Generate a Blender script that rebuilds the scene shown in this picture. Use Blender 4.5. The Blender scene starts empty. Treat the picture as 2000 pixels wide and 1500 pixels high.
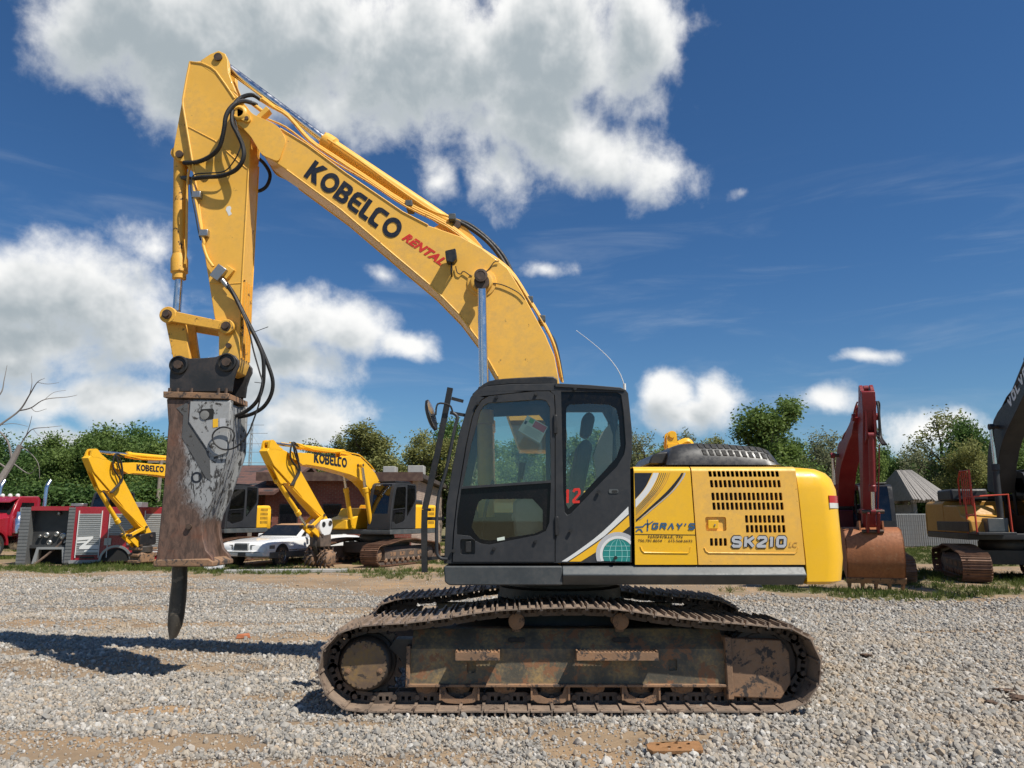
import bpy, bmesh, math, random
import numpy as np
from mathutils import Vector, Matrix, noise
from mathutils.geometry import tessellate_polygon
R = math.radians
SC = bpy.context.scene
COL = SC.collection
random.seed(7); np.random.seed(7)

# ------------------------------------------------------------------ camera
F = 1444.0                       # focal length in pixels of the 2000 px wide photograph
CAMZ = 1.72
PITCH = math.atan(260 / F)
cam = bpy.data.cameras.new('camera'); cam_o = bpy.data.objects.new('camera', cam); COL.objects.link(cam_o)
cam.sensor_width = 36.0; cam.lens = F / 2000 * 36; cam.clip_start = 0.1; cam.clip_end = 3000
cam_o.location = (0, 0, CAMZ); cam_o.rotation_euler = (math.pi / 2 + PITCH, 0, 0)
SC.camera = cam_o

# ------------------------------------------------------------------ light
SUN_D = Vector((-0.53, 0.42, -1.0)).normalized()      # direction the light travels
SUN_EL = math.asin(-SUN_D.z)
SUN_AZ = math.atan2(-SUN_D.x, -SUN_D.y)               # from +Y towards +X
sun = bpy.data.lights.new('sun', 'SUN'); sun.energy = 4.8; sun.angle = R(0.55); sun.color = (1.0, 0.95, 0.86)
sun_o = bpy.data.objects.new('sun', sun); COL.objects.link(sun_o)
sun_o.rotation_euler = SUN_D.to_track_quat('-Z', 'Y').to_euler(); sun_o.location = (20, -20, 40)
SC.view_settings.view_transform = 'Standard'; SC.view_settings.look = 'None'
SC.view_settings.gamma = 1.0; SC.view_settings.use_curve_mapping = False
SC.view_settings.exposure = 0.32

# ------------------------------------------------------------------ node helpers
def N(nt, typ, ins=None, **props):
    n = nt.nodes.new(typ)
    for k, v in props.items(): setattr(n, k, v)
    for k, v in (ins or {}).items():
        s = n.inputs[k]
        if isinstance(v, bpy.types.NodeSocket): nt.links.new(v, s)
        else: s.default_value = v
    return n
def MATH(nt, op, a, b=None, c=None, clamp=False):
    ins = {0: a}
    if b is not None: ins[1] = b
    if c is not None: ins[2] = c
    return N(nt, 'ShaderNodeMath', ins, operation=op, use_clamp=clamp).outputs[0]
def MIXC(nt, fac, a, b, blend='MIX'):
    def c4(v): return v if isinstance(v, bpy.types.NodeSocket) else (v[0], v[1], v[2], 1.0)
    n = N(nt, 'ShaderNodeMix', data_type='RGBA', blend_type=blend)
    for i, v in ((0, fac), (6, c4(a)), (7, c4(b))):
        if isinstance(v, bpy.types.NodeSocket): nt.links.new(v, n.inputs[i])
        else: n.inputs[i].default_value = v
    return n.outputs[2]
def SSTEP(nt, v, lo, hi, a=0.0, b=1.0):
    return N(nt, 'ShaderNodeMapRange', {0: v, 1: lo, 2: hi, 3: a, 4: b}, interpolation_type='SMOOTHSTEP').outputs[0]
def NOISE(nt, vec, scale, detail=4, rough=0.55, dist=0.0, out=0):
    return N(nt, 'ShaderNodeTexNoise', {'Vector': vec, 'Scale': scale, 'Detail': detail, 'Roughness': rough, 'Distortion': dist}).outputs[out]
def newmat(name):
    m = bpy.data.materials.new(name); m.use_nodes = True
    nt = m.node_tree; nt.nodes.clear()
    out = nt.nodes.new('ShaderNodeOutputMaterial')
    return m, nt, out

# ------------------------------------------------------------------ sky with clouds
def px_dir(px, py):
    dx = (px - 1000) / F; dy = (750 - py) / F
    d = Vector((dx, math.cos(PITCH) - dy * math.sin(PITCH), math.sin(PITCH) + dy * math.cos(PITCH))).normalized()
    return math.atan2(d.x, d.y), math.asin(d.z)
# cumulus seen from the yard: centre and half size in photograph pixels, strength
CLOUDS = [(190,70,130,95,.85),(330,50,230,120,1.0),(400,170,150,110,.95),(560,70,300,150,1.0),(820,110,330,150,1.0),(1080,90,270,150,1.0),
 (1240,70,110,130,.95),(1050,230,190,130,.95),(1160,300,150,80,.9),(990,330,90,80,.75),(1290,335,80,60,.7),(640,210,140,90,.55),(850,340,50,50,.5),
 (40,560,190,110,1.0),(180,575,150,95,1.0),(240,650,120,80,.9),(40,670,170,80,.9),(290,480,70,45,.5),(230,775,110,55,.8),(90,780,140,40,.6),
 (590,630,100,85,1.0),(690,640,95,65,1.0),(775,672,75,38,.85),(570,710,140,70,.85),(570,820,130,65,.9),(640,835,55,45,.85),(500,770,110,60,.7),
 (1305,765,70,62,1.0),(1400,778,58,46,.95),(1345,800,105,48,.9),(1625,785,62,34,.75),(1830,850,110,45,.65),(1070,522,60,24,.5),(1430,375,34,12,.25),
 (1690,705,60,16,.45),(760,535,45,20,.45),(160,860,160,30,.6)]
def build_world():
    w = bpy.data.worlds.new('World'); SC.world = w; w.use_nodes = True
    nt = w.node_tree; nt.nodes.clear()
    blobs = []
    for (px, py, rx, ry, s) in CLOUDS:
        a, e = px_dir(px, py); blobs.append((a, e, rx / F * 0.95, ry / F * 0.95, s))
    rnd = random.Random(5)                       # the same kind of sky goes on all round
    for k in range(7):
        a = rnd.uniform(1.05, 2 * math.pi - 1.05); a = a if a < math.pi else a - 2 * math.pi
        e = rnd.uniform(0.1, 0.9)
        for j in range(2):
            blobs.append((a + rnd.uniform(-.12, .12), e + rnd.uniform(-.05, .05), rnd.uniform(.1, .2), rnd.uniform(.05, .1), rnd.uniform(.8, 1)))
    def density_group(nm, fine):
        """(azimuth, elevation) -> cloud density"""
        g = bpy.data.node_groups.new(nm, 'ShaderNodeTree')
        g.interface.new_socket('p', in_out='INPUT', socket_type='NodeSocketVector')
        g.interface.new_socket('d', in_out='OUTPUT', socket_type='NodeSocketFloat')
        gi = g.nodes.new('NodeGroupInput'); go = g.nodes.new('NodeGroupOutput'); p = gi.outputs[0]
        nv = NOISE(g, p, 8.0, 2, 0.5, 0.0, 1)        # warp
        off = N(g, 'ShaderNodeVectorMath', {0: nv, 1: (0.5, 0.5, 0.5)}, operation='SUBTRACT').outputs[0]
        wp = N(g, 'ShaderNodeVectorMath', {0: off, 1: (0.09, 0.06, 0), 2: p}, operation='MULTIPLY_ADD').outputs[0]
        acc = None
        for (a, e, rx, ry, s) in blobs:
            q = N(g, 'ShaderNodeVectorMath', {0: wp, 1: (1 / rx, 1 / ry, 0), 2: (-a / rx, -e / ry, 0)}, operation='MULTIPLY_ADD').outputs[0]
            l = N(g, 'ShaderNodeVectorMath', {0: q}, operation='LENGTH').outputs['Value']
            v = MATH(g, 'MULTIPLY_ADD', l, -s * 0.8, s)
            acc = v if acc is None else (MATH(g, 'SMOOTH_MAX', acc, v, 0.12) if fine else MATH(g, 'MAXIMUM', acc, v))
        acc = MATH(g, 'MAXIMUM', acc, -0.6)
        n1 = NOISE(g, p, 12.0, 8 if fine else 4, 0.61, 0.15)
        dens = MATH(g, 'MULTIPLY_ADD', MATH(g, 'SUBTRACT', n1, 0.5), 1.35, acc)
        g.links.new(dens, go.inputs[0]); return g
    g_fine = density_group('cloud_density', True); g_coarse = density_group('cloud_shade', False)
    tc = nt.nodes.new('ShaderNodeTexCoord')
    sx = N(nt, 'ShaderNodeSeparateXYZ', {0: tc.outputs['Generated']})
    az = MATH(nt, 'ARCTAN2', sx.outputs[0], sx.outputs[1]); el = MATH(nt, 'ARCSINE', sx.outputs[2])
    p = N(nt, 'ShaderNodeCombineXYZ', {0: az, 1: el}).outputs[0]
    def dens_at(o, g):
        v = p if o is None else N(nt, 'ShaderNodeVectorMath', {0: p, 1: o}, operation='ADD').outputs[0]
        gn = nt.nodes.new('ShaderNodeGroup'); gn.node_tree = g; nt.links.new(v, gn.inputs[0]); return gn.outputs[0]
    d0 = dens_at(None, g_fine); d1 = dens_at((0.012, 0.040, 0), g_coarse)
    alpha = SSTEP(nt, d0, 0.03, 0.60)
    low = SSTEP(nt, el, -0.01, 0.04)
    alpha = MATH(nt, 'MULTIPLY', alpha, low)
    shade = MATH(nt, 'MULTIPLY', SSTEP(nt, d1, -0.05, 0.85), SSTEP(nt, d0, 0.1, 0.8, 0.4, 1.0))
    ccol = MIXC(nt, shade, (0.94, 0.94, 0.93), (0.37, 0.425, 0.46))
    # thin high streaks
    pst = N(nt, 'ShaderNodeVectorMath', {0: p, 1: (2.2, 14.0, 1)}, operation='MULTIPLY').outputs[0]
    st = SSTEP(nt, NOISE(nt, pst, 1.6, 6, 0.6, 0.6), 0.48, 0.85, 0.0, 0.30)
    st = MATH(nt, 'MULTIPLY', st, MATH(nt, 'MULTIPLY', SSTEP(nt, el, 0.02, 0.12), SSTEP(nt, el, 0.30, 0.5, 1.0, 0.0)))
    sky = N(nt, 'ShaderNodeTexSky', sky_type='NISHITA', sun_disc=False, sun_elevation=SUN_EL, sun_rotation=SUN_AZ,
            air_density=1.0, dust_density=0.1, ozone_density=1.5, altitude=200)
    deep = MIXC(nt, 1.0, sky.outputs[0], MIXC(nt, SSTEP(nt, el, 0.0, 0.38), (0.66, 0.94, 1.14), (0.48, 0.84, 1.19)), 'MULTIPLY')       # a phone camera's deep blue
    bsky = N(nt, 'ShaderNodeBackground', {0: deep, 1: SKY_STRENGTH})
    bst = N(nt, 'ShaderNodeBackground', {0: (0.62, 0.70, 0.80, 1), 1: 0.7})
    m0 = N(nt, 'ShaderNodeMixShader', {0: st, 1: bsky.outputs[0], 2: bst.outputs[0]})
    bcl = N(nt, 'ShaderNodeBackground', {0: ccol, 1: CLOUD_STRENGTH})
    m1 = N(nt, 'ShaderNodeMixShader', {0: alpha, 1: m0.outputs[0], 2: bcl.outputs[0]})
    nt.links.new(m1.outputs[0], nt.nodes.new('ShaderNodeOutputWorld').inputs[0])
    w.cycles.sampling_method = 'MANUAL'; w.cycles.sample_map_resolution = 512
SKY_STRENGTH = 0.06; CLOUD_STRENGTH = 0.85
build_world()

# ------------------------------------------------------------------ measuring: photograph pixel at depth Y -> X, Z
def U(px, py, Y):
    dx = (px - 1000) / F; dy = (750 - py) / F
    ry = math.cos(PITCH) - dy * math.sin(PITCH); rz = math.sin(PITCH) + dy * math.cos(PITCH)
    t = Y / ry
    return (dx * t, CAMZ + rz * t)

# ------------------------------------------------------------------ mesh helpers
class MB:
    def __init__(s): s.v = []; s.f = []
    def add(s, vs, fs):
        o = len(s.v); s.v += [tuple(v) for v in vs]; s.f += [tuple(i + o for i in f) for f in fs]; return s
    def box(s, x0, x1, y0, y1, z0, z1):
        vs = [(x, y, z) for x in (x0, x1) for y in (y0, y1) for z in (z0, z1)]
        return s.add(vs, [(0,1,3,2),(4,6,7,5),(0,4,5,1),(2,3,7,6),(0,2,6,4),(1,5,7,3)])
    def prism(s, pts, y0, y1, holes=(), ax='y', inset=0.0):
        """closed outline pts (u,v) extruded along an axis: 'y' -> (u,y,v); 'x' -> (x,u,v); 'z' -> (u,v,z)"""
        if len(holes) > 4: return s.prism_fill(pts, y0, y1, holes, ax)
        loops = [list(pts)] + [list(h) for h in holes]
        flat = [p for l in loops for p in l]
        tris = tessellate_polygon([[Vector((p[0], p[1], 0)) for p in l] for l in loops])
        def mk(p, t):
            return (p[0], t, p[1]) if ax == 'y' else ((t, p[0], p[1]) if ax == 'x' else (p[0], p[1], t))
        n = len(flat)
        vs = [mk(p, y0) for p in flat] + [mk(p, y1) for p in flat]
        if len(loops) == 1:
            fs = [tuple(range(n)), tuple(range(2 * n - 1, n - 1, -1))]
        else:
            fs = [tuple(t) for t in tris] + [tuple(i + n for i in reversed(t)) for t in tris]
        o = 0
        for l in loops:
            m = len(l)
            for i in range(m):
                a, b = o + i, o + (i + 1) % m
                fs.append((a, b, b + n, a + n))
            o += m
        return s.add(vs, fs)
    def prism_fill(s, pts, y0, y1, holes, ax):
        cu = bpy.data.curves.new('c', 'CURVE'); cu.dimensions = '2D'; cu.fill_mode = 'BOTH'; cu.extrude = (y1-y0)/2
        for l in [pts] + list(holes):
            sp = cu.splines.new('POLY'); sp.points.add(len(l)-1); sp.use_cyclic_u = True
            for q, c in zip(sp.points, l): q.co = (c[0], c[1], 0, 1)
        o = bpy.data.objects.new('c', cu); COL.objects.link(o)
        me = bpy.data.meshes.new_from_object(o.evaluated_get(bpy.context.evaluated_depsgraph_get()))
        bm = bmesh.new(); bm.from_mesh(me); bmesh.ops.remove_doubles(bm, verts=bm.verts, dist=1e-5); bm.verts.index_update()
        ym = (y0+y1)/2
        mk = lambda v: (v.x, ym+v.z, v.y) if ax == 'y' else ((ym+v.z, v.x, v.y) if ax == 'x' else (v.x, v.y, ym+v.z))
        vs = [mk(v.co) for v in bm.verts]; fs = [tuple(v.index for v in f.verts) for f in bm.faces]
        bm.free(); bpy.data.objects.remove(o); bpy.data.curves.remove(cu); bpy.data.meshes.remove(me)
        return s.add(vs, fs)
    def loft(s, rings, closed=True, caps=True):
        n = len(rings[0]); vs = [p for r in rings for p in r]; fs = []
        for k in range(len(rings) - 1):
            for i in range(n if closed else n - 1):
                j = (i + 1) % n
                fs.append((k*n+i, k*n+j, (k+1)*n+j, (k+1)*n+i))
        if caps and closed:
            fs.append(tuple(range(n - 1, -1, -1))); fs.append(tuple(range((len(rings)-1)*n, len(rings)*n)))
        return s.add(vs, fs)
    def cyl(s, p0, p1, r, n=16, r2=None):
        p0 = Vector(p0); p1 = Vector(p1); r2 = r if r2 is None else r2
        d = (p1 - p0).normalized(); a = d.orthogonal().normalized(); b = d.cross(a)
        rg = []
        for p, rr in ((p0, r), (p1, r2)):
            rg.append([p + (a * math.cos(2*math.pi*i/n) + b * math.sin(2*math.pi*i/n)) * rr for i in range(n)])
        return s.loft(rg)
    def lathe(s, c, axis, prof, n=24):
        """prof: list of (radius, offset along axis)"""
        c = Vector(c); d = Vector(axis).normalized(); a = d.orthogonal().normalized(); b = d.cross(a)
        return s.loft([[c + d*h + (a*math.cos(2*math.pi*i/n) + b*math.sin(2*math.pi*i/n))*max(r, 1e-4) for i in range(n)] for r, h in prof])
    def tube(s, path, r, n=8, smooth=True, step=5):
        P = [Vector(p) for p in path]
        if smooth and len(P) > 2: P = catmull(P, step)
        rg = []; a = None
        for i, p in enumerate(P):
            d = (P[min(i+1, len(P)-1)] - P[max(i-1, 0)]).normalized()
            if a is None: a = d.orthogonal().normalized()
            a = (a - d * a.dot(d))
            a = a.normalized() if a.length > 1e-6 else d.orthogonal().normalized()
            b = d.cross(a)
            rr = r if not isinstance(r, (list, tuple)) else r[0] + (r[1]-r[0]) * i/(len(P)-1)
            rg.append([p + (a*math.cos(2*math.pi*k/n) + b*math.sin(2*math.pi*k/n))*rr for k in range(n)])
        return s.loft(rg)
    def bar(s, p0, p1, w, h, up=(0,1,0)):
        p0 = Vector(p0); p1 = Vector(p1); d = (p1-p0).normalized(); u = Vector(up)
        u = (u - d*u.dot(d)).normalized(); q = d.cross(u)
        rg = [[p + u*w/2*i + q*h/2*j for i, j in ((1,1),(-1,1),(-1,-1),(1,-1))] for p in (p0, p1)]
        return s.loft(rg)
    def xform(s, m): s.v = [tuple(m @ Vector(v)) for v in s.v]; return s
    def mesh(s, name, mat, smooth=38):
        me = bpy.data.meshes.new(name); me.from_pydata(s.v, [], s.f)
        bm = bmesh.new(); bm.from_mesh(me); bmesh.ops.recalc_face_normals(bm, faces=bm.faces); bm.to_mesh(me); bm.free()
        if mat: me.materials.append(mat)
        if smooth:
            me.shade_smooth(); me.set_sharp_from_angle(angle=R(smooth))
        return me
    def build(s, name, mat, parent=None, bevel=0.0, smooth=38, seg=2):
        o = bpy.data.objects.new(name, s.mesh(name, mat, smooth)); COL.objects.link(o)
        if parent: o.parent = parent
        if bevel:
            b = o.modifiers.new('bevel', 'BEVEL'); b.width = bevel; b.segments = seg; b.limit_method = 'ANGLE'; b.angle_limit = R(40)
            b.harden_normals = False
        return o
def catmull(P, step=5, closed=False):
    P = [Vector(p) for p in P]; out = []; n = len(P)
    for i in range(n if closed else n - 1):
        if closed: p0, p1, p2, p3 = P[(i-1) % n], P[i], P[(i+1) % n], P[(i+2) % n]
        else: p0, p1, p2, p3 = P[max(i-1, 0)], P[i], P[i+1], P[min(i+2, n-1)]
        for k in range(step):
            t = k / step
            out.append(0.5*((2*p1) + (p2-p0)*t + (2*p0-5*p1+4*p2-p3)*t*t + (3*p1-p0-3*p2+p3)*t**3))
    if not closed: out.append(P[-1])
    return out
def sm2(pts, step=4, closed=False):
    return [(p.x, p.y) for p in catmull([Vector((a, b, 0)) for a, b in pts], step, closed)]
def rrect(x0, x1, z0, z1, r, n=4):
    out = []
    for cx, cz, a0 in ((x1-r, z1-r, 0), (x0+r, z1-r, 90), (x0+r, z0+r, 180), (x1-r, z0+r, 270)):
        for k in range(n+1):
            a = R(a0 + 90*k/n); out.append((cx + r*math.cos(a), cz + r*math.sin(a)))
    return out
def circ(cx, cz, r, n=24, a0=0, a1=360):
    k = n if a1 - a0 >= 360 else n + 1
    return [(cx + r*math.cos(R(a0 + (a1-a0)*i/n)), cz + r*math.sin(R(a0 + (a1-a0)*i/n))) for i in range(k)]
def roundpoly(pts, r, n=3):
    """rounded corners on a polygon"""
    out = []; m = len(pts)
    for i in range(m):
        p = Vector(pts[i]); a = Vector(pts[i-1]); b = Vector(pts[(i+1) % m])
        da = a-p; db = b-p; rr = min(r, da.length*0.45, db.length*0.45)
        q0 = p + da.normalized()*rr; q1 = p + db.normalized()*rr
        for k in range(n+1):
            t = k/n; q = q0*(1-t)**2 + p*2*t*(1-t) + q1*t*t; out.append((q.x, q.y))
    return out
def empty(name, loc, rz=0.0):
    o = bpy.data.objects.new(name, None); COL.objects.link(o); o.location = loc; o.rotation_euler = (0, 0, rz); o.empty_display_size = 0.2
    return o
def tag(o, label, cat, group=None, kind=None):
    if label: o['label'] = label
    if cat: o['category'] = cat
    if group: o['group'] = group
    if kind: o['kind'] = kind
    return o
def copy_tree(o, parent=None):
    c = o.copy(); COL.objects.link(c)
    if parent: c.parent = parent
    for ch in list(o.children): copy_tree(ch, c)
    return c
def text_mb(body, shear=0.0, bold=0.0, depth=0.0, spacing=1.0):
    """text outlined as a mesh in its own x/y plane, height of capitals = 1"""
    cu = bpy.data.curves.new('t', 'FONT'); cu.body = body; cu.size = 1.0; cu.shear = shear; cu.offset = bold; cu.extrude = depth
    cu.space_character = spacing; cu.resolution_u = 3; cu.fill_mode = 'FRONT'
    o = bpy.data.objects.new('t', cu); COL.objects.link(o)
    dg = bpy.context.evaluated_depsgraph_get(); me = bpy.data.meshes.new_from_object(o.evaluated_get(dg))
    vs = [tuple(v.co) for v in me.vertices]; fs = [tuple(p.vertices) for p in me.polygons]
    bpy.data.objects.remove(o); bpy.data.curves.remove(cu); bpy.data.meshes.remove(me)
    xs = [v[0] for v in vs]; ys = [v[1] for v in vs]
    return vs, fs, (min(xs), max(xs), min(ys), max(ys))
def text_on(name, body, mat, parent, o, u, v, thick=0.003, shear=0.0, bold=0.0, spacing=1.0):
    """letters fitted between o (bottom left), o+u (bottom right) and o+v (top left), a few mm thick"""
    vs, fs, (x0, x1, y0, y1) = text_mb(body, shear, bold, 0.0, spacing)
    o = Vector(o); u = Vector(u); v = Vector(v); nrm = u.cross(v).normalized()
    mb = MB()
    top = [o + u*((p[0]-x0)/(x1-x0)) + v*((p[1]-y0)/(y1-y0)) + nrm*thick for p in vs]
    mb.add(top, fs)
    ob = mb.build(name, mat, parent, smooth=0)
    return ob
# ------------------------------------------------------------------ materials
def principled(nt, out, **kw):
    b = nt.nodes.new('ShaderNodeBsdfPrincipled')
    for k, v in kw.items():
        k = k.replace('_', ' ')
        s = b.inputs[k]
        if isinstance(v, bpy.types.NodeSocket): nt.links.new(v, s)
        else: s.default_value = (v[0], v[1], v[2], 1) if isinstance(v, tuple) and len(v) == 3 else v
    nt.links.new(b.outputs[0], out.inputs[0]); return b
def paint(name, col, rough=0.45, var=0.10, dirt=(0.22, 0.17, 0.11), dirt_amt=0.25, scale=2.5, chips=None, chip_amt=0.0, metal=0.0, bump=0.0, coat=0.0, streak=False, chip_scale=9.0, spec=0.5):
    m, nt, out = newmat(name)
    pos = nt.nodes.new('ShaderNodeNewGeometry').outputs['Position']
    vec = pos
    if streak: vec = N(nt, 'ShaderNodeVectorMath', {0: pos, 1: (3.0, 3.0, 0.5)}, operation='MULTIPLY').outputs[0]
    n1 = NOISE(nt, vec, scale, 6, 0.6); n2 = NOISE(nt, pos, scale * 11, 5, 0.65)
    a = tuple(c * (1 - var) for c in col); b = tuple(min(1, c * (1 + var)) for c in col)
    c = MIXC(nt, SSTEP(nt, n1, 0.3, 0.7), a, b)
    df = MATH(nt, 'MULTIPLY', SSTEP(nt, MATH(nt, 'ADD', MATH(nt, 'MULTIPLY', n1, 0.6), MATH(nt, 'MULTIPLY', n2, 0.4)), 0.42, 0.72), dirt_amt)
    c = MIXC(nt, df, c, dirt)
    rg = SSTEP(nt, n2, 0.3, 0.75, max(0.05, rough - 0.08), min(1, rough + 0.15))
    if chips:
        n3 = NOISE(nt, pos, chip_scale, 9, 0.72, 0.4)
        cf = SSTEP(nt, n3, 1 - chip_amt - 0.025, 1 - chip_amt + 0.025)
        c = MIXC(nt, cf, c, chips); rg = MIXC(nt, cf, (0,)*3, (1,)*3) if False else MATH(nt, 'MAXIMUM', rg, MATH(nt, 'MULTIPLY', cf, 0.8))
    kw = dict(Base_Color=c, Roughness=rg, Metallic=metal, Coat_Weight=coat, Specular_IOR_Level=spec)
    if bump:
        bp = N(nt, 'ShaderNodeBump', {'Strength': bump, 'Distance': 0.01, 'Height': n2}); kw['Normal'] = bp.outputs[0]
    principled(nt, out, **kw); return m
def plain(name, col, rough=0.5, metal=0.0, emit=None):
    return paint(name, col, rough, 0.05, dirt_amt=0.06, metal=metal)
def glass_mat(name, tint=(0.55, 0.62, 0.58), gloss=0.06, rough=0.0):
    m, nt, out = newmat(name)
    fr = N(nt, 'ShaderNodeFresnel', {'IOR': 1.5}).outputs[0]
    tr = N(nt, 'ShaderNodeBsdfTransparent', {0: (*tint, 1)}); gl = N(nt, 'ShaderNodeBsdfGlossy', {0: (1, 1, 1, 1), 'Roughness': 0.02})
    pos = nt.nodes.new('ShaderNodeNewGeometry').outputs['Position']
    du = SSTEP(nt, NOISE(nt, pos, 6, 5, 0.6), 0.35, 0.8, 0.004, 0.022)
    df = N(nt, 'ShaderNodeBsdfDiffuse', {0: (0.45, 0.42, 0.36, 1)})
    m0 = N(nt, 'ShaderNodeMixShader', {0: du, 1: tr.outputs[0], 2: df.outputs[0]})
    m1 = N(nt, 'ShaderNodeMixShader', {0: MATH(nt, 'MULTIPLY_ADD', fr, 0.9, gloss * 0.3), 1: m0.outputs[0], 2: gl.outputs[0]})
    nt.links.new(m1.outputs[0], out.inputs[0]); return m
def leaf_mat(name, c1, c2, trans=0.35):
    m, nt, out = newmat(name)
    pos = nt.nodes.new('ShaderNodeNewGeometry').outputs['Position']
    rnd = nt.nodes.new('ShaderNodeObjectInfo').outputs['Random']
    f = MATH(nt, 'ADD', MATH(nt, 'MULTIPLY', SSTEP(nt, NOISE(nt, pos, 0.9, 3, 0.6), 0.3, 0.7), 0.6), MATH(nt, 'MULTIPLY', NOISE(nt, pos, 9.0, 2, 0.6), 0.4))
    f = MATH(nt, 'ADD', f, MATH(nt, 'MULTIPLY_ADD', rnd, 0.5, -0.25), clamp=True)
    c = MIXC(nt, f, c1, c2)
    d = N(nt, 'ShaderNodeBsdfPrincipled', {'Base Color': c, 'Roughness': 0.6, 'Specular IOR Level': 0.25})
    t = N(nt, 'ShaderNodeBsdfTranslucent', {0: c})
    mx = N(nt, 'ShaderNodeMixShader', {0: trans, 1: d.outputs[0], 2: t.outputs[0]})
    nt.links.new(mx.outputs[0], out.inputs[0]); return m

M = {}
M['yellow'] = paint('yellow_paint', (0.87, 0.475, 0.070), 0.46, 0.11, (0.42, 0.27, 0.10), 0.55, 1.3, (0.12, 0.065, 0.03), 0.335, coat=0.1)
M['yellow_bright'] = paint('bright_yellow_paint', (0.88, 0.480, 0.016), 0.36, 0.05, (0.45, 0.27, 0.05), 0.25, 1.5, (0.05, 0.04, 0.03), 0.275, coat=0.25)
M['yellow_worn'] = paint('worn_yellow_paint', (0.80, 0.42, 0.055), 0.55, 0.1, (0.28, 0.16, 0.07), 0.45, 3, (0.05, 0.035, 0.025), 0.40, bump=0.2)
M['yellow_far'] = paint('far_yellow_paint', (0.86, 0.455, 0.014), 0.42, 0.06, (0.35, 0.22, 0.05), 0.25, 1.5, (0.07, 0.05, 0.03), 0.32)
M['cab_grey'] = paint('charcoal_paint', (0.022, 0.0235, 0.027), 0.55, 0.12, (0.10, 0.09, 0.08), 0.14, 2.0)
M['skirt_grey'] = paint('skirt_grey_paint', (0.075, 0.085, 0.088), 0.42, 0.15, (0.18, 0.15, 0.12), 0.35, 3.0, (0.25, 0.25, 0.25), 0.30)
M['black'] = paint('black_paint', (0.014, 0.014, 0.015), 0.45, 0.15, (0.10, 0.08, 0.06), 0.18, 3)
M['hood'] = paint('hood_plastic', (0.030, 0.031, 0.033), 0.38, 0.1, (0.14, 0.13, 0.11), 0.20, 2.5)
M['rubber'] = paint('hose_rubber', (0.013, 0.013, 0.014), 0.55, 0.2, (0.12, 0.10, 0.08), 0.25, 7, bump=0.15)
M['chrome'] = paint('chrome', (0.66, 0.66, 0.66), 0.22, 0.03, (0.45, 0.42, 0.40), 0.08, 1.0, metal=1.0)
M['steel'] = paint('bright_steel', (0.42, 0.41, 0.39), 0.38, 0.15, (0.18, 0.12, 0.08), 0.3, 6, metal=0.9)
M['pin_steel'] = paint('pin_steel', (0.09, 0.065, 0.05), 0.55, 0.25, (0.18, 0.09, 0.05), 0.5, 12, metal=0.4)
M['shoe'] = paint('track_shoe_steel', (0.25, 0.19, 0.145), 0.58, 0.25, (0.30, 0.20, 0.13), 0.6, 5, (0.09, 0.06, 0.045), 0.42, metal=0.15, bump=0.4)
M['shoe_far'] = paint('rusty_track_shoe', (0.16, 0.085, 0.052), 0.7, 0.25, (0.26, 0.14, 0.08), 0.6, 4, metal=0.1, bump=0.3)
M['link'] = paint('track_link_steel', (0.10, 0.076, 0.060), 0.65, 0.25, (0.16, 0.10, 0.065), 0.6, 6, bump=0.3)
M['frame'] = paint('worn_track_frame', (0.105, 0.095, 0.072), 0.62, 0.25, (0.42, 0.27, 0.10), 0.95, 3.2, (0.24, 0.12, 0.06), 0.45, bump=0.3, chip_scale=6)
M['frame_rust'] = paint('rusty_frame_steel', (0.25, 0.15, 0.088), 0.7, 0.2, (0.28, 0.13, 0.05), 0.7, 4, (0.05, 0.04, 0.035), 0.45, bump=0.3)
M['cover'] = paint('final_drive_cover', (0.15, 0.10, 0.065), 0.65, 0.2, (0.34, 0.20, 0.03), 0.6, 3, (0.06, 0.045, 0.035), 0.42, bump=0.2)
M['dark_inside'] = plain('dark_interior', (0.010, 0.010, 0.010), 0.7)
M['grease'] = paint('greasy_steel', (0.045, 0.038, 0.032), 0.5, 0.2, (0.08, 0.05, 0.03), 0.4, 6)
M['glass'] = glass_mat('cab_glass', (0.90, 0.94, 0.90))
M['glass_dark'] = glass_mat('tinted_glass', (0.20, 0.24, 0.24))
M['frit'] = paint('black_glass_border', (0.005, 0.0055, 0.008), 0.2, .05, dirt_amt=.04, spec=.25)
M['car_glass'] = paint('dark_car_glass', (0.008, 0.009, 0.010), 0.1, .05, dirt_amt=.08, spec=.3)
M['mirror'] = paint('mirror_glass', (0.75, 0.78, 0.8), 0.04, 0.01, dirt_amt=0.02, metal=1.0)
M['ink'] = plain('navy_black_vinyl', (0.010, 0.013, 0.022), 0.4)
M['red_vinyl'] = paint('red_vinyl', (0.62, 0.028, 0.018), 0.4, 0.05, dirt_amt=0.08, chips=(0.72, 0.40, 0.05), chip_amt=0.34)
M['white_vinyl'] = paint('white_vinyl', (0.72, 0.72, 0.70), 0.4, 0.05, dirt_amt=0.12)
M['silver_vinyl'] = paint('silver_vinyl', (0.48, 0.48, 0.49), 0.4, 0.06, dirt_amt=0.1)
M['faded_vinyl'] = plain('faded_vinyl', (0.55, 0.30, 0.06), 0.45)
M['blue_vinyl'] = plain('blue_vinyl', (0.03, 0.10, 0.20), 0.4)
M['teal'] = paint('teal_vinyl', (0.015, 0.22, 0.20), 0.35, 0.1, dirt_amt=0.08)
M['teal_line'] = plain('pale_teal_vinyl', (0.30, 0.62, 0.58), 0.4)
M['paper'] = paint('sticker_paper', (0.62, 0.68, 0.60), 0.6, 0.06, dirt_amt=0.1)
M['paper_green'] = plain('green_print', (0.10, 0.42, 0.12), 0.6)
M['paper_red'] = plain('red_print', (0.50, 0.10, 0.10), 0.6)
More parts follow.
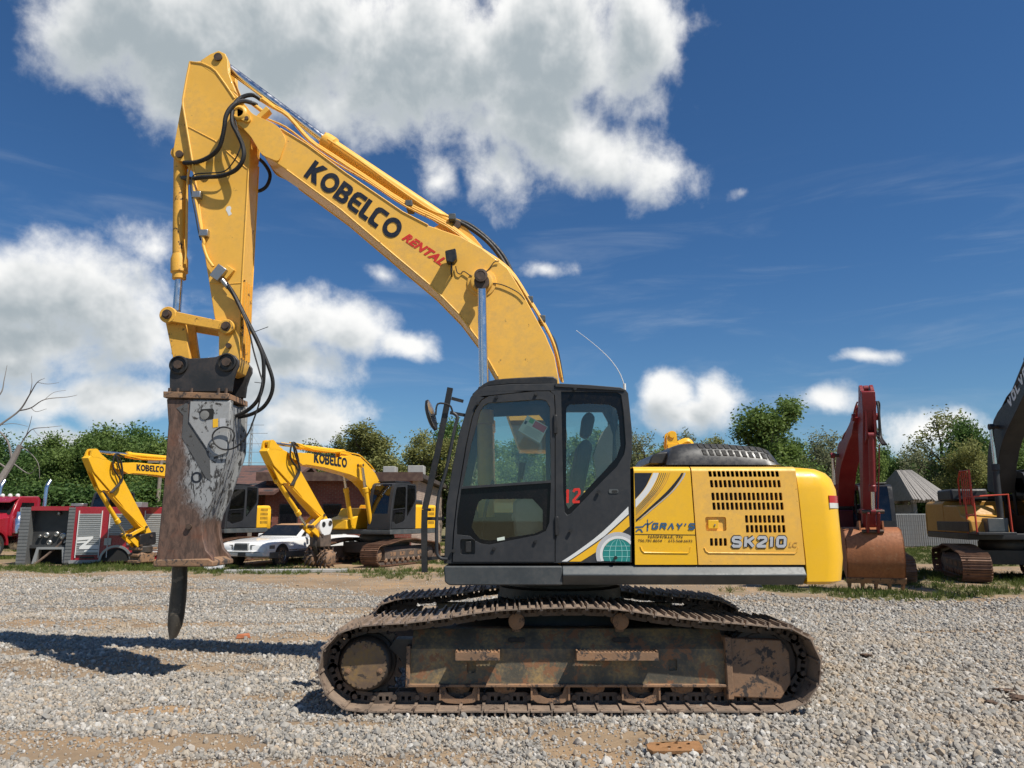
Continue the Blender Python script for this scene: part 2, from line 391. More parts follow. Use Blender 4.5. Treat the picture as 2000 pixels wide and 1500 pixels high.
M['paper_grey'] = plain('grey_print', (0.28, 0.30, 0.29), 0.6)
M['red_lens'] = plain('red_lens', (0.45, 0.012, 0.012), 0.15)
M['clear_lens'] = plain('clear_lens', (0.62, 0.60, 0.56), 0.15)
M['seat'] = paint('seat_fabric', (0.025, 0.026, 0.028), 0.8, 0.2, dirt_amt=0.2)
M['trim'] = paint('cab_trim', (0.20, 0.20, 0.19), 0.6, 0.1, dirt_amt=0.2)
M['trim_light'] = paint('pale_cab_trim', (0.42, 0.42, 0.40), 0.6, 0.1, dirt_amt=0.2)
M['red_paint'] = paint('dark_red_paint', (0.20, 0.012, 0.016), 0.42, 0.12, (0.12, 0.06, 0.05), 0.3, 2.2, (0.30, 0.22, 0.18), 0.33)
M['rust'] = paint('rusty_bucket_steel', (0.32, 0.115, 0.040), 0.62, 0.3, (0.10, 0.045, 0.028), 0.7, 1.6, (0.32, 0.15, 0.07), 0.40, bump=0.25, streak=True)
M['volvo_grey'] = paint('anthracite_paint', (0.022, 0.024, 0.028), 0.5, 0.12, (0.10, 0.09, 0.08), 0.3, 2)
M['volvo_yellow'] = paint('ochre_paint', (0.48, 0.24, 0.03), 0.5, 0.08, (0.2, 0.14, 0.08), 0.35, 2)
M['rail_red'] = paint('orange_rail_paint', (0.50, 0.05, 0.02), 0.5, 0.1, dirt_amt=0.2)
M['car_white'] = paint('white_car_paint', (0.74, 0.74, 0.73), 0.25, 0.03, (0.35, 0.30, 0.24), 0.22, 2, coat=0.5)
M['car_top'] = paint('tan_vinyl_roof', (0.42, 0.23, 0.11), 0.7, 0.12, dirt_amt=0.3)
M['tyre'] = paint('dusty_tyre', (0.030, 0.028, 0.026), 0.8, 0.2, (0.26, 0.17, 0.10), 0.75, 5)
M['tyre_black'] = paint('tyre', (0.02, 0.02, 0.02), 0.75, 0.2, (0.14, 0.11, 0.08), 0.3, 5)
M['truck_red'] = paint('truck_red_paint', (0.30, 0.010, 0.022), 0.28, 0.06, (0.12, 0.06, 0.05), 0.15, 2, coat=0.5)
M['alu'] = paint('brushed_aluminium', (0.36, 0.37, 0.36), 0.42, 0.08, (0.2, 0.18, 0.15), 0.25, 3, metal=0.7)
M['alu_dull'] = paint('dull_aluminium', (0.30, 0.31, 0.31), 0.55, 0.1, (0.2, 0.18, 0.15), 0.3, 3, metal=0.35)
M['alu_dark'] = paint('grimy_aluminium', (0.17, 0.175, 0.175), 0.55, 0.15, (0.1, 0.09, 0.08), 0.4, 3, metal=0.3)
M['lamp_glass'] = paint('lamp_glass', (0.16, 0.165, 0.16), 0.12, .1, dirt_amt=.2)
M['bark'] = paint('bark', (0.10, 0.080, 0.060), 0.9, 0.3, (0.20, 0.17, 0.14), 0.5, 3, bump=0.5)
M['bark_dead'] = paint('bleached_bark', (0.22, 0.195, 0.175), 0.9, 0.2, (0.10, 0.085, 0.07), 0.7, 1.2, bump=0.4)
M['wood_grey'] = paint('weathered_wood', (0.26, 0.24, 0.22), 0.85, 0.25, (0.12, 0.11, 0.10), 0.5, 4, streak=True)
M['pole'] = paint('pole_wood', (0.22, 0.19, 0.16), 0.9, 0.2, dirt_amt=0.3)
M['concrete'] = paint('weathered_concrete', (0.36, 0.35, 0.33), 0.9, 0.15, (0.2, 0.17, 0.13), 0.4, 4, bump=0.2)
M['brick_red'] = paint('orange_brick', (0.42, 0.14, 0.06), 0.9, 0.2, dirt_amt=0.3, scale=20, bump=0.3)

LEAF = [leaf_mat('leaf_mid_green', (0.085, 0.145, 0.034), (0.205, 0.275, 0.072), .42),
        leaf_mat('leaf_dark_green', (0.052, 0.108, 0.030), (0.130, 0.210, 0.056), .42),
        leaf_mat('leaf_olive', (0.150, 0.165, 0.050), (0.295, 0.295, 0.100), .42),
        leaf_mat('leaf_pale_spring', (0.165, 0.185, 0.098), (0.320, 0.330, 0.185), .42)]

# ------------------------------------------------------------------ ground
def fbm(x, y, o=3):
    return noise.fractal(Vector((x, y, 3.7)), 1.0, 2.0, o)
def edge_y(x):                                   # where the gravel lot gives way to bare dirt
    t = max(0, min(1, (x + 11) / 9)); e = 23.0*(1-t) + 17.0*t
    return e + 1.1*fbm(x*0.35, 1.3) - (0.8 if x > 6 else 0)
PATCHES = [(-7.2,12.7,4.2,.55),(-6.6,10.2,1.3,.3),(-2.6,14.6,2.0,.35),(-1.9,13.0,1.6,.35),(0.2,13.0,1.5,.4),(-2.3,11.0,1.6,.28),(-2.4,6.2,.5,.3),(-3.5,5.8,.6,.25),(0.95,6.35,.75,.32),(0.75,5.8,.55,.3),(-1.5,6.7,.6,.16),(-3.0,7.2,.8,.2),
           (7.2,11.8,2.2,.2),(5.2,16.2,1.6,.3)]
def gravel_amt(x, y):
    e = edge_y(x)
    g = max(0.0, min(1.0, (e - y)/1.2 + 0.5))
    for (cx, cy, rx, ry) in PATCHES:
        d = math.hypot((x-cx)/rx, (y-cy)/ry) + 0.75*fbm(x*1.3, y*2.2)
        g = min(g, max(0.15, min(1, (d - 0.55)/0.55)))
    n = fbm(x*0.30 + 5, y*0.95 + 2, 4)
    left = 1.0 if x < 1.5 else max(0.0, 1 - (x-1.5)/2.5)
    g *= 1 - 0.75*left*max(0, min(1, (n - 0.10)/0.22))
    return g
def grass_amt(x, y):
    if y < 15.5: return 0.0
    n = fbm(x*0.28 + 9, y*0.5, 4)
    g = max(0, min(1, (n + 0.02)/0.3)) * max(0, min(1, (y - 20)/5))
    for (cx, cy, rx, ry) in ((-17,25.8,6,1.3),(-9,25.2,3.4,1.1),(-5.5,24.6,2.0,.6),(8.4,16.9,1.6,.9),(6.9,18.4,1.6,.8),(11.3,18.2,1.6,1.3),(12.6,22,3,3),(15.3,19.8,3,1.6),(10.8,24,2,2.6),(-3.6,23.0,1.2,.5)):
        d = math.hypot((x-cx)/rx, (y-cy)/ry) + 0.6*fbm(x*0.8, y*0.8)
        g = max(g, max(0, min(1, (1.05 - d)/0.45)))
    if y > 46: g = max(g, 0.7)
    return g
def gz(x, y):
    if y > 60 or abs(x) > 60: return -0.03
    z = 0.028*fbm(x*0.55, y*0.55) - 0.012
    if -3.2 < x < 3.8 and 6.3 < y < 10.6: z = min(z, -0.008)
    return z
def build_ground():
    m, nt, out = newmat('gravel_lot_ground')
    pos = nt.nodes.new('ShaderNodeNewGeometry').outputs['Position']
    ag = N(nt, 'ShaderNodeAttribute', attribute_name='gravel').outputs['Fac']; agr = N(nt, 'ShaderNodeAttribute', attribute_name='grass').outputs['Fac']
    vor = N(nt, 'ShaderNodeTexVoronoi', {'Vector': pos, 'Scale': 26.0, 'Randomness': 1.0}, feature='F1')
    vs = N(nt, 'ShaderNodeSeparateColor', {0: vor.outputs['Color']}).outputs[0]
    vd = vor.outputs['Distance']
    stone = MIXC(nt, vs, (0.19, 0.18, 0.165), (0.46, 0.445, 0.415))
    stone = MIXC(nt, SSTEP(nt, vd, 0.35, 0.7), stone, (0.10, 0.088, 0.072))
    n1 = NOISE(nt, pos, 0.8, 6, 0.6); n2 = NOISE(nt, pos, 14, 6, 0.7)
    dirt = MIXC(nt, SSTEP(nt, n1, 0.35, 0.65), (0.225, 0.160, 0.102), (0.315, 0.228, 0.145))
    dirt = MIXC(nt, SSTEP(nt, n2, 0.4, 0.75, 0, 0.6), dirt, (0.20, 0.145, 0.095))
    dirt = MIXC(nt, SSTEP(nt, n2, 0.62, 0.7, 0, 0.6), dirt, (0.42, 0.40, 0.37))
    orange = MIXC(nt, SSTEP(nt, NOISE(nt, pos, 0.5, 4, 0.6), 0.5, 0.68, 0, 0.55), dirt, (0.40, 0.245, 0.12))
    gf = SSTEP(nt, MATH(nt, 'ADD', ag, MATH(nt, 'MULTIPLY', MATH(nt, 'SUBTRACT', n2, 0.5), 0.9)), 0.30, 0.62)
    c = MIXC(nt, gf, orange, stone)
    gr = MIXC(nt, n2, (0.075, 0.085, 0.028), (0.16, 0.145, 0.062))
    c = MIXC(nt, MATH(nt, 'MULTIPLY', SSTEP(nt, MATH(nt, 'ADD', agr, MATH(nt, 'MULTIPLY', MATH(nt, 'SUBTRACT', n2, 0.5), 0.8)), 0.3, 0.7), 0.85), c, gr)
    h = MATH(nt, 'ADD', MATH(nt, 'MULTIPLY', MATH(nt, 'MULTIPLY', vd, gf), -1.0), MATH(nt, 'MULTIPLY', n2, 0.6))
    bp = N(nt, 'ShaderNodeBump', {'Strength': 0.8, 'Distance': 0.03, 'Height': h})
    principled(nt, out, Base_Color=c, Roughness=0.92, Normal=bp.outputs[0], Specular_IOR_Level=0.2)
    xs = np.concatenate([-np.geomspace(600, 18, 16), np.arange(-17.7, 17.8, 0.17), np.geomspace(18, 600, 16)])
    ys = np.concatenate([[-300, -120, -50, -20, -8, -2, 1, 2.6], np.arange(3.6, 31, 0.17), np.geomspace(31.4, 1500, 26)])
    nx, ny = len(xs), len(ys)
    V = np.zeros((ny, nx, 3)); G = np.zeros((ny, nx)); H = np.zeros((ny, nx))
    for j, y in enumerate(ys):
        for i, x in enumerate(xs):
            V[j, i] = (x, y, gz(x, y))
            if -40 < x < 40 and -2 < y < 70:
                G[j, i] = gravel_amt(x, y); H[j, i] = grass_amt(x, y)
            else:
                G[j, i] = 0.0; H[j, i] = 0.6
    idx = np.arange(nx*ny).reshape(ny, nx)
    faces = np.stack([idx[:-1, :-1], idx[:-1, 1:], idx[1:, 1:], idx[1:, :-1]], -1).reshape(-1, 4)
    me = bpy.data.meshes.new('ground'); me.from_pydata(V.reshape(-1, 3).tolist(), [], faces.tolist())
    for nm, A in (('gravel', G), ('grass', H)):
        at = me.attributes.new(nm, 'FLOAT', 'POINT'); at.data.foreach_set('value', A.reshape(-1).astype(np.float32))
    me.shade_smooth(); me.materials.append(m)
    o = bpy.data.objects.new('ground', me); COL.objects.link(o); o['kind'] = 'structure'
    tag(o, 'gravel equipment yard with tan dirt patches and weedy far edge', None)
    return o
build_ground()

def scatter(name, label, pts, scales, protos, seed, flat=0.0, tilt=True):
    """many tiny pieces: points with a size, one small mesh instanced on each"""
    me = bpy.data.meshes.new(name); me.vertices.add(len(pts)); me.vertices.foreach_set('co', np.asarray(pts, np.float32).reshape(-1))
    at = me.attributes.new('sz', 'FLOAT', 'POINT'); at.data.foreach_set('value', np.asarray(scales, np.float32))
    o = bpy.data.objects.new(name, me); COL.objects.link(o)
    pc = bpy.data.collections.new(name + '_pieces')
    for p in protos: pc.objects.link(p)
    g = bpy.data.node_groups.new(name + '_scatter', 'GeometryNodeTree')
    g.interface.new_socket('Geometry', in_out='INPUT', socket_type='NodeSocketGeometry')
    g.interface.new_socket('Geometry', in_out='OUTPUT', socket_type='NodeSocketGeometry')
    gi = g.nodes.new('NodeGroupInput'); go = g.nodes.new('NodeGroupOutput')
    ci = g.nodes.new('GeometryNodeCollectionInfo'); ci.inputs[0].default_value = pc; ci.inputs[1].default_value = True; ci.inputs[2].default_value = True
    iop = g.nodes.new('GeometryNodeInstanceOnPoints'); g.links.new(gi.outputs[0], iop.inputs['Points']); g.links.new(ci.outputs[0], iop.inputs['Instance'])
    iop.inputs['Pick Instance'].default_value = True
    ri = g.nodes.new('FunctionNodeRandomValue'); ri.data_type = 'INT'; ri.inputs[4].default_value = 0; ri.inputs[5].default_value = len(protos)-1
    g.links.new(ri.outputs[2], iop.inputs['Instance Index'])
    rv = g.nodes.new('FunctionNodeRandomValue'); rv.data_type = 'FLOAT_VECTOR'
    t = math.pi if tilt else 0.2
    rv.inputs[0].default_value = (-t, -t, -math.pi); rv.inputs[1].default_value = (t, t, math.pi); rv.inputs['Seed'].default_value = seed
    g.links.new(rv.outputs[0], iop.inputs['Rotation'])
    na = g.nodes.new('GeometryNodeInputNamedAttribute'); na.data_type = 'FLOAT'; na.inputs[0].default_value = 'sz'
    g.links.new(na.outputs[0], iop.inputs['Scale']); g.links.new(iop.outputs[0], go.inputs[0])
    md = o.modifiers.new('scatter', 'NODES'); md.node_group = g
    tag(o, label, None, kind='stuff'); return o

def stone_mat():
    m, nt, out = newmat('crushed_limestone')
    rnd = nt.nodes.new('ShaderNodeObjectInfo').outputs['Random']
    pos = nt.nodes.new('ShaderNodeNewGeometry').outputs['Position']
    cr = N(nt, 'ShaderNodeValToRGB', {0: rnd}); e = cr.color_ramp.elements
    e[0].position = 0; e[0].color = (0.24, 0.235, 0.225, 1); e[1].position = 1; e[1].color = (0.54, 0.525, 0.495, 1)
    for p, c in ((0.25, (0.27, 0.265, 0.25)), (0.45, (0.37, 0.355, 0.33)), (0.6, (0.34, 0.30, 0.25)), (0.72, (0.44, 0.40, 0.34)), (0.82, (0.40, 0.31, 0.22)), (0.9, (0.48, 0.46, 0.43))):
        k = e.new(p); k.color = (*c, 1)
    n = NOISE(nt, pos, 45, 4, 0.65)
    c = MIXC(nt, SSTEP(nt, n, 0.3, 0.7, 0, 0.35), cr.outputs[0], (0.30, 0.24, 0.17))
    big = SSTEP(nt, NOISE(nt, pos, 0.7, 4, 0.6), 0.50, 0.68, 0, 0.45)
    c = MIXC(nt, big, c, (0.36, 0.265, 0.165))
    c = MIXC(nt, 1.0, c, (0.93, 0.925, 0.915), 'MULTIPLY')
    principled(nt, out, Base_Color=c, Roughness=0.88, Specular_IOR_Level=0.25); return m
def stone_protos(mat):
    ps = []
    for k in range(6):
        bm = bmesh.new(); bmesh.ops.create_icosphere(bm, subdivisions=1 if k else 2, radius=0.5)
        rn = random.Random(k*13+1)
        for v in bm.verts:
            d = v.co.normalized(); v.co = d*(0.5 + 0.16*noise.noise(d*2.2 + Vector((k*7.1, 0, 0))) + rn.uniform(-.04, .04))
            v.co.x *= 1.15; v.co.z *= 0.78
        me = bpy.data.meshes.new('stone'); bm.to_mesh(me); bm.free(); me.materials.append(mat)
        ps.append(bpy.data.objects.new('stone', me))
    return ps
def build_gravel():
    rs = np.random.RandomState(3); pts = []; sc = []
    def layer(n, y0, y1, smin, smed, ssd, wide=0.78):
        for _ in range(n):
            u = rs.rand(); y = math.sqrt(y0*y0 + u*(y1*y1-y0*y0)); x = (rs.rand()*2-1)*wide*y
            g = gravel_amt(x, y)
            if rs.rand() > g: continue
            s = max(smin, min(0.085, smed*math.exp(ssd*rs.randn())*(1.18 if x > 1 else 0.92)))
            pts.append((x, y, gz(x, y) + s*0.20)); sc.append(s)
    layer(100000, 4.6, 8.5, 0.011, 0.0215, 0.48)
    layer(120000, 8.5, 14, 0.014, 0.026, 0.42)
    layer(80000, 14, 24, 0.020, 0.036, 0.36)
    # small stones pressed into the dirt
    for _ in range(26000):
        y = math.sqrt(rs.uniform(4.2**2, 26**2)); x = (rs.rand()*2-1)*.75*y; s = 0.010 + 0.026*rs.rand()**2; pts.append((x, y, gz(x, y)+s*.2)); sc.append(s)
    scatter('gravel', 'grey crushed limestone gravel covering the yard', pts, sc, stone_protos(stone_mat()), 2)
build_gravel()
def build_grass():
    m = leaf_mat('grass_blade', (0.050, 0.085, 0.014), (0.150, 0.175, 0.045), 0.3)
    ps = []
    for k in range(4):
        rn = random.Random(k); mb = MB()
        for b in range(16):
            a = rn.uniform(0, 6.28); r = rn.uniform(0, .5); h = rn.uniform(.5, 1.1); w = .035; l = rn.uniform(.1, .5); a2 = rn.uniform(0, 6.28)
            x, y = r*math.cos(a), r*math.sin(a); dx, dy = math.cos(a2)*w, math.sin(a2)*w
            mb.add([(x-dx, y-dy, 0), (x+dx, y+dy, 0), (x+dx*.7+l*.4*math.cos(a), y+dy*.7+l*.4*math.sin(a), h*.6), (x+l*math.cos(a), y+l*math.sin(a), h)], [(0,1,2),(0,2,3)])
        ps.append(bpy.data.objects.new('tuft', mb.mesh('tuft', m, 0)))
    rs = np.random.RandomState(8); pts = []; sc = []
    for _ in range(60000):
        y = math.sqrt(rs.uniform(15.5**2, 50**2)); x = (rs.rand()*2-1)*.8*y
        g = grass_amt(x, y)
        if rs.rand() > g*0.9: continue
        pts.append((x, y, gz(x, y))); sc.append(rs.uniform(0.07, 0.17))
    scatter('grass', 'rough weedy grass along the far edge of the yard', pts, sc, ps, 4, tilt=False)
build_grass()

# ------------------------------------------------------------------ trees
def grow(seed, h, spread, limbs, trunk_r, start=0.25, fine=3, up=0.5):
    """trunk with limbs as one mesh; returns also the twig end points"""
    rn = random.Random(seed); mb = MB(); tips = []
    def limb(p, d, L, r, lvl):
        n = 5; path = [p]; q = p.copy(); dd = d.copy()
        for i in range(n):
            dd = (dd + Vector((rn.uniform(-.25,.25), rn.uniform(-.25,.25), rn.uniform(-.08,.20)))*(0.5 if lvl == 0 else 1)).normalized()
            q = q + dd*L/n; path.append(q.copy())
        mb.tube(path, (r, r*0.35), 7 if lvl == 0 else 5, True, 2)
        if lvl >= fine - 1:
            tips.extend(path[2:])
        if lvl < fine:
            k = limbs if lvl == 0 else (4 if lvl == 1 else 3)
            for i in range(k):
                t = (start + (1-start)*(i+rn.random()*.7)/k) if lvl == 0 else (0.3 + 0.7*(i+rn.random())/k)
                j = min(int(t*n), n-1); b = path[j].lerp(path[j+1], min(1, t*n-j))
                a = rn.uniform(0, 6.283) if lvl else (i*2.4 + rn.uniform(-.4,.4))
                side = Vector((math.cos(a), math.sin(a), 0)); nd = (side*rn.uniform(.7, 1.1) + Vector((0,0,1))*up*rn.uniform(.5,1.4) + dd*.35).normalized()
                ln = (spread*(1.05 - 0.55*t) if lvl == 0 else L*rn.uniform(.45,.65))
                limb(b, nd, ln, max(0.012, r*(0.5 if lvl == 0 else .5)*(1.1-t*.4)), lvl+1)
    limb(Vector((0,0,-0.1)), Vector((0,0,1)), h*0.86, trunk_r, 0)
    return mb, tips
def leaves(seed, tips, n, size, clump):
    rs = np.random.RandomState(seed); T = np.array([tuple(t) for t in tips])
    c = T[rs.randint(0, len(T), n)] + rs.randn(n, 3)*clump
    c[:, 2] = np.maximum(c[:, 2], 0.15)
    a = rs.randn(n, 3); a /= np.linalg.norm(a, axis=1)[:, None]; b = np.cross(a, rs.randn(n, 3)); b /= np.linalg.norm(b, axis=1)[:, None]
    s = size*(0.6 + 0.8*rs.rand(n))[:, None]
    V = np.stack([c - a*s, c + b*s*.55 , c + a*s, c - b*s*.55], 1).reshape(-1, 3)
    me = bpy.data.meshes.new('crown'); nf = n
    me.vertices.add(4*n); me.vertices.foreach_set('co', V.astype(np.float32).reshape(-1))
    me.loops.add(4*n); me.loops.foreach_set('vertex_index', np.arange(4*n, dtype=np.int32))
    me.polygons.add(n); me.polygons.foreach_set('loop_start', np.arange(0, 4*n, 4, dtype=np.int32)); 
    me.update(calc_edges=True); me.validate(); return me
KINDS = {}
def tree_kind(key, seed, h, spread, limbs, r, n, size, clump, start=.25, up=.5, fine=3):
    mb, tips = grow(seed, h, spread, limbs, r, start, fine, up)
    zt = mb.mesh('trunk', M['bark'], 60)
    KINDS[key] = (zt, leaves(seed, tips, n, size, clump))
tree_kind('dense', 1, 9, 3.4, 11, .22, 24000, .115, .42, .10, .45)
tree_kind('dense2', 2, 9, 3.8, 12, .25, 24000, .12, .45, .08, .35)
tree_kind('airy', 3, 10, 3.2, 10, .18, 12000, .105, .30, .22, .8)
tree_kind('airy2', 4, 10, 3.8, 9, .20, 11000, .105, .32, .20, .7)
tree_kind('sparse', 5, 10, 4.0, 9, .20, 3000, .11, .26, .25, .75)
tree_kind('bush', 6, 4, 2.3, 9, .10, 12000, .11, .34, .03, .45, 2)
def tree(name, label, cat, kind, x, y, h, leaf, rz=0, wide=1.0, group=None):
    zt, cr = KINDS[kind]; base = {'dense': 9, 'dense2': 9, 'airy': 10, 'airy2': 10, 'sparse': 10, 'bush': 4}[kind]
    o = empty(name, (x, y, -0.03), rz); s = h/base*0.86; o.scale = (1, 1, 1); wide = wide*1.08; o.scale = (s*wide, s*wide, s)
    t = bpy.data.objects.new('trunk' if kind != 'bush' else 'stem', zt); COL.objects.link(t); t.parent = o
    c = bpy.data.objects.new('crown' if kind != 'bush' else 'foliage', cr); COL.objects.link(c); c.parent = o
    if not cr.materials: cr.materials.append(LEAF[leaf])
    c.material_slots[0].link = 'OBJECT'; c.material_slots[0].material = LEAF[leaf]
    tag(o, label, cat, group); return o
def at_px(px, Y): return (px - 1000)/F*(Y*math.cos(PITCH) + 0.2)
def top_h(py, Y): return U(1000, py, Y)[1]
# ------------------------------------------------------------------ tree line
def tline():
    G = 'trees behind the yard'
    left = [(-70,50,842,'dense',0),(10,47,850,'dense2',1),(75,51,846,'dense',0),(120,46,858,'dense2',0),(165,52,836,'dense2',0),(215,47,834,'dense',0),(262,53,838,'dense2',1),(300,47,850,'dense',0),(345,50,852,'dense2',0),(385,56,880,'dense',1)]
    for i, (px, Y, py, k, lf) in enumerate(left):
        tree('green_tree', 'dense green tree in the leafy bank behind the fire truck body', 'tree', k, at_px(px, Y), Y, top_h(py, Y)*1.04, lf, i*1.7, 1.05, 'leafy bank behind the fire truck body')
    for i, px in enumerate((-40, 40, 110, 180, 250, 320)):
        tree('green_bush', 'dark green bush at the foot of the leafy bank on the left', 'bush', 'bush', at_px(px, 43), 43, 3.6, 1, i*2.1, 1.3, 'bushes at the foot of the left bank')
    named = [
     (672,58,842,'airy2',2,1.2,'olive tree at the left end of the clump above the brick roof'),
     (742,55,806,'airy',2,1.25,'tallest olive tree above the brick building roof'),
     (803,57,826,'airy2',2,1.15,'olive tree between the tall olive one and the dark tree above the roof'),
     (858,60,812,'dense',1,.8,'dark green tree just left of the excavator front guard'),
     (905,54,840,'sparse',3,1.1,'pale spring tree behind the excavator mirror'),
     (965,56,850,'airy2',0,1.2,'green tree seen through the cab door glass'),
     (1040,58,836,'airy',0,1.2,'green tree hidden behind the cab door pillar'),
     (1130,57,820,'airy',0,1.1,'green tree seen through the rear cab window'),
     (1248,50,836,'sparse',3,1.0,'pale thin tree at the back edge of the cab'),
     (1288,47,858,'dense2',0,.9,'round green tree left of the engine hood'),
     (1336,56,832,'airy2',3,.9,'pale tree right above the front of the engine hood'),
     (1400,58,836,'airy',2,1.0,'soft olive tree above the middle of the engine hood'),
     (1482,46,752,'airy',0,1.2,'tall rounded green tree behind the engine hood'),
     (1545,50,806,'airy2',0,1.1,'green tree on the right shoulder of the tall rounded tree'),
     (1592,54,832,'sparse',3,1.2,'pale sparse tree just left of the red boom'),
     (1640,56,850,'airy',3,1.0,'pale tree partly hidden behind the red boom'),
     (1694,50,806,'airy',0,.7,'slim green tree just right of the red arm'),
     (1718,57,866,'dense',1,.7,'dark green low tree behind the red excavator cab'),
     (1776,56,868,'sparse',3,1.1,'pale leafless looking tree above the wooden shed'),
     (1838,57,790,'sparse',2,1.15,'tall open tree with bare forking limbs left of the black boom'),
     (1880,50,846,'airy2',2,1.0,'olive tree behind the orange handrails'),
     (1925,55,816,'dense2',1,.8,'dark green tree behind the black boom'),
     (1975,48,868,'dense',0,1.0,'green tree seen under the arch of the black boom'),
     (2040,50,830,'airy2',0,1.1,'green tree at the right edge of the picture')]
    for i, (px, Y, py, k, lf, wd, lb) in enumerate(named):
        tree('spring_tree', lb, 'tree', k, at_px(px, Y), Y, top_h(py, Y)*1.02, lf, i*1.3, wd, G)
    for i, px in enumerate((640, 700, 760, 830, 900, 960, 1030, 1100, 1180, 1250, 1310, 1380, 1450, 1520, 1580, 1640, 1700, 1770, 1840, 1900, 1960, 2030)):
        Y = 62 + (i % 3)*3
        tree('wild_bush', 'wild green bush low in the tree line behind the yard', 'bush', 'bush', at_px(px, Y), Y, 5.0 + (i*7 % 4)*.7, (0, 2, 1, 0)[i % 4], i*1.9, 1.2, 'low bushes in the tree line')
tline()

def dead_tree():
    Y = 36
    o = empty('dead_tree', (at_px(-20, Y), Y, -0.03)); ox = o.location.x
    def P(l, dy=0): return [(U(px, py, Y)[0]-ox, dy + 0.3*math.sin(px*.05), U(px, py, Y)[1]+.03) for px, py in l]
    mb = MB()
    mb.tube([(0.0, 0, -0.1)] + P([(-16, 985), (2, 935), (18, 900), (32, 868)]), (.22, .12), 9)
    mb.build('trunk', M['bark_dead'], o)
    lim = [([(18,900),(10,860),(-10,830),(-30,800)], .12), ([(-25,860),(0,830),(30,800),(55,770),(78,748),(95,741)], .10), ([(32,800),(60,796),(95,782),(130,775),(145,770)], .06),
           ([(-30,800),(0,770),(6,740),(10,712)], .07), ([(55,770),(62,750),(60,728)], .035), ([(32,868),(45,850),(66,838),(100,836),(122,832)], .06), ([(30,872),(50,880),(80,905),(84,935)], .05),
           ([(45,850),(55,830),(62,812)], .035), ([(20,905),(55,925),(80,905)], .06), ([(10,915),(-10,900),(-40,905)], .10), ([(60,796),(75,805),(98,800)], .03), ([(78,748),(100,752),(118,748)], .025),
           ([(95,782),(110,768),(128,762)], .02), ([(66,838),(80,850),(95,856)], .02), ([(50,880),(70,870),(92,872)], .025), ([(0,830),(20,826),(50,832)], .03)]
    for k, (l, r) in enumerate(lim):
        MB().tube(P(l), (r*.6, .008), 6).build('limb', M['bark_dead'], o)
    tag(o, 'bare bleached dead tree at the left edge behind the red truck', 'tree')
dead_tree()

# ------------------------------------------------------------------ brick building
def brick_mat(name, c1, c2, mortar, sc=1.0, ax=0):
    m, nt, out = newmat(name)
    pos = nt.nodes.new('ShaderNodeNewGeometry').outputs['Position']
    s = N(nt, 'ShaderNodeSeparateXYZ', {0: pos}); v = N(nt, 'ShaderNodeCombineXYZ', {0: s.outputs[ax], 1: s.outputs[2]}).outputs[0]
    b = N(nt, 'ShaderNodeTexBrick', {'Vector': v, 'Color1': (*c1, 1), 'Color2': (*c2, 1), 'Mortar': (*mortar, 1), 'Scale': 1.0, 'Mortar Size': 0.010, 'Brick Width': 0.30*sc, 'Row Height': 0.105*sc, 'Bias': 0.0})
    n = NOISE(nt, pos, 0.9, 6, 0.6)
    c = MIXC(nt, SSTEP(nt, n, 0.4, 0.75, 0, 0.45), b.outputs[0], tuple(x*0.5 for x in c1))
    bp = N(nt, 'ShaderNodeBump', {'Strength': 0.5, 'Distance': 0.02, 'Height': MATH(nt, 'SUBTRACT', 1.0, b.outputs['Fac'])})
    principled(nt, out, Base_Color=c, Roughness=0.9, Normal=bp.outputs[0]); return m
def shingle_mat():
    m, nt, out = newmat('patchy_shingles')
    pos = nt.nodes.new('ShaderNodeNewGeometry').outputs['Position']
    s = N(nt, 'ShaderNodeSeparateXYZ', {0: pos}); v = N(nt, 'ShaderNodeCombineXYZ', {0: s.outputs[0], 1: MATH(nt, 'MULTIPLY', s.outputs[2], 1.0)}).outputs[0]
    b = N(nt, 'ShaderNodeTexBrick', {'Vector': v, 'Color1': (0.17, 0.075, 0.05, 1), 'Color2': (0.12, 0.06, 0.045, 1), 'Mortar': (0.06, 0.035, 0.03, 1), 'Scale': 1.0, 'Mortar Size': 0.012, 'Brick Width': 0.5, 'Row Height': 0.10, 'Bias': 0.1})
    vm = N(nt, 'ShaderNodeVectorMath', {0: pos, 1: (0.7, 0.7, 4.0)}, operation='MULTIPLY').outputs[0]
    c = MIXC(nt, SSTEP(nt, NOISE(nt, vm, 1.1, 4, 0.6), 0.52, 0.58), b.outputs[0], (0.035, 0.030, 0.030))
    principled(nt, out, Base_Color=c, Roughness=0.9); return m
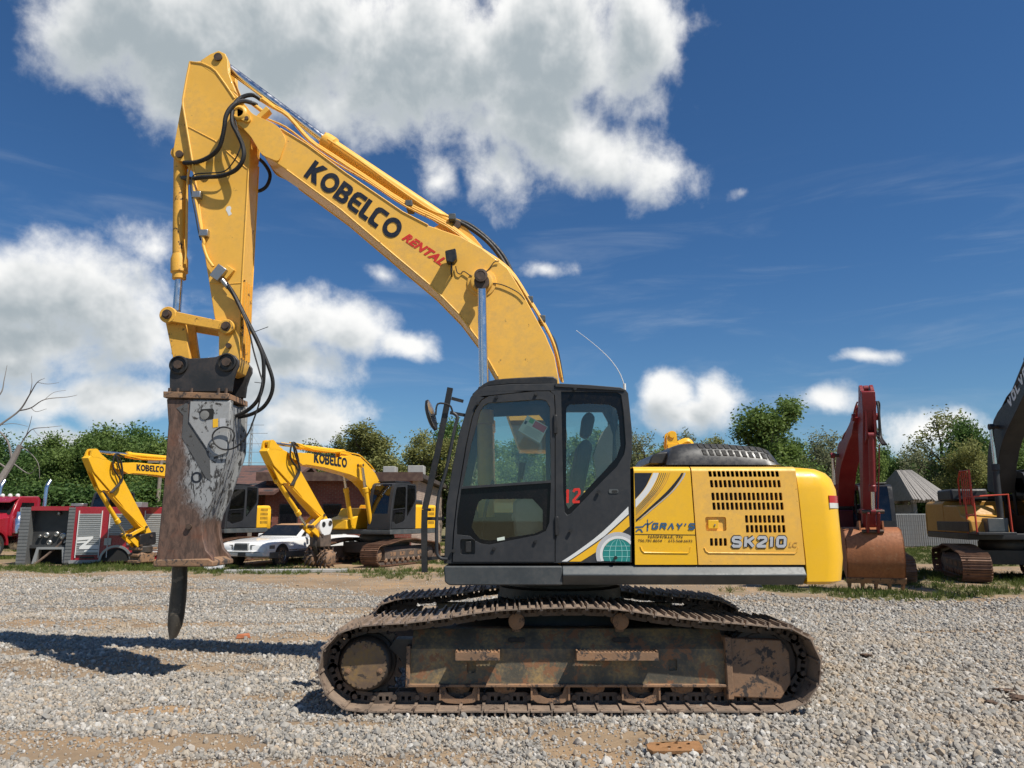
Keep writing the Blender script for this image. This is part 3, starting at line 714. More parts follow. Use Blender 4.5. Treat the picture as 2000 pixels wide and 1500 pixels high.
def building():
    o = empty('brick_building', (-9.0, 41, 0)); 
    br = brick_mat('red_brick_wall', (0.21, 0.060, 0.040), (0.15, 0.042, 0.030), (0.20, 0.15, 0.12)); tan = brick_mat('pale_painted_brick', (0.46, 0.36, 0.29), (0.38, 0.28, 0.22), (0.28, 0.22, 0.18), ax=1)
    rf = paint('tar_roof_edge', (0.045, 0.036, 0.032), 0.85, 0.2, (0.16, 0.10, 0.07), 0.5, 2)
    def b(*a): mb = MB(); mb.box(a[0]+9, a[1]+9, a[2]-41, a[3]-41, a[4], a[5]); return mb
    b(-13.2, -5.33, 40, 54, -.1, 3.72).build('wall', br, o)
    MB().box(-5.33+9, -5.05+9, 40.0-41-.003, 54-41, -.1, 3.66).build('side_wall', tan, o)
    MB().box(-13.5+9, -4.7+9, 39.3-41, 54.6-41, 3.72, 4.0).build('roof', rf, o, bevel=.04)
    mb = MB(); mb.box(-13.5+9, -4.7+9, 39.22-41, 39.3-41, 3.60, 4.06); mb.build('fascia', paint('brown_fascia', (0.075, 0.040, 0.032), 0.8, 0.2, dirt_amt=.4, scale=3), o)
    for x0, x1, z1 in ((-7.3, -6.6, 4.55), (-5.9, -5.0, 4.6), (-8.2, -7.9, 4.4)):
        MB().box(x0+9, x1+9, 42-41, 43-41, 4.0, z1).build('roof_vent', M['concrete'], o, bevel=.03)
    # left wing with a sloping shingle roof over an open porch
    b(-17.6, -13.2, 43, 54, -.1, 2.9).build('wing_wall', br, o)
    sh = shingle_mat()
    prof = [(38.6-41, 2.85), (38.6-41, 3.02), (45.5-41, 4.85), (53-41, 3.2), (53-41, 3.05), (45.5-41, 4.68)]
    MB().prism(prof, -17.9+9, -12.3+9, ax='x').build('wing_roof', sh, o)
    for x in (-17.5, -15.4, -13.6): MB().box(x+9-.08, x+9+.08, 39-41, 39.16-41, -.05, 2.86).build('porch_post', M['pole'], o)
    # door and windows in the front wall
    for x, w, z0, z1 in ((-11.9, .5, 1.2, 2.4), (-9.6, .5, 1.2, 2.4)):
        f = MB(); f.box(x+9-w, x+9+w, 39.955-41, 39.99-41, z0, z1); f = f.build('window', M['black'], o)
        MB().box(x+9-w+.06, x+9+w-.06, 39.94-41, 39.952-41, z0+.06, z1-.06).build('pane', M['frit'], f)
    f = MB().box(-5.046+9, -5.02+9, 44-41, 45-41, 0, 2.1).build('door', paint('grey_steel_door', (0.22, 0.21, 0.22), 0.6), o)
    MB().cyl((-5.02+9, 44.9-41, 1), (-4.97+9, 44.9-41, 1), .03, 8).build('handle', M['steel'], f)
    tag(o, 'long low red brick building with patchy shingle roof behind the yellow excavators', 'building')
building()

def shed():
    Y = 47; x0 = at_px(1738, Y); x1 = at_px(1812, Y); cx = (x0+x1)/2; w = (x1-x0)/2
    o = empty('wooden_shed', (cx, Y, 0)); zt = top_h(920, Y); ze = top_h(976, Y)
    for sx in (-1, 1):
        for sy in (-1, 1): MB().box(sx*(w-.3)-.11, sx*(w-.3)+.11, sy*2.2-.11, sy*2.2+.11, -.05, ze).build('post', M['pole'], o)
    rn = random.Random(4)
    MB().box(-w, w, -2.5, -2.38, ze-.22, ze-.02).build('beam', M['pole'], o); MB().box(-w, w, 2.38, 2.5, ze-.22, ze-.02).build('beam', M['pole'], o)
    MB().box(-w*.2, w*.75, 1.2, 1.35, 0, ze-.3).build('back_wall', M['wood_grey'], o)
    # hipped roof of old boards: front slope, back slope, board by board
    n = 15; rl, rr = -w*.55, w*.25
    for side in (-1, 1):
        for i in range(n):
            a0, a1 = i/n, (i+1)/n - .012
            e0 = -w*1.05 + 2.10*w*a0; e1 = -w*1.05 + 2.10*w*a1; t0 = rl + (rr-rl)*a0; t1 = rl + (rr-rl)*a1; lift = rn.uniform(0, .06); ex = rn.uniform(-.15, .15)
            lo = ze - .1 - ex*.4; t = .04
            vs = [(e0, side*(2.9+ex), lo), (e1, side*(2.9+ex), lo+lift*.3), (t1, side*.1, zt+lift), (t0, side*.1, zt)]
            mb = MB(); mb.loft([[v for v in vs], [(v[0], v[1], v[2]+t) for v in vs]]); mb.build('roof_board', M['wood_grey'], o)
    for sx in (-1, 1):
        tx = rl if sx < 0 else rr
        mb = MB(); vs = [(sx*w*1.05, -2.9, ze-.1), (sx*w*1.05, 2.9, ze-.1), (tx, .1, zt), (tx, -.1, zt)]
        mb.loft([vs, [(v[0], v[1], v[2]+.04) for v in vs]]); mb.build('roof_end', M['wood_grey'], o)
    tag(o, 'open wooden shed with a grey weathered board roof beyond the fence', 'shed')
shed()
def fence():
    Y = 44; xa, xb = at_px(1560, Y), at_px(2200, Y); o = empty('slatted_fence', ((xa+xb)/2, Y, 0)); h = 1.85; L = xb-xa
    m, nt, out = newmat('grey_fence_slats')
    pos = nt.nodes.new('ShaderNodeNewGeometry').outputs['Position']; s = N(nt, 'ShaderNodeSeparateXYZ', {0: pos})
    wv = MATH(nt, 'FRACT', MATH(nt, 'MULTIPLY', s.outputs[0], 8.0)); 
    rowi = MATH(nt, 'FRACT', MATH(nt, 'MULTIPLY', s.outputs[2], 4.0))
    c = MIXC(nt, SSTEP(nt, wv, 0.62, 0.72), (0.17, 0.175, 0.175), (0.06, 0.06, 0.06)); c = MIXC(nt, SSTEP(nt, rowi, 0.8, 0.9, 0, .5), c, (0.09, 0.09, 0.09))
    c = MIXC(nt, SSTEP(nt, NOISE(nt, pos, 1.5, 4), 0.4, 0.7, 0, .4), c, (0.12, 0.11, 0.10)); principled(nt, out, Base_Color=c, Roughness=0.7)
    n = 9
    for i in range(n+1): MB().cyl((-L/2 + L*i/n, .06, -.1), (-L/2 + L*i/n, .06, h+.08), .045, 8).build('post', M['alu_dull'], o)
    for i in range(n):
        mb = MB(); k = 18
        for j in range(k):
            a = -L/2 + L*(i + j/k)/n; mb.box(a+.004, a+L/n/k-.012, -.012+.006*(j % 2), .012+.006*(j % 2), .05, h)
        p = mb.build('slat_panel', m, o, smooth=0); p['kind'] = 'stuff'
    mb = MB(); mb.cyl((-L/2, .05, h+.03), (L/2, .05, h+.03), .025, 8); mb.build('top_rail', M['alu_dull'], o)
    tag(o, 'grey chain link fence with privacy slats behind the right hand excavators', 'fence')
fence()
def poles():
    Y = 42; x = at_px(308, Y); o = empty('utility_pole', (x, Y, 0))
    MB().cyl((0, 0, -.1), (0.05, 0, top_h(890, Y)), .14, 10, .10).build('shaft', M['pole'], o); MB().box(-.7, .75, -.05, .05, top_h(902, Y)-.06, top_h(902, Y)+.06).build('crossarm', M['pole'], o)
    tag(o, 'weathered wooden utility pole half hidden by the breaker', 'pole')
    Y = 110; x = at_px(482, Y); o = empty('radio_mast', (x, Y, 0)); zt = top_h(826, Y)
    mb = MB()
    for k in range(3):
        a = k*2.094; mb.cyl((.35*math.cos(a), .35*math.sin(a), 0), (.16*math.cos(a), .16*math.sin(a), zt), .05, 5)
    for i in range(22):
        z = zt*i/22; r = .35-.19*i/22
        mb.cyl((r, 0, z), (-r*.5, r*.86, z+zt/22), .025, 4); mb.cyl((-r*.5, -r*.86, z), (r, 0, z+zt/22), .025, 4)
    mb.build('lattice', M['alu_dull'], o)
    for f, w in ((.98, 1.8), (.90, 2.4), (.80, 3.0), (.72, 1.6), (.62, 2.6)): MB().cyl((-w, 0, zt*f), (w, 0, zt*f), .035, 5).build('antenna', M['alu_dull'], o)
    MB().lathe((1.4, 0, zt*.30), (0, 0, 1), [(.3, 0), (.9, .3), (.9, 1.2), (.3, 1.6)], 10).build('drum', M['white_vinyl'], o)
    for a in (0.3, 2.4, 4.5): MB().cyl((0, 0, zt*.9), (9*math.cos(a), 9*math.sin(a), 0), .015, 4).build('guy_wire', M['alu_dull'], o)
    tag(o, 'thin lattice radio mast far behind the brick building', 'mast')
poles()
# ------------------------------------------------------------------ the excavator in front
YC = 8.395                        # its centre line, metres from the camera
XC = U(1115, 1300, 6.9)[0]
def Q(px, py, yl=0.0):            # photograph pixel on the machine plane yl -> local x, z
    x, z = U(px, py, YC + yl); return (x - XC, z)
def QL(l, yl): return [Q(a, b, yl) for a, b in l]
def zl(l, off, sc): return [(off[0] + a/sc, off[1] + b/sc) for a, b in l]

TRK = -1.495; SW = 0.78
def resample(P, n):
    P = P + [P[0]]; L = [0]
    for a, b in zip(P, P[1:]): L.append(L[-1] + math.hypot(b[0]-a[0], b[1]-a[1]))
    out = []; j = 0
    for k in range(n):
        s = L[-1]*k/n
        while L[j+1] < s: j += 1
        t = (s-L[j])/(L[j+1]-L[j]); out.append((P[j][0]+(P[j+1][0]-P[j][0])*t, P[j][1]+(P[j+1][1]-P[j][1])*t))
    return out, L[-1]/n
_tp = QL([(702,1222),(789,1216),(870,1206),(951,1193),(1045,1187.5),(1140,1185.5),(1216,1190),(1300,1203),(1384,1212),(1470,1219),(1522,1225)], TRK)
_ic = (1.84, 0.415); _sc = (-1.865, 0.40)
_tp = [p for p in _tp]
_tp += [(_ic[0] + 0.395*math.cos(R(a)), _ic[1] + 0.385*math.sin(R(a))) for a in (55, 35, 15, -5, -25, -45, -65, -85)]
_tp += [(x, 0.030) for x in (1.6, 1.1, 0.6, 0, -.6, -1.2, -1.65)]
_tp += [(_sc[0] + 0.385*math.cos(R(a)), _sc[1] + 0.372*math.sin(R(a))) for a in (-95, -115, -135, -155, -175, -195, -215, -232)]
TRACK_PATH = sm2(_tp, 6, True)
NSHOE = 48
TP, PITCH_T = resample(TRACK_PATH, NSHOE)

def shoe_mesh(w, mat, p=PITCH_T):
    mb = MB(); h = p/2
    hole = lambda cx, cy: [(cx-.018, cy-.03), (cx+.018, cy-.03), (cx+.018, cy+.03), (cx-.018, cy+.03)]
    mb.prism([(-h+.003, -w/2), (h-.007, -w/2), (h-.007, w/2), (-h+.003, w/2)], -.012, 0, holes=[hole(-.05, w*.32)], ax='z')
    for gx, gh in ((-h+.012, .028), (.0, .030), (h-.030, .028)):
        mb.prism([(gx-.010, 0), (gx-.006, gh), (gx+.006, gh), (gx+.010, 0)], -w/2+.004, w/2-.004)
    mb.box(h-.010, h+.016, -w/2+.01, w/2-.01, -.030, -.0125)
    return mb.mesh('shoe', mat, 30)
SHOE_MAIN = shoe_mesh(SW, M['shoe']); SHOE_FAR = shoe_mesh(0.70, M['shoe_far'])
def build_track(root, yc, shoe, detail=True, path=TP, rock=0.0):
    n = len(path); mb = MB(); segs = []
    for k in range(n):
        a = Vector((path[k][0], 0, path[k][1])); b = Vector((path[(k+1) % n][0], 0, path[(k+1) % n][1]))
        c = (a+b)/2; d = (b-a).normalized(); out = Vector((0, 1, 0)).cross(d)          # path runs clockwise seen from -y
        if out.dot(c - Vector((0.1, 0, .45))) < 0: out = -out
        L = (b-a).length; segs.append((c, d, out))
        for sy in (-.095, .095):
            prof = [(-L*.56, -.035), (-L*.50, -.012), (L*.42, -.012), (L*.56, -.05), (L*.56, -.085), (L*.40, -.108), (-L*.40, -.108), (-L*.56, -.08)]
            if detail: holes = [[(-.045, -.075), (-.015, -.075), (-.015, -.035), (-.045, -.035)], [(.015, -.075), (.045, -.075), (.045, -.035), (.015, -.035)]]
            else: holes = []
            t = MB(); t.prism(prof, sy-.02, sy+.02, holes=holes)
            mt = Matrix.Identity(4)
            for r in range(3): mt[r][0] = d[r]; mt[r][1] = (0, 1, 0)[r]; mt[r][2] = out[r]; mt[r][3] = (c[0], yc, c[2])[r]
            t.xform(mt); mb.add(t.v, t.f)
        if detail: mb.cyl((a.x - out.x*.07, yc-.15, a.z - out.z*.07), (a.x - out.x*.07, yc+.15, a.z - out.z*.07), .024, 8)
    tr = mb.build('track', M['link'], root, smooth=30)
    for (c, d, out) in segs:
        s = bpy.data.objects.new('shoe', shoe); COL.objects.link(s); s.parent = tr
        y = out.cross(d)
        mt = Matrix((( d.x, y.x, out.x, c.x), (d.y, y.y, out.y, yc), (d.z, y.z, out.z, c.z), (0, 0, 0, 1)))
        s.matrix_local = mt
    return tr

CAB_OUT = [(867,1101),(872,984),(884,910),(897,846),(911,800),(919,776),(929,764),(952,754),(1000,750),(1083,749),(1150,752),(1212,757),(1222,761),(1227,768),(1234,837),(1235,884),(1231,908),(1234,1099)]
DOOR = [(883,1098),(886,1040),(893,975),(911,867),(922,815),(930,795),(940,781),(954,773),(1000,768),(1049,763.5),(1074,763.5),(1083,772),(1084.5,800),(1084.5,1098)]
DWIN = [(903,950),(920,868),(938,803),(945,792),(954,787),(1000,784),(1056,780),(1067,783),(1074,795),(1076,938)]
DLOW = [(901,955),(892.5,1013),(892.5,1044),(918,1047),(928,1056),(940,1062),(956,1064),(1050,1045),(1066,1037),(1073,1020),(1076,943)]
DLOWC = [(921,1030),(928,1000),(935,980),(942,975),(1040,974),(1060,996),(1060,1035),(1045,1042),(956,1056),(938,1053),(928,1042)]
RWIN = [(1096,765),(1205,766),(1213,772),(1217,800),(1222,867),(1219,887),(1205,911),(1172,944),(1143,974),(1115,1003),(1108,1006),(1103,1000),(1100,960)]
RWINC = [(1106,797),(1112,790),(1150,788),(1190,790),(1204,798),(1209,820),(1212,870),(1205,892),(1185,915),(1150,952),(1120,985),(1110,994),(1106,985)]
CN = -1.325; CF = -0.34            # cab near and far walls
BOOM_PX = [(511,236),(521,237),(547,251),(600,283),(676,339),(786,414),(836,440),(900,462),(940,484),(991,523),(1019,569),(1042,612),(1065,654),(1083,696),(1091,739),(1100,790),(1108,850),(1106,872),(1090,884),(1073,879),(1015,878),(988,802),(971.6,735),(952,700),(934.5,664),(896,613),(846,562),(772,500),(666,410),(560,332),(512,300)]
FORK_PX = [(453,224),(457,208),(468,200),(481,206),(493,224),(530,240),(547,251),(560,275),(545,318),(512,304),(491,268),(474,250),(458,240)]
ALUG_PX = [(392,118),(410,106),(427,99),(440,105),(445,118),(446,141),(453,160),(462,182),(440,170),(420,146),(398,132)]
ARM_PX = [(371,121),(392,119),(404,126),(414,134),(426,146),(444,166),(464,187),(479,213),(492,255),(487,301),(477,480),(471,587),(468,650),(468,702),(460,724),(444,730),(430,724),(427,700),(427,657),(418,616),(409,557),(397,484),(394,440),(379,336),(357,205),(357,195),(365,150)]
BW = 0.25; AW = 0.165
BOOM_XZ = QL(BOOM_PX, -BW); FORK_XZ = QL(FORK_PX, -BW); ARM_XZ = QL(ARM_PX, -AW); ALUG_XZ = QL(ALUG_PX, -AW)
P_FOOT = Q(1085, 862, -BW); P_TIP = Q(469, 224, -BW); P_NOSE = Q(445, 708, -AW); P_CYL = Q(941, 552, -BW); P_ACYL = Q(894, 448, 0); P_ATOP = Q(427, 113, -AW)

LETTERS = {
 'K': (.90, [[(0,0),(.27,0),(.27,.36),(.55,0),(.92,0),(.50,.52),(.90,1),(.55,1),(.27,.66),(.27,1),(0,1)]], []),
 'O': (1.04, [[(.52+.52*math.cos(R(a)), .5+.51*math.sin(R(a))) for a in range(0,360,12)]], [[(.52+.27*math.cos(R(a)), .5+.27*math.sin(R(a))) for a in range(0,360,12)]]),
 'B': (.84, [[(0,0),(.55,0),(.70,.04),(.80,.14),(.83,.28),(.79,.42),(.68,.52),(.75,.60),(.78,.73),(.74,.88),(.64,.97),(.5,1),(0,1)]], [[(.27,.21),(.46,.21),(.54,.25),(.555,.30),(.53,.37),(.46,.40),(.27,.40)], [(.27,.61),(.43,.61),(.50,.66),(.515,.71),(.50,.76),(.43,.80),(.27,.80)]]),
 'E': (.80, [[(.30,0),(.80,0),(.80,.22),(.36,.22),(.28,.27),(.25,.39),(.68,.39),(.68,.60),(.25,.60),(.28,.73),(.36,.79),(.80,.79),(.80,1),(.30,1),(.12,.93),(.02,.76),(0,.5),(.02,.24),(.12,.07)]], []),
 'L': (.60, [[(0,.16),(.05,.05),(.16,0),(.60,0),(.60,.22),(.27,.22),(.27,1),(0,1)]], []),
 'C': (.80, [[(.16,0),(.66,0),(.66,.22),(.36,.22),(.27,.30),(.27,.68),(.36,.79),(.80,.79),(.80,1),(.28,1),(.10,.93),(0,.78),(0,.16),(.05,.05)]], [])}
def logo(name, mat, parent, o, u, v, thick=0.004, word='KOBELCO'):
    """wordmark drawn between o, o+u (end of baseline) and o+v (cap height)"""
    o = Vector(o); u = Vector(u); v = Vector(v); nrm = u.cross(v).normalized()
    tot = sum(LETTERS[c][0] + .05 for c in word) - .05; x = 0; mb = MB()
    for c in word:
        w, polys, holes = LETTERS[c]
        for pl in polys:
            t = MB(); t.prism([((x+a)/tot, b) for a, b in pl], 0, thick, holes=[[((x+a)/tot, b) for a, b in h] for h in holes], ax='z')
            mb.add([o + u*p[0] + v*p[1] + nrm*(p[2]+.001) for p in t.v], t.f)
        x += w + .05
    return mb.build(name, mat, parent, smooth=0)

STROKES = {   # block capitals: pen strokes on a unit square
 'S': [[(1,.86),(.86,1),(.14,1),(0,.86),(0,.66),(.14,.54),(.86,.46),(1,.34),(1,.14),(.86,0),(.14,0),(0,.14)]], 'K': [[(0,0),(0,1)],[(0,.42),(1,1)],[(.35,.6),(1,0)]],
 '2': [[(0,.84),(.14,1),(.86,1),(1,.86),(1,.64),(0,.14),(0,0),(1,0)]], '1': [[(.1,.82),(.45,1),(.45,0)]], '0': [[(.15,0),(0,.15),(0,.85),(.15,1),(.85,1),(1,.85),(1,.15),(.85,0),(.15,0)]],
 'G': [[(1,.84),(.86,1),(.14,1),(0,.86),(0,.14),(.14,0),(.86,0),(1,.14),(1,.46),(.5,.46)]], 'R': [[(0,0),(0,1),(.86,1),(1,.86),(1,.6),(.86,.46),(0,.46)],[(.5,.46),(1,0)]], 'A': [[(0,0),(.5,1),(1,0)]],
 'Y': [[(0,1),(.5,.45),(1,1)],[(.5,.5),(.5,0)]], "'": [[(.3,1),(.2,.75)]], 'V': [[(0,1),(.5,0),(1,1)]], 'O': [[(.15,0),(0,.15),(0,.85),(.15,1),(.85,1),(1,.85),(1,.15),(.85,0),(.15,0)]], 'L': [[(0,1),(0,0),(1,0)]], 'E': [[(1,1),(0,1),(0,0),(1,0)],[(0,.5),(.8,.5)]]}
def block_text(name, word, mat, parent, o, u, v, pen=.2, thick=.003, shear=.0, gap=.35, narrow=('1', "'"), fit=True):
    o = Vector(o); u = Vector(u); v = Vector(v); nrm = u.cross(v).normalized(); asp = v.length/u.length
    ws = [(.45 if c in narrow else 1.0) for c in word]; tot = sum(ws) + gap*(len(word)-1); mb = MB(); x = 0; lay = 0
    cw = 1.0/tot; hp = pen*asp/2          # pen half width in u units
    for c, w in zip(word, ws):
        for st in STROKES[c]:
            for i, (a, b) in enumerate(zip(st, st[1:])):
                ix = hp; iy = pen/2; W = w*cw
                P = [Vector(((x*cw + ix + (W-2*ix)*p[0])/asp, iy + (1-2*iy)*p[1])) for p in (a, b)]
                d = (P[1]-P[0]).normalized(); n = Vector((-d.y, d.x))*pen/2; e0 = d*pen*.20
                q = [P[0]-e0+n, P[0]-e0-n, P[1]+e0-n, P[1]+e0+n]; lay += 1
                mb.add([o + u*((k.x + shear*(k.y-.5))*asp) + v*k.y + nrm*(thick + lay*.00006) for k in q], [(0,1,2,3)])
        x += w + gap
    return mb.build(name, mat, parent, smooth=0)
def cab_shell(root, glass, frame_mat, main):
    out = QL(CAB_OUT, CN); door = QL(DOOR, CN); dwin = QL(DWIN, CN); dlow = QL(DLOW, CN); rwin = QL(RWIN, CN)
    mb = MB(); mb.prism(out, CN, CN+.05, holes=[door, rwin])
    # far wall with one large window
    fo = out; fw = [Q(925,1000,CN), Q(905,950,CN), Q(940,803,CN), Q(956,788,CN), Q(1060,784,CN), Q(1074,800,CN), Q(1076,1000,CN)]
    fr = [Q(1098,778,CN), Q(1200,778,CN), Q(1212,800,CN), Q(1214,930,CN), Q(1098,990,CN)]
    mb.prism(fo, CF-.05, CF, holes=[fw, fr])
    # roof and rear skin, following the side outline
    def strip(pts, t, y0, y1):
        for (a, b) in zip(pts, pts[1:]):
            d = Vector((b[0]-a[0], b[1]-a[1])); n = Vector((d.y, -d.x)).normalized()*t
            mb.prism([a, b, (b[0]+n.x, b[1]+n.y), (a[0]+n.x, a[1]+n.y)], y0, y1)
    strip(out[6:14], .05, CN+.05, CF-.05)
    strip([out[16], out[17]], .05, CN+.05, CF-.05)
    for y0, y1 in ((CN+.05, CN+.13), (CF-.13, CF-.05)): strip(out[13:17], .05, y0, y1); strip(out[0:7], .05, y0, y1)
    strip([out[0], out[1]], .05, CN+.13, CF-.13)
    mb.box(out[0][0], out[-1][0]-.06, CN+.05, CF-.05, out[0][1]+.01, out[0][1]+.07)
    cab = mb.build('cab', frame_mat, root, bevel=.008 if main else 0)
    # door with its two openings
    ins = [(p[0] + (.006 if p[0] < -.35 else -.006), p[1] - (.006 if i > 3 and i < 11 else -.004)) for i, p in enumerate(door)]
    mb = MB(); dh = [dwin, dlow] 
    if main: dh = dh + [roundpoly(QL([(899,1053),(928,1053),(928,1083),(899,1083)], CN), .02)]
    mb.prism(ins, CN-.012, CN+.035, holes=dh)
    d = mb.build('door', frame_mat, root, bevel=.008 if main else 0)
    MB().prism(dwin, CN+.012, CN+.017).build('door_glass', glass, d, smooth=0)
    mb = MB(); mb.prism(dlow, CN+.012, CN+.018, holes=[QL(DLOWC, CN)]); mb.build('glass_border', M['frit'], d, smooth=0)
    MB().prism(QL(DLOWC, CN), CN+.013, CN+.017).build('lower_glass', glass, d, smooth=0)
    q = MB(); q.prism(rwin, CN+.012, CN+.018, holes=[QL(RWINC, CN)]); q.build('window_border', M['frit'], cab, smooth=0)
    MB().prism(QL(RWINC, CN), CN+.013, CN+.017).build('rear_side_glass', glass, cab, smooth=0)
    MB().prism(fw, CF-.03, CF-.025).build('right_side_glass', glass, cab, smooth=0)
    MB().prism(fr, CF-.03, CF-.025).build('right_rear_glass', glass, cab, smooth=0)
    w0, w1 = out[1], out[6]; fr0 = out[2:6]
    mb = MB(); pts = [out[1]] + fr0 + [out[6]]
    for a, b in zip(pts, pts[1:]):
        mb.loft([[(a[0]+.012, CN+.12, a[1]), (a[0]+.018, CN+.12, a[1]), (a[0]+.018, CF-.12, a[1]), (a[0]+.012, CF-.12, a[1])], [(b[0]+.012, CN+.12, b[1]), (b[0]+.018, CN+.12, b[1]), (b[0]+.018, CF-.12, b[1]), (b[0]+.012, CF-.12, b[1])]])
    mb.build('windscreen', glass, cab, smooth=0)
    r0, r1 = out[13], out[16]
    mb = MB(); mb.prism([(r0[0]-.02, r0[1]-.05), (r0[0]-.026, r0[1]-.05), (r1[0]-.026, r1[1]), (r1[0]-.02, r1[1])], CN+.13, CF-.13); mb.build('rear_glass', glass, cab, smooth=0)
    # seat and controls
    sx = Q(1125, 1000, -.8)[0]; zf = out[0][1]+.07
    s = MB(); s.box(sx-.55, sx-.02, -1.05, -.60, zf+.35, zf+.50); s.box(sx-.4, sx-.1, -1.0, -.65, zf, zf+.35); s = s.build('seat', M['seat'], root, bevel=.05)
    b = MB(); b.prism([(sx-.10, zf+.48), (sx+.03, zf+.46), (sx+.16, zf+1.06), (sx+.10, zf+1.14), (sx+.02, zf+1.08)], -1.06, -.60); b.build('backrest', M['seat'], s, bevel=.04)
    b = MB(); b.prism([(sx+.05, zf+1.17), (sx+.15, zf+1.15), (sx+.20, zf+1.36), (sx+.14, zf+1.42), (sx+.08, zf+1.38)], -.98, -.68); b.build('headrest', M['seat'], s, bevel=.04)
    for y in (-1.16, -.50):
        c = MB(); c.prism([(sx-.62, zf+.05), (sx-.1, zf+.05), (sx-.05, zf+.62), (sx-.5, zf+.60), (sx-.64, zf+.5)], y-.08, y+.08); c = c.build('console', M['trim'], root, bevel=.03)
        l = MB(); l.tube([(sx-.55, y, zf+.58), (sx-.58, y, zf+.72), (sx-.56, y, zf+.78)], .014, 6); l.cyl((sx-.56, y, zf+.76), (sx-.545, y, zf+.88), .028, 10, .034); l.build('joystick', M['black'], c)
    for y in (-.95, -.75):
        l = MB(); l.tube([(sx-.95, y, zf), (sx-.92, y, zf+.4), (sx-.84, y, zf+.72)], .014, 6); l.box(sx-1.05, sx-.88, y-.06, y+.06, zf+.02, zf+.05); l.build('travel_lever', M['black'], root)
    return cab, d

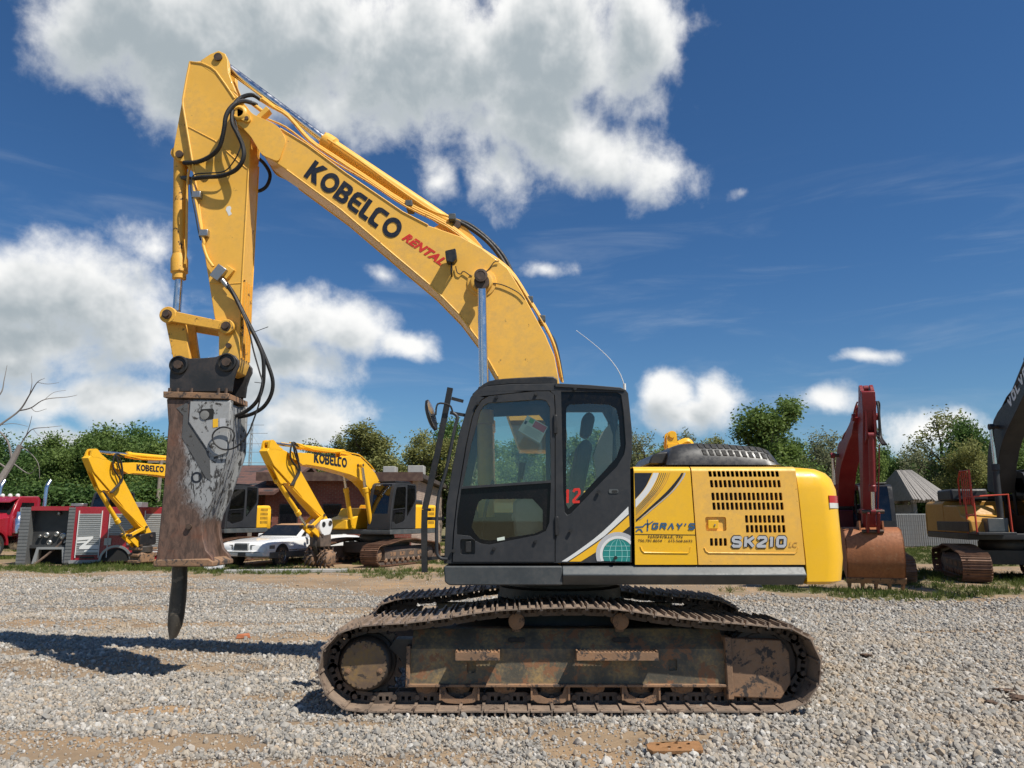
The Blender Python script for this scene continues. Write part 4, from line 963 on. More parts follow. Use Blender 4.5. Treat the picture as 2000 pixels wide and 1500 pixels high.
def main_excavator():
    E = empty('excavator', (XC, YC, 0))
    tag(E, 'large yellow tracked excavator with charcoal cab and hydraulic breaker in the foreground', 'excavator')
    B = lambda: MB()
    # ---- undercarriage
    for yc in (TRK + SW/2, -TRK - SW/2):
        build_track(E, yc, SHOE_MAIN)
        s = -1 if yc < 0 else 1; yo = yc + s*.18                       # outer face of the side frame
        # side frame
        xa, xb = Q(797, 1300, -1.33)[0], Q(1424, 1300, -1.33)[0]
        sq = [roundpoly([(x-.055*w, z-.05), (x+.055*w, z-.05), (x+.055*w, z+.05), (x-.055*w, z+.05)], .02) for x, z, w in ((Q(920,1302,-1.33)[0], .37, .75), (Q(1316,1298,-1.33)[0], .39, .75))]
        f = B(); f.prism([(xa, .225), (xb, .225), (xb, .53), (xa, .53)], yo - (.02 if s > 0 else 0), yo + (.02 if s < 0 else 0), holes=sq)
        yi = yc - s*.16
        top = [(yo, .53), (yc + s*.02, .685), (yi, .685), (yi, .25), (yo-s*.03, .25), (yo-s*.021, .53)]
        f.prism(top, xa+.02, xb-.02, ax='x')
        fr = f.build('track_frame', M['frame'], E)
        B().box(xa-.01, xb+.03, min(yo+s*.045, yo-s*.05), max(yo+s*.045, yo-s*.05), .205, .228).build('lower_flange', M['frame_rust'], fr, bevel=.004)
        B().box(xa-.02, xa+.015, min(yo+s*.04, yo-s*.2), max(yo+s*.04, yo-s*.2), .20, .56).build('end_flange', M['frame_rust'], fr, bevel=.004)
        for px in (1009, 1216):
            x = Q(px, 1260, -1.33)[0]; B().prism(roundpoly([(x-.08, .585), (x+.08, .585), (x+.08, .62), (x-.08, .62)], .018), yc + s*.125, yc + s*.150).build('frame_slot', M['dark_inside'], fr)
        for p0, p1 in ((890, 976), (1126, 1285)):
            x0, x1 = Q(p0, 1280, -1.42)[0], Q(p1, 1280, -1.42)[0]; z0 = Q(900, 1289, -1.42)[1]; z1 = Q(900, 1274, -1.42)[1]
            st = B(); y2 = yo + s*.15
            st.box(x0, x1, min(y2, y2+s*.012), max(y2, y2+s*.012), z0, z1); st.box(x0, x0+.014, min(yo, y2), max(yo, y2), z0, z1+.012); st.box(x1-.014, x1, min(yo, y2), max(yo, y2), z0, z1+.012); st.box(x0, x1, min(yo+s*.06, y2), max(yo+s*.06, y2), z1-.01, z1)
            xx = x0
            while xx < x1: st.prism([(xx, z1), (xx+.02, z1), (xx+.01, z1+.012)], min(yo+s*.06, y2), max(yo+s*.06, y2)); xx += .034
            st.build('step', M['frame_rust'], fr)
        # idler yoke cover at the rear
        x0, x1 = Q(1426, 1300, -1.36)[0], Q(1542, 1300, -1.30)[0]
        c = B(); c.prism([(x0, .12), (x1-.10, .10), (x1, .24), (x1, .50), (x1-.07, .61), (x0, .63)], yo + s*.03, yo - s*.06); c.box(x0-.03, x0+.03, min(yo+s*.055, yo-s*.1), max(yo+s*.055, yo-s*.1), .10, .64)
        c.build('idler_guard', M['frame_rust'], E, bevel=.01)
        i = B(); i.lathe((_ic[0]-.04, yc, _ic[1]-.02), (0, 1, 0), [(.10, -.16), (.12, -.15), (.13, -.11), (.26, -.10), (.27, -.075), (.31, -.07), (.31, -.04), (.275, -.035), (.275, .035), (.31, .04), (.31, .07), (.27, .075), (.26, .10), (.13, .11), (.12, .15), (.10, .16)], 40); i.build('idler_wheel', M['link'], E)
        # sprocket with teeth and final drive cover
        cx, cz = _sc; nt_ = 21; rim = []
        for k in range(nt_*4):
            a = 2*math.pi*k/(nt_*4); rim.append((cx + (.295, .285, .335, .335)[k % 4]*math.cos(a), cz + (.295, .285, .335, .335)[k % 4]*math.sin(a)))
        sp = B(); sp.prism(rim, yc-.028, yc+.028); sp = sp.build('sprocket', M['link'], E)
        yf = yc + s*.215
        fd = B(); fd.lathe((cx, yc, cz), (0, s, 0), [(.27, .0), (.26, .06), (.235, .08), (.235, .18), (.222, .20), (.212, .215), (.205, .218)], 40); fd.build('final_drive', M['grease'], E)
        cv = B(); rr = []
        for k in range(24*4):
            a = 2*math.pi*k/96; rr.append((cx + (.207 if k % 4 in (0, 1, 2) else .193)*math.cos(a), cz + (.207 if k % 4 in (0, 1, 2) else .193)*math.sin(a)))
        cv.prism(rr, min(yf, yf+s*.02), max(yf, yf+s*.02)); cv = cv.build('drive_cover', M['cover'], E)
        for a in (90, 200, 340):
            bx, bz = cx + .155*math.cos(R(a)), cz + .155*math.sin(R(a)); b = B(); b.cyl((bx, yf+s*.02, bz), (bx, yf+s*.027, bz), .024, 14); b.cyl((bx, yf+s*.027, bz), (bx, yf+s*.034, bz), .013, 6); b.build('plug', M['frame_rust'], cv)
        B().prism([(xa-.02, .28), (xa+.05, .24), (xa+.05, .60), (xa-.14, .60), (xa-.20, .52), (xa-.10, .44)], yc-.09, yc+.09).build('motor_bracket', M['grease'], E)
        # rollers
        for px in (831, 894, 986, 1076, 1162, 1254, 1338, 1397):
            x = Q(px, 1350, -1.33)[0]; r = B(); r.lathe((x, yc, .195), (0, 1, 0), [(.04, -.128), (.05, -.125), (.055, -.118), (.085, -.112), (.088, -.108), (.105, -.105), (.105, -.075), (.075, -.065), (.075, .065), (.105, .075), (.105, .105), (.088, .108), (.085, .112), (.055, .118), (.04, .128)], 24); r = r.build('track_roller', M['frame_rust'], E)
        for px in (1009, 1216):
            x = Q(px, 1217, -1.36)[0]; z = Q(px, 1217, -1.36)[1]; r = B(); r.lathe((x, yc, z), (0, s, 0), [(.04, -.16), (.07, -.12), (.07, -.05), (.055, -.04), (.055, .05), (.07, .06), (.075, .12), (.075, .145), (.06, .155)], 20); r.box(x-.04, x+.04, yc-.05, yc+.05, .66, z); r.build('carrier_roller', M['frame_rust'], E)
        for p0, p1 in ((857, 936), (1037, 1114), (1216, 1292)):
            x0, x1 = Q(p0, 1355, -1.36)[0], Q(p1, 1355, -1.36)[0]; xm = (x0+x1)/2
            g = B(); g.prism([(x0, .20), (x0+.03, .215), (xm-.13, .20), (xm-.11, .14), (xm-.03, .10), (xm+.03, .10), (xm+.11, .14), (xm+.13, .20), (x1-.03, .215), (x1, .20), (x1, .10), (x1-.06, .065), (xm, .055), (x0+.06, .065), (x0, .10)], yo + s*.012, yo - s*.01)
            g.box(x0, x0+.016, min(yo+s*.03, yo-s*.08), max(yo+s*.03, yo-s*.08), .09, .205); g.box(x1-.016, x1, min(yo+s*.03, yo-s*.08), max(yo+s*.03, yo-s*.08), .09, .205); g.build('track_guide', M['frame_rust'], E)
    u = B(); u.loft([[(-.75, -.75, .42), (.75, -.75, .42), (.75, .75, .42), (-.75, .75, .42)], [(-.68, -.68, .86), (.68, -.68, .86), (.68, .68, .86), (-.68, .68, .86)]])
    for sx in (-1, 1):
        for sy in (-1, 1): u.loft([[(sx*.4, sy*.55, .80), (sx*.7, sy*.45, .80), (sx*.7, sy*.45, .45), (sx*.4, sy*.55, .45)], [(sx*.75, sy*1.08, .66), (sx*1.25, sy*1.05, .66), (sx*1.25, sy*1.05, .36), (sx*.75, sy*1.08, .36)]])
    u.build('lower_frame', M['grease'], E)
    B().lathe((0, 0, 0), (0, 0, 1), [(.62, .86), (.66, .88), (.66, .98), (.60, 1.0), (.60, 1.12)], 48).build('slewing_ring', M['grease'], E)

    # ---- upper structure
    HN = -1.335
    zb = Q(1300, 1143, HN)[1]; zm = Q(1300, 1124, HN)[1]; zt = Q(1300, 1105.5, HN)[1]
    x0 = Q(867, 1120, HN)[0]; xd = Q(1098, 1120, HN)[0]; xe = Q(1572, 1120, HN)[0]
    d = B(); d.prism(roundpoly([(x0, zt), (x0+.01, zb+.03), (x0+.05, zb), (xd, zb), (xd, zt)], .015), HN-.02, -.30); d.build('cab_deck', paint('deck_grey', (0.045, 0.052, 0.056), .5, .15, (.15, .13, .11), .3, 3), E, bevel=.012)
    d = B(); d.prism([(HN+.06, zb), (HN-.045, zm), (HN-.045, zm+.012), (HN+.02, zt), (HN+.4, zt), (HN+.4, zb)], xd+.003, xe, ax='x')
    d.build('side_skirt', M['skirt_grey'], E, bevel=.006)
    B().box(x0+.3, xe, HN+.1, -HN-.1, zb+.01, zt-.02).build('main_deck', M['grease'], E)
    B().box(-1.2, xe-.1, .35, -HN, zt-.02, zt+.75).build('right_tank_housing', M['yellow'], E, bevel=.03)
    # body behind the doors
    xw = Q(1237, 1000, HN)[0]; ztop = Q(1400, 911, HN)[1]
    hb = B(); prof = [(HN+.06, zt), (HN+.06, ztop-.06), (HN+.09, ztop-.02), (HN+.14, ztop-.005), (-HN-.14, ztop-.005), (-HN-.06, ztop-.06), (-HN-.06, zt)]
    hb.prism(prof, xw+.05, Q(1556, 1000, HN)[0], ax='x'); hb.build('engine_bay', M['dark_inside'], E)
    def door_panel(pts_l, pts_r, holes, name, mat):
        """pts as (xbottom, xtop) edges, with a rounded top shoulder"""
        p = B(); (xbl, xtl), (xbr, xtr) = pts_l, pts_r
        pr = [(xbl, zt+.012), (xbr, zt+.012), (xtr, ztop-.045), (xtl, ztop-.045)]
        p.prism(pr, HN, HN+.02, holes=holes)
        ring = [(HN, ztop-.046), (HN+.005, ztop-.03), (HN+.02, ztop-.012), (HN+.065, ztop), (HN+.55, ztop+.012)]
        p.loft([[(xtl, y, z) for y, z in ring], [(xtr, y, z) for y, z in ring]], closed=False, caps=False)
        p.loft([[(xtl, y+.006, z-.012) for y, z in ring], [(xtr, y+.006, z-.012) for y, z in ring]], closed=False, caps=False)
        return p.build(name, mat, E)
    z6 = lambda a, b: Q(1220 + a/4.167, 820 + b/4.167, HN)
    e1l = (z6(85,1170)[0], z6(75,420)[0]); e1r = (z6(592,1170)[0], z6(537,420)[0]-.003); e2l = (z6(601,1170)[0], z6(545,420)[0]); e2r = (z6(1470,1170)[0], z6(1392,420)[0])
    PD1 = door_panel(e1l, e1r, [], 'pump_door', M['yellow_bright'])
    slots = []
    def row(xa, xb, n, ya, yb, sl):
        for k in range(n):
            xx = xa + (xb-xa)*k/(n-1); slots.append([z6(xx-13+sl, yb-4), z6(xx-9+sl, yb), z6(xx+8+sl, yb), z6(xx+13+sl, yb-5), z6(xx+11-sl*.3, ya+5), z6(xx+7-sl*.3, ya), z6(xx-10-sl*.3, ya), z6(xx-14-sl*.3, ya+5)])
    row(695,1240,16,412,464,4); row(708,1256,16,490,550,4); row(720,1270,16,592,655,3); row(728,1280,16,672,733,3); row(993,1288,9,776,838,2); row(1000,1296,9,856,918,2); row(708,820,4,963,1026,1)
    hdl = roundpoly([z6(662,905), z6(830,905), z6(825,790), z6(655,790)], .02)
    PD2 = door_panel(e2l, e2r, slots + [hdl], 'radiator_door', M['yellow'])
    h = B(); h.prism(hdl, HN+.022, HN+.034); h.build('handle_recess', M['yellow'], PD2)
    h = B(); h.prism(roundpoly([z6(682,885), z6(765,885), z6(765,815), z6(680,815)], .006), HN+.004, HN+.022); h.build('latch', M['yellow_bright'], PD2, bevel=.003)
    a = z6(735, 855); B().cyl((a[0], HN+.004, a[1]), (a[0], HN-.004, a[1]), .008, 10).build('lock', M['steel'], PD2)
    for pl, par, mt in (([(128,1030),(140,1062),(160,1080),(340,1083),(515,1085),(528,1068),(538,1035)], PD1, 'yellow_bright'), ([(648,1040),(660,1068),(685,1083),(1000,1086),(1385,1088),(1402,1070),(1412,1040)], PD2, 'yellow')):
        B().tube([(z6(*q)[0], HN-.001, z6(*q)[1]) for q in pl], .006, 8, False).build('pressing', M[mt], par)
    B().box(z6(85, 1175)[0], z6(1472, 1175)[0], HN+.03, HN+.05, zt-.01, zt+.03).build('sill_gap', M['dark_inside'], E)
    # top of the bodywork, far side
    B().prism([(-.78, ztop-.05), (-.78, ztop+.012), (-HN-.1, ztop), (-HN, ztop-.08), (-HN, zt), (-HN-.05, zt), (-HN-.05, ztop-.08)], xw+.05, Q(1556, 1000, HN)[0], ax='x').build('body_top', M['yellow'], E)
    # counterweight: rounded in plan, rounded shoulder
    cw = B(); xl = z6(1480, 1100)[0]; rings = []
    def cwring(z, xr, xl_, n=10, yo_=0.0):
        pts = []; w = -HN - yo_; r = .62; rx = max(.12, min(.30, xr - xl_ - .02))
        pts.append((xl_, -w, z))
        for k in range(n+1):
            a = R(90*k/n); pts.append((xr-rx + rx*math.sin(a), -w + r*.92 - r*.92*math.cos(a), z))
        for k in range(n+1):
            a = R(90 - 90*k/n); pts.append((xr-rx + rx*math.sin(a), w - r*.92 + r*.92*math.cos(a), z))
        pts.append((xl_, w, z)); return pts
    # silhouette right edge measured at the tangent depth
    def cx_(px, py): return Q(px, py, -.78)[0], Q(px, py, -.9)[1]
    for px, py, yo_, lx in ((1630,1142,.03,1578),(1638,1136,.0,1577),(1641,1092,0,1574),(1636,1040,0,1568),(1631,990,0,1563),(1627,955,0,1559),(1619,934,.01,1557),(1610,922,.04,1556),(1596,914,.09,1555),(1575,911,.16,1555)):
        zz = Q(px, py, HN)[1]; xr = Q(px, py, -.95)[0]+.02; rings.append(cwring(zz, xr, Q(lx, py, HN)[0], yo_=yo_))
    cw.loft(rings); cwo = cw.build('counterweight', paint('counterweight_yellow', (0.87, 0.48, 0.014), 0.38, 0.05, (0.5, 0.28, 0.03), 0.25, 1.4, (0.03, 0.025, 0.02), 0.29, coat=.25), E, smooth=45)
    # tail light let into the curved rear corner
    def on_cw(px, py):
        zz = Q(px, py, -1.0)[1]; return zz
    for (pa, pb, mt, nm) in ((969, 983, 'red_lens', 'tail_light'), (983, 993, 'clear_lens', 'reversing_light')):
        zz0, zz1 = Q(1620, pb, -1.1)[1], Q(1620, pa, -1.1)[1]; l = B(); rg = []
        for k in range(7):
            a = R(14 + 44*k/6); r = .62; xr = Q(1629, 985, -.95)[0]+.02
            rx = .30; px_ = xr-rx + rx*math.sin(a); py_ = HN + r*.92 - r*.92*math.cos(a); nx, ny = Vector((r*math.sin(a), -rx*math.cos(a))).normalized()
            rg.append([(px_+nx*.012, py_+ny*.012, zz0), (px_+nx*.012, py_+ny*.012, zz1), (px_-nx*.03, py_-ny*.03, zz1), (px_-nx*.03, py_-ny*.03, zz0)])
        l.loft(rg); l.build(nm, M[mt], cwo)
    # engine hood with two rows of louvres
    HY = -.95
    ho = QL([(1298,908),(1303,882),(1312,870),(1330,864),(1364,862),(1430,864),(1492,869),(1512,876),(1525,890),(1531,908)], HY)
    hh = B(); rg = []
    for y, f, dz in ((HY-.015, 1.0, -.24), (HY, 1.0, -.145), (HY+.045, .97, -.072), (HY+.10, .94, -.012), (HY+.2, .94, 0), (.4, .94, .0), (.55, .98, -.06), (.6, 1, -.24)):
        cxm = (ho[0][0]+ho[-1][0])/2; z0 = ho[0][1]
        rg.append([(cxm + (p[0]-cxm)*f, y, max(z0-.02, z0 + max(0, (p[1]-z0)+dz*(1 if p[1] > z0+.02 else 0)))) for p in ho])
    hh.loft(rg); hood = hh.build('engine_hood', M['hood'], E, smooth=50)
    def hz(ri, x):                       # height of hood section ri at x
        r = rg[ri]
        for p, q in zip(r, r[1:]):
            if p[0] <= x <= q[0]: return p[2] + (q[2]-p[2])*(x-p[0])/max(1e-6, q[0]-p[0])
        return r[4][2]
    for k in range(11):
        for (ri, t0, t1, xa, xb) in ((2, .14, .90, 612, 1140), (1, .12, .90, 636, 1166)):
            c = xa + (xb-xa)*k/10; xl_ = Q(1220+(c-14)/4.167, 870, HY+.05)[0]; xr_ = Q(1220+(c+18)/4.167, 870, HY+.05)[0]
            qd = []
            for x_, t in ((xl_+.012, t0), (xr_+.012, t0), (xr_, t1), (xl_, t1)):
                y_ = rg[ri][0][1] + (rg[ri+1][0][1]-rg[ri][0][1])*t; z_ = hz(ri, x_) + (hz(ri+1, x_)-hz(ri, x_))*t; qd.append((x_, y_, z_))
            v = B(); v.loft([[(q[0], q[1]-.006, q[2]+.004) for q in qd], [(q[0], q[1]+.01, q[2]-.01) for q in qd]]); v.build('louvre', M['dark_inside'], hood, smooth=0)
    a = QL([(1262,909),(1268,894),(1280,886),(1302,884),(1302,909)], -.6); B().prism(sm2(a[:4], 3)+a[4:], -.75, .2).build('air_cleaner_cover', M['hood'], E, bevel=.02)
    lug = B()  # arm tip of a distant excavator, modelled as a part of this one
    for y in (.95, 1.10): lug.prism(roundpoly(QL([(1300,875),(1302,846),(1309,842),(1319,844),(1322,868),(1330,880)], 1.0), .04), y, y+.04)
    q = Q(1311, 850, 1.0); lug.cyl((q[0], .93, q[1]), (q[0], 1.16, q[1]), .04, 12); q2 = Q(1345, 862, 1.0); lug.tube([(q[0]+.1, 1.05, q[1]-.12), (q2[0], 1.05, q2[1]), (q2[0]+.06, 1.05, q2[1]-.1)], .05, 8); lug.box(q[0]-.06, q[0]+.12, .93, 1.16, ztop-.1, q[1]-.12); lug.build('distant_arm_tip', M['yellow_bright'], E)

    # ---- graphics on the side door and cab
    def decal(par, pts, mat, nm='decal', t=.003, base=HN): return B().prism(pts, base-t, base-.0006).build(nm, M[mat], par, smooth=0)
    zz = lambda l: [z6(*p) for p in l]
    def swo(l, k=4): return zz(sm2(l, k))
    left = [(225,430),(170,545),(100,630),(88,640)]
    decal(PD1, zz([(80,432),(222,432)] + sm2(left, 4) + [(86,640)]), 'ink')
    decal(PD1, swo([(232,432),(215,470),(160,565),(88,648)]) + swo([(88,715),(190,600),(250,500),(278,432)]), 'white_vinyl')
    for k in range(6):
        o = k*16; decal(PD1, swo([(284+o,432),(256+o,505),(200+o*.85,600),(90,722+o*1.0)]) + swo([(90,728+o*1.0),(203+o*.85,605),(261+o,505),(289+o,432)]), 'skirt_grey' if k < 4 else 'faded_vinyl')
    decal(PD1, swo([(462,432),(430,480),(340,585),(200,715),(92,812)]) + swo([(92,832),(210,728),(370,590),(455,480),(478,432)]), 'ink')
    decal(PD1, swo([(482,432),(462,478),(376,590),(216,728),(120,812)]) + swo([(126,812),(222,732),(386,590),(474,480),(496,432)]), 'silver_vinyl', t=.004)
    def lab(body, xa, ya, xb, yb, h, mat, sh=0, bd=0, sp=1.0, par=PD1, t=.003):
        o = z6(xa, ya); e = z6(xb, yb); hv = z6(xa, ya-h)
        text_on('lettering', body, M[mat], par, (o[0], HN-.001, o[1]), (e[0]-o[0], 0, e[1]-o[1]), (hv[0]-o[0], 0, hv[1]-o[1]), t, sh, bd, sp)
    lab('EQUIPMENT', 240, 922, 552, 926, 20, 'ink', .25, .02, 1.25); lab('NASHVILLE, TN', 192, 966, 470, 967, 26, 'ink', 0, .012)
    lab('706.781.8654  ·  615.568.6632', 108, 992, 552, 996, 20, 'ink', 0, .01)
    decal(PD1, zz([(86,929),(578,934),(578,938),(86,933)]), 'ink')
    for pl in ([(88,868),(145,865),(168,842),(196,840),(190,905),(180,905),(182,852),(172,852),(150,875),(88,880)], [(88,905),(110,885),(135,888),(150,915),(136,915),(126,898),(112,898),(96,915)], [(183,810),(189,810),(193,880),(187,880)], [(196,845),(232,822),(234,828),(198,855)]): decal(PD1, zz(pl), 'blue_vinyl')
    def blk(word, xa, ya, xb, yb, h, mat, par, pen, t, **kw):
        o = z6(xa, ya); e = z6(xb, yb); hv = z6(xa, ya-h); block_text('lettering', word, M[mat], par, (o[0], HN-.001, o[1]), (e[0]-o[0], 0, e[1]-o[1]), (hv[0]-o[0], 0, hv[1]-o[1]), pen, t, **kw)
    blk('SK210', 862, 1048, 1322, 1048, 110, 'ink', PD2, .36, .003, gap=.12, shear=.06); blk('SK210', 869, 1040, 1315, 1040, 95, 'silver_vinyl', PD2, .25, .007, gap=.20, shear=.06)
    blk("GRAY'S", 222, 892, 572, 896, 56, 'blue_vinyl', PD1, .24, .003, gap=.22, shear=.18)
    lab('LC', 1335, 1038, 1405, 1038, 44, 'faded_vinyl', .2, .02, par=PD2)

    # ---- cab
    cab, door = cab_shell(E, M['glass'], M['cab_grey'], True)
    z5 = lambda a, b, y=CN: Q(800 + a/3.409, 720 + b/3.409, y)
    def cdec(pts, mat, t=.003, nm='decal'): return B().prism([z5(*p) for p in pts], CN-t, CN-.0006).build(nm, M[mat], cab, smooth=0)
    cdec(sm2([(1012,1284),(1120,1212),(1280,1090),(1456,918)], 3) + [(1458,968)] + sm2([(1300,1112),(1150,1218),(1050,1284)], 3), 'white_vinyl')
    cdec([(1062,1284)] + sm2([(1150,1226),(1300,1120),(1460,978)], 3) + [(1464,1050)] + sm2([(1330,1160),(1240,1222),(1140,1284)], 3), 'yellow_bright')
    def arcpts(r, a0, a1, n=20): return [(1388 + r*math.cos(R(a0+(a1-a0)*k/n)), 1236 - r*math.sin(R(a0+(a1-a0)*k/n))) for k in range(n+1)]
    cdec(arcpts(148, 56, 198) + arcpts(120, 203, 47), 'silver_vinyl', .0045); cdec(arcpts(122, 46, 202) + arcpts(104, 205, 38), 'white_vinyl', .005)
    cdec(arcpts(102, 38, 206) + [(1468, 1284)], 'teal', .004)
    for r0, yy in ((0, 1180), (0, 1210), (0, 1250)):
        w = math.sqrt(max(0, 100**2-(1236-yy)**2)); cdec([(1388-w, yy), (min(1468, 1388+w), yy), (min(1468, 1388+w), yy+3), (1388-w, yy+3)], 'teal_line', .006)
    for k in (-.6, -.2, .25, .6):
        l = [(1388 + 100*k*math.sin(R(t)), 1236 - 100*math.cos(R(t))) for t in (4, 20, 40, 60, 80, 100, 118)]
        cdec(l + [(a+3, b) for a, b in reversed(l)], 'teal_line', .0055)
    o = z5(1042, 900); e = z5(1140, 894); hv = z5(1040, 800)
    block_text('lettering', '12', M['red_vinyl'], cab, (o[0], CN+.011, o[1]), (e[0]-o[0], 0, e[1]-o[1]), (hv[0]-o[0], 0, hv[1]-o[1]), .17, .003, shear=.04)
    # sticker inside the door glass
    st = [z5(*p) for p in ((785,308),(922,385),(868,494),(722,410))]; s_ = B().prism(st, CN+.019, CN+.021).build('sticker', M['paper'], door, smooth=0)
    def stk(u0, u1, v0, v1, mat):
        A, Bq, D = Vector(st[0]), Vector(st[1]), Vector(st[3]); pt = lambda u, v: tuple(A + (Bq-A)*u + (D-A)*v)
        B().prism([pt(u0,v0), pt(u1,v0), pt(u1,v1), pt(u0,v1)], CN+.0175, CN+.0188).build('sticker_print', M[mat], s_, smooth=0)
    stk(.18,.38,.05,.3,'paper_green'); stk(.42,.98,.05,.42,'paper_red'); stk(.05,.15,.3,.5,'ink')
    for k in range(5): stk(.2, .95-.1*(k % 2), .52+.09*k, .55+.09*k, 'paper_grey')
    B().prism([z5(*p) for p in ((582,1128),(632,1118),(634,1140),(584,1148))], CN+.008, CN+.0105).build('label', M['paper'], door, smooth=0)
    hb_ = B(); hb_.prism(roundpoly([z5(338,1135), z5(436,1135), z5(436,1238), z5(338,1238)], .02), CN+.028, CN+.034); hb_.build('handle_recess', M['black'], door)
    hq = B(); hq.prism(roundpoly([z5(372,1150), z5(410,1150), z5(410,1222), z5(372,1222)], .01), CN-.004, CN+.022); hq.build('door_handle', M['black'], door, bevel=.004)
    for (a, b) in ((970, 310), (978, 985)):
        p0 = z5(a-12, b); p1_ = z5(a+14, b+125); B().box(p0[0], p1_[0], CN-.03, CN-.008, p1_[1], p0[1]).build('hinge', M['black'], door, bevel=.006)
    for a, b in ((580,192),(842,172),(455,232),(1100,136),(1258,820),(838,1150),(563,1198),(1072,1078),(292,1212),(1370,1258)):
        p = z5(a, b); B().cyl((p[0], CN-.012, p[1]), (p[0], CN-.03, p[1]), .016, 10).build('rubber_stop', M['black'], cab)
    p = z5(1357, 816); B().prism(roundpoly([z5(1326,802), z5(1390,802), z5(1390,830), z5(1326,830)], .02), CN-.006, CN).build('lifting_eye', M['skirt_grey'], cab); B().prism(roundpoly([z5(1345,810), z5(1384,810), z5(1384,826), z5(1345,826)], .012), CN-.0075, CN-.0062).build('eye_slot', M['dark_inside'], cab)
    # rear side window seal / roof cap / rain rail
    rc = B(); rc.prism(QL([(1084,749),(1150,752),(1212,757),(1220,761),(1220,764),(1084,756)], CN), CN-.012, CN+.02); rc.build('roof_seam', M['cab_grey'], cab, bevel=.004)
    rv = B(); rr_ = QL([(922,772),(938,757),(955,746),(985,741),(1040,738),(1080,737),(1088,745)], CN+.08); rv.prism(sm2(rr_, 2) + QL([(1088,752),(1000,752),(955,756),(935,768)], CN+.08), CN+.03, CN+.13); rv.prism(sm2(rr_, 2) + QL([(1088,752),(1000,752),(955,756),(935,768)], CN+.08), CF-.13, CF-.03)
    rv.tube([(rr_[1][0], CN+.08, rr_[1][1]-.01), (rr_[1][0], CF-.08, rr_[1][1]-.01)], .025, 8, False); rv.tube([(rr_[5][0], CN+.08, rr_[5][1]-.02), (rr_[5][0], CF-.08, rr_[5][1]-.02)], .025, 8, False)
    rv.build('roof_guard', M['black'], cab, bevel=.012)
    # front guard: flat black bars in front of the windscreen
    fg = B(); g0 = QL([(879,757),(855,880),(829,995),(828,1035),(829,1118)], CN+.02)
    for a, b in zip(g0, g0[1:]): fg.bar((a[0], CN+.04, a[1]), (b[0], CN+.04, b[1]), .040, .055)
    fg.cyl((g0[2][0], CN+.04, g0[2][1]), (g0[2][0]+.02, CN+.30, g0[2][1]), .014, 8)
    for (pa, pb) in (((882,778),(905,784)), ((879,806),(908,811)), ((832,1013),(868,1013)), ((830,1092),(868,1088))):
        a, b = Q(*pa, CN+.05), Q(*pb, CN+.05); fg.bar((a[0], CN+.05, a[1]), (b[0], CN+.05, b[1]), .02, .03)
    fg.build('front_guard', M['black'], E)
    hr = B(); hp = QL([(884,806),(893,815),(888,838),(872,915),(857,968),(853,1013),(853,1070),(855,1084),(862,1091),(874,1092)], CN-.02); hr.tube([(a, CN-.02, b) for a, b in hp], .016, 10, True, 5); hr.build('handrail', M['cab_grey'], E)
    mm = B(); mq = QL([(838,782),(840,812),(850,838)], CN-.05); mm.tube([Vector((Q(884,805,CN)[0], CN, Q(884,805,CN)[1])), Vector((Q(878,792,CN)[0], CN-.02, Q(878,792,CN)[1])), Vector((Q(856,790,CN)[0], CN-.04, Q(856,790,CN)[1])), Vector((Q(852,812,CN)[0], CN-.05, Q(852,812,CN)[1]))], .009, 8, True, 4)
    mm = mm.build('mirror_arm', M['black'], E)
    mc = B(); c = Q(843, 811, CN-.05); n_ = Vector((.93, -.25, .28)).normalized(); t1 = Vector((0.22, 0, -.97)).normalized(); 
    t1 = (t1 - n_*t1.dot(n_)).normalized(); t2 = n_.cross(t1)
    ring = lambda s, o: [Vector((c[0], CN-.06, c[1])) + t1*(math.cos(R(a))*.155*s) + t2*(math.sin(R(a))*.085*s) + n_*o for a in range(0, 360, 20)]
    mc.loft([ring(.75, -.03), ring(1, -.012), ring(1, .008)]); mc.build('mirror_housing', M['black'], mm); B().loft([ring(.93, .009), ring(.93, .012)]).build('mirror_glass', M['mirror'], mm)
    an = B(); a0 = Q(1220, 760, -.5); an.cyl((a0[0], -.5, a0[1]-.02), (a0[0], -.5, a0[1]+.06), .015, 8); an.tube([(Q(px, py, -.5)[0], -.5, Q(px, py, -.5)[1]) for px, py in ((1219,752),(1210,728),(1190,700),(1160,672),(1125,645))], (.005, .0025), 6); an.build('antenna', M['white_vinyl'], cab)
    # levers and bits seen through the glass
    k_ = B(); p = Q(1007, 1010, -1.0); k_.lathe((p[0], -1.0, p[1]), (0, 0, 1), [(.005, -.045), (.03, -.035), (.042, 0), (.03, .035), (.005, .045)], 14); k_.cyl((p[0], -1.0, p[1]+.04), (p[0]+.02, -1.0, p[1]+.22), .01, 6); k_.build('lever_knob', M['trim_light'], E)
    k_ = B(); k_.prism(QL([(1140,985),(1195,905),(1197,850),(1190,828),(1172,850),(1160,890),(1165,930)], -.45), -.46, -.42); k_.build('inner_panel', M['trim_light'], cab)
    k_ = B(); k_.prism(QL([(1022,1005),(1045,1000),(1050,1060),(1018,1060)], -.9), -.92, -.6); k_.build('storage_box', M['trim_light'], E, bevel=.02)

    # ---- boom
    bm_ = B(); bm_.prism(BOOM_XZ, -BW, BW)
    boom = bm_.build('boom', M['yellow'], E, bevel=.008, smooth=30)
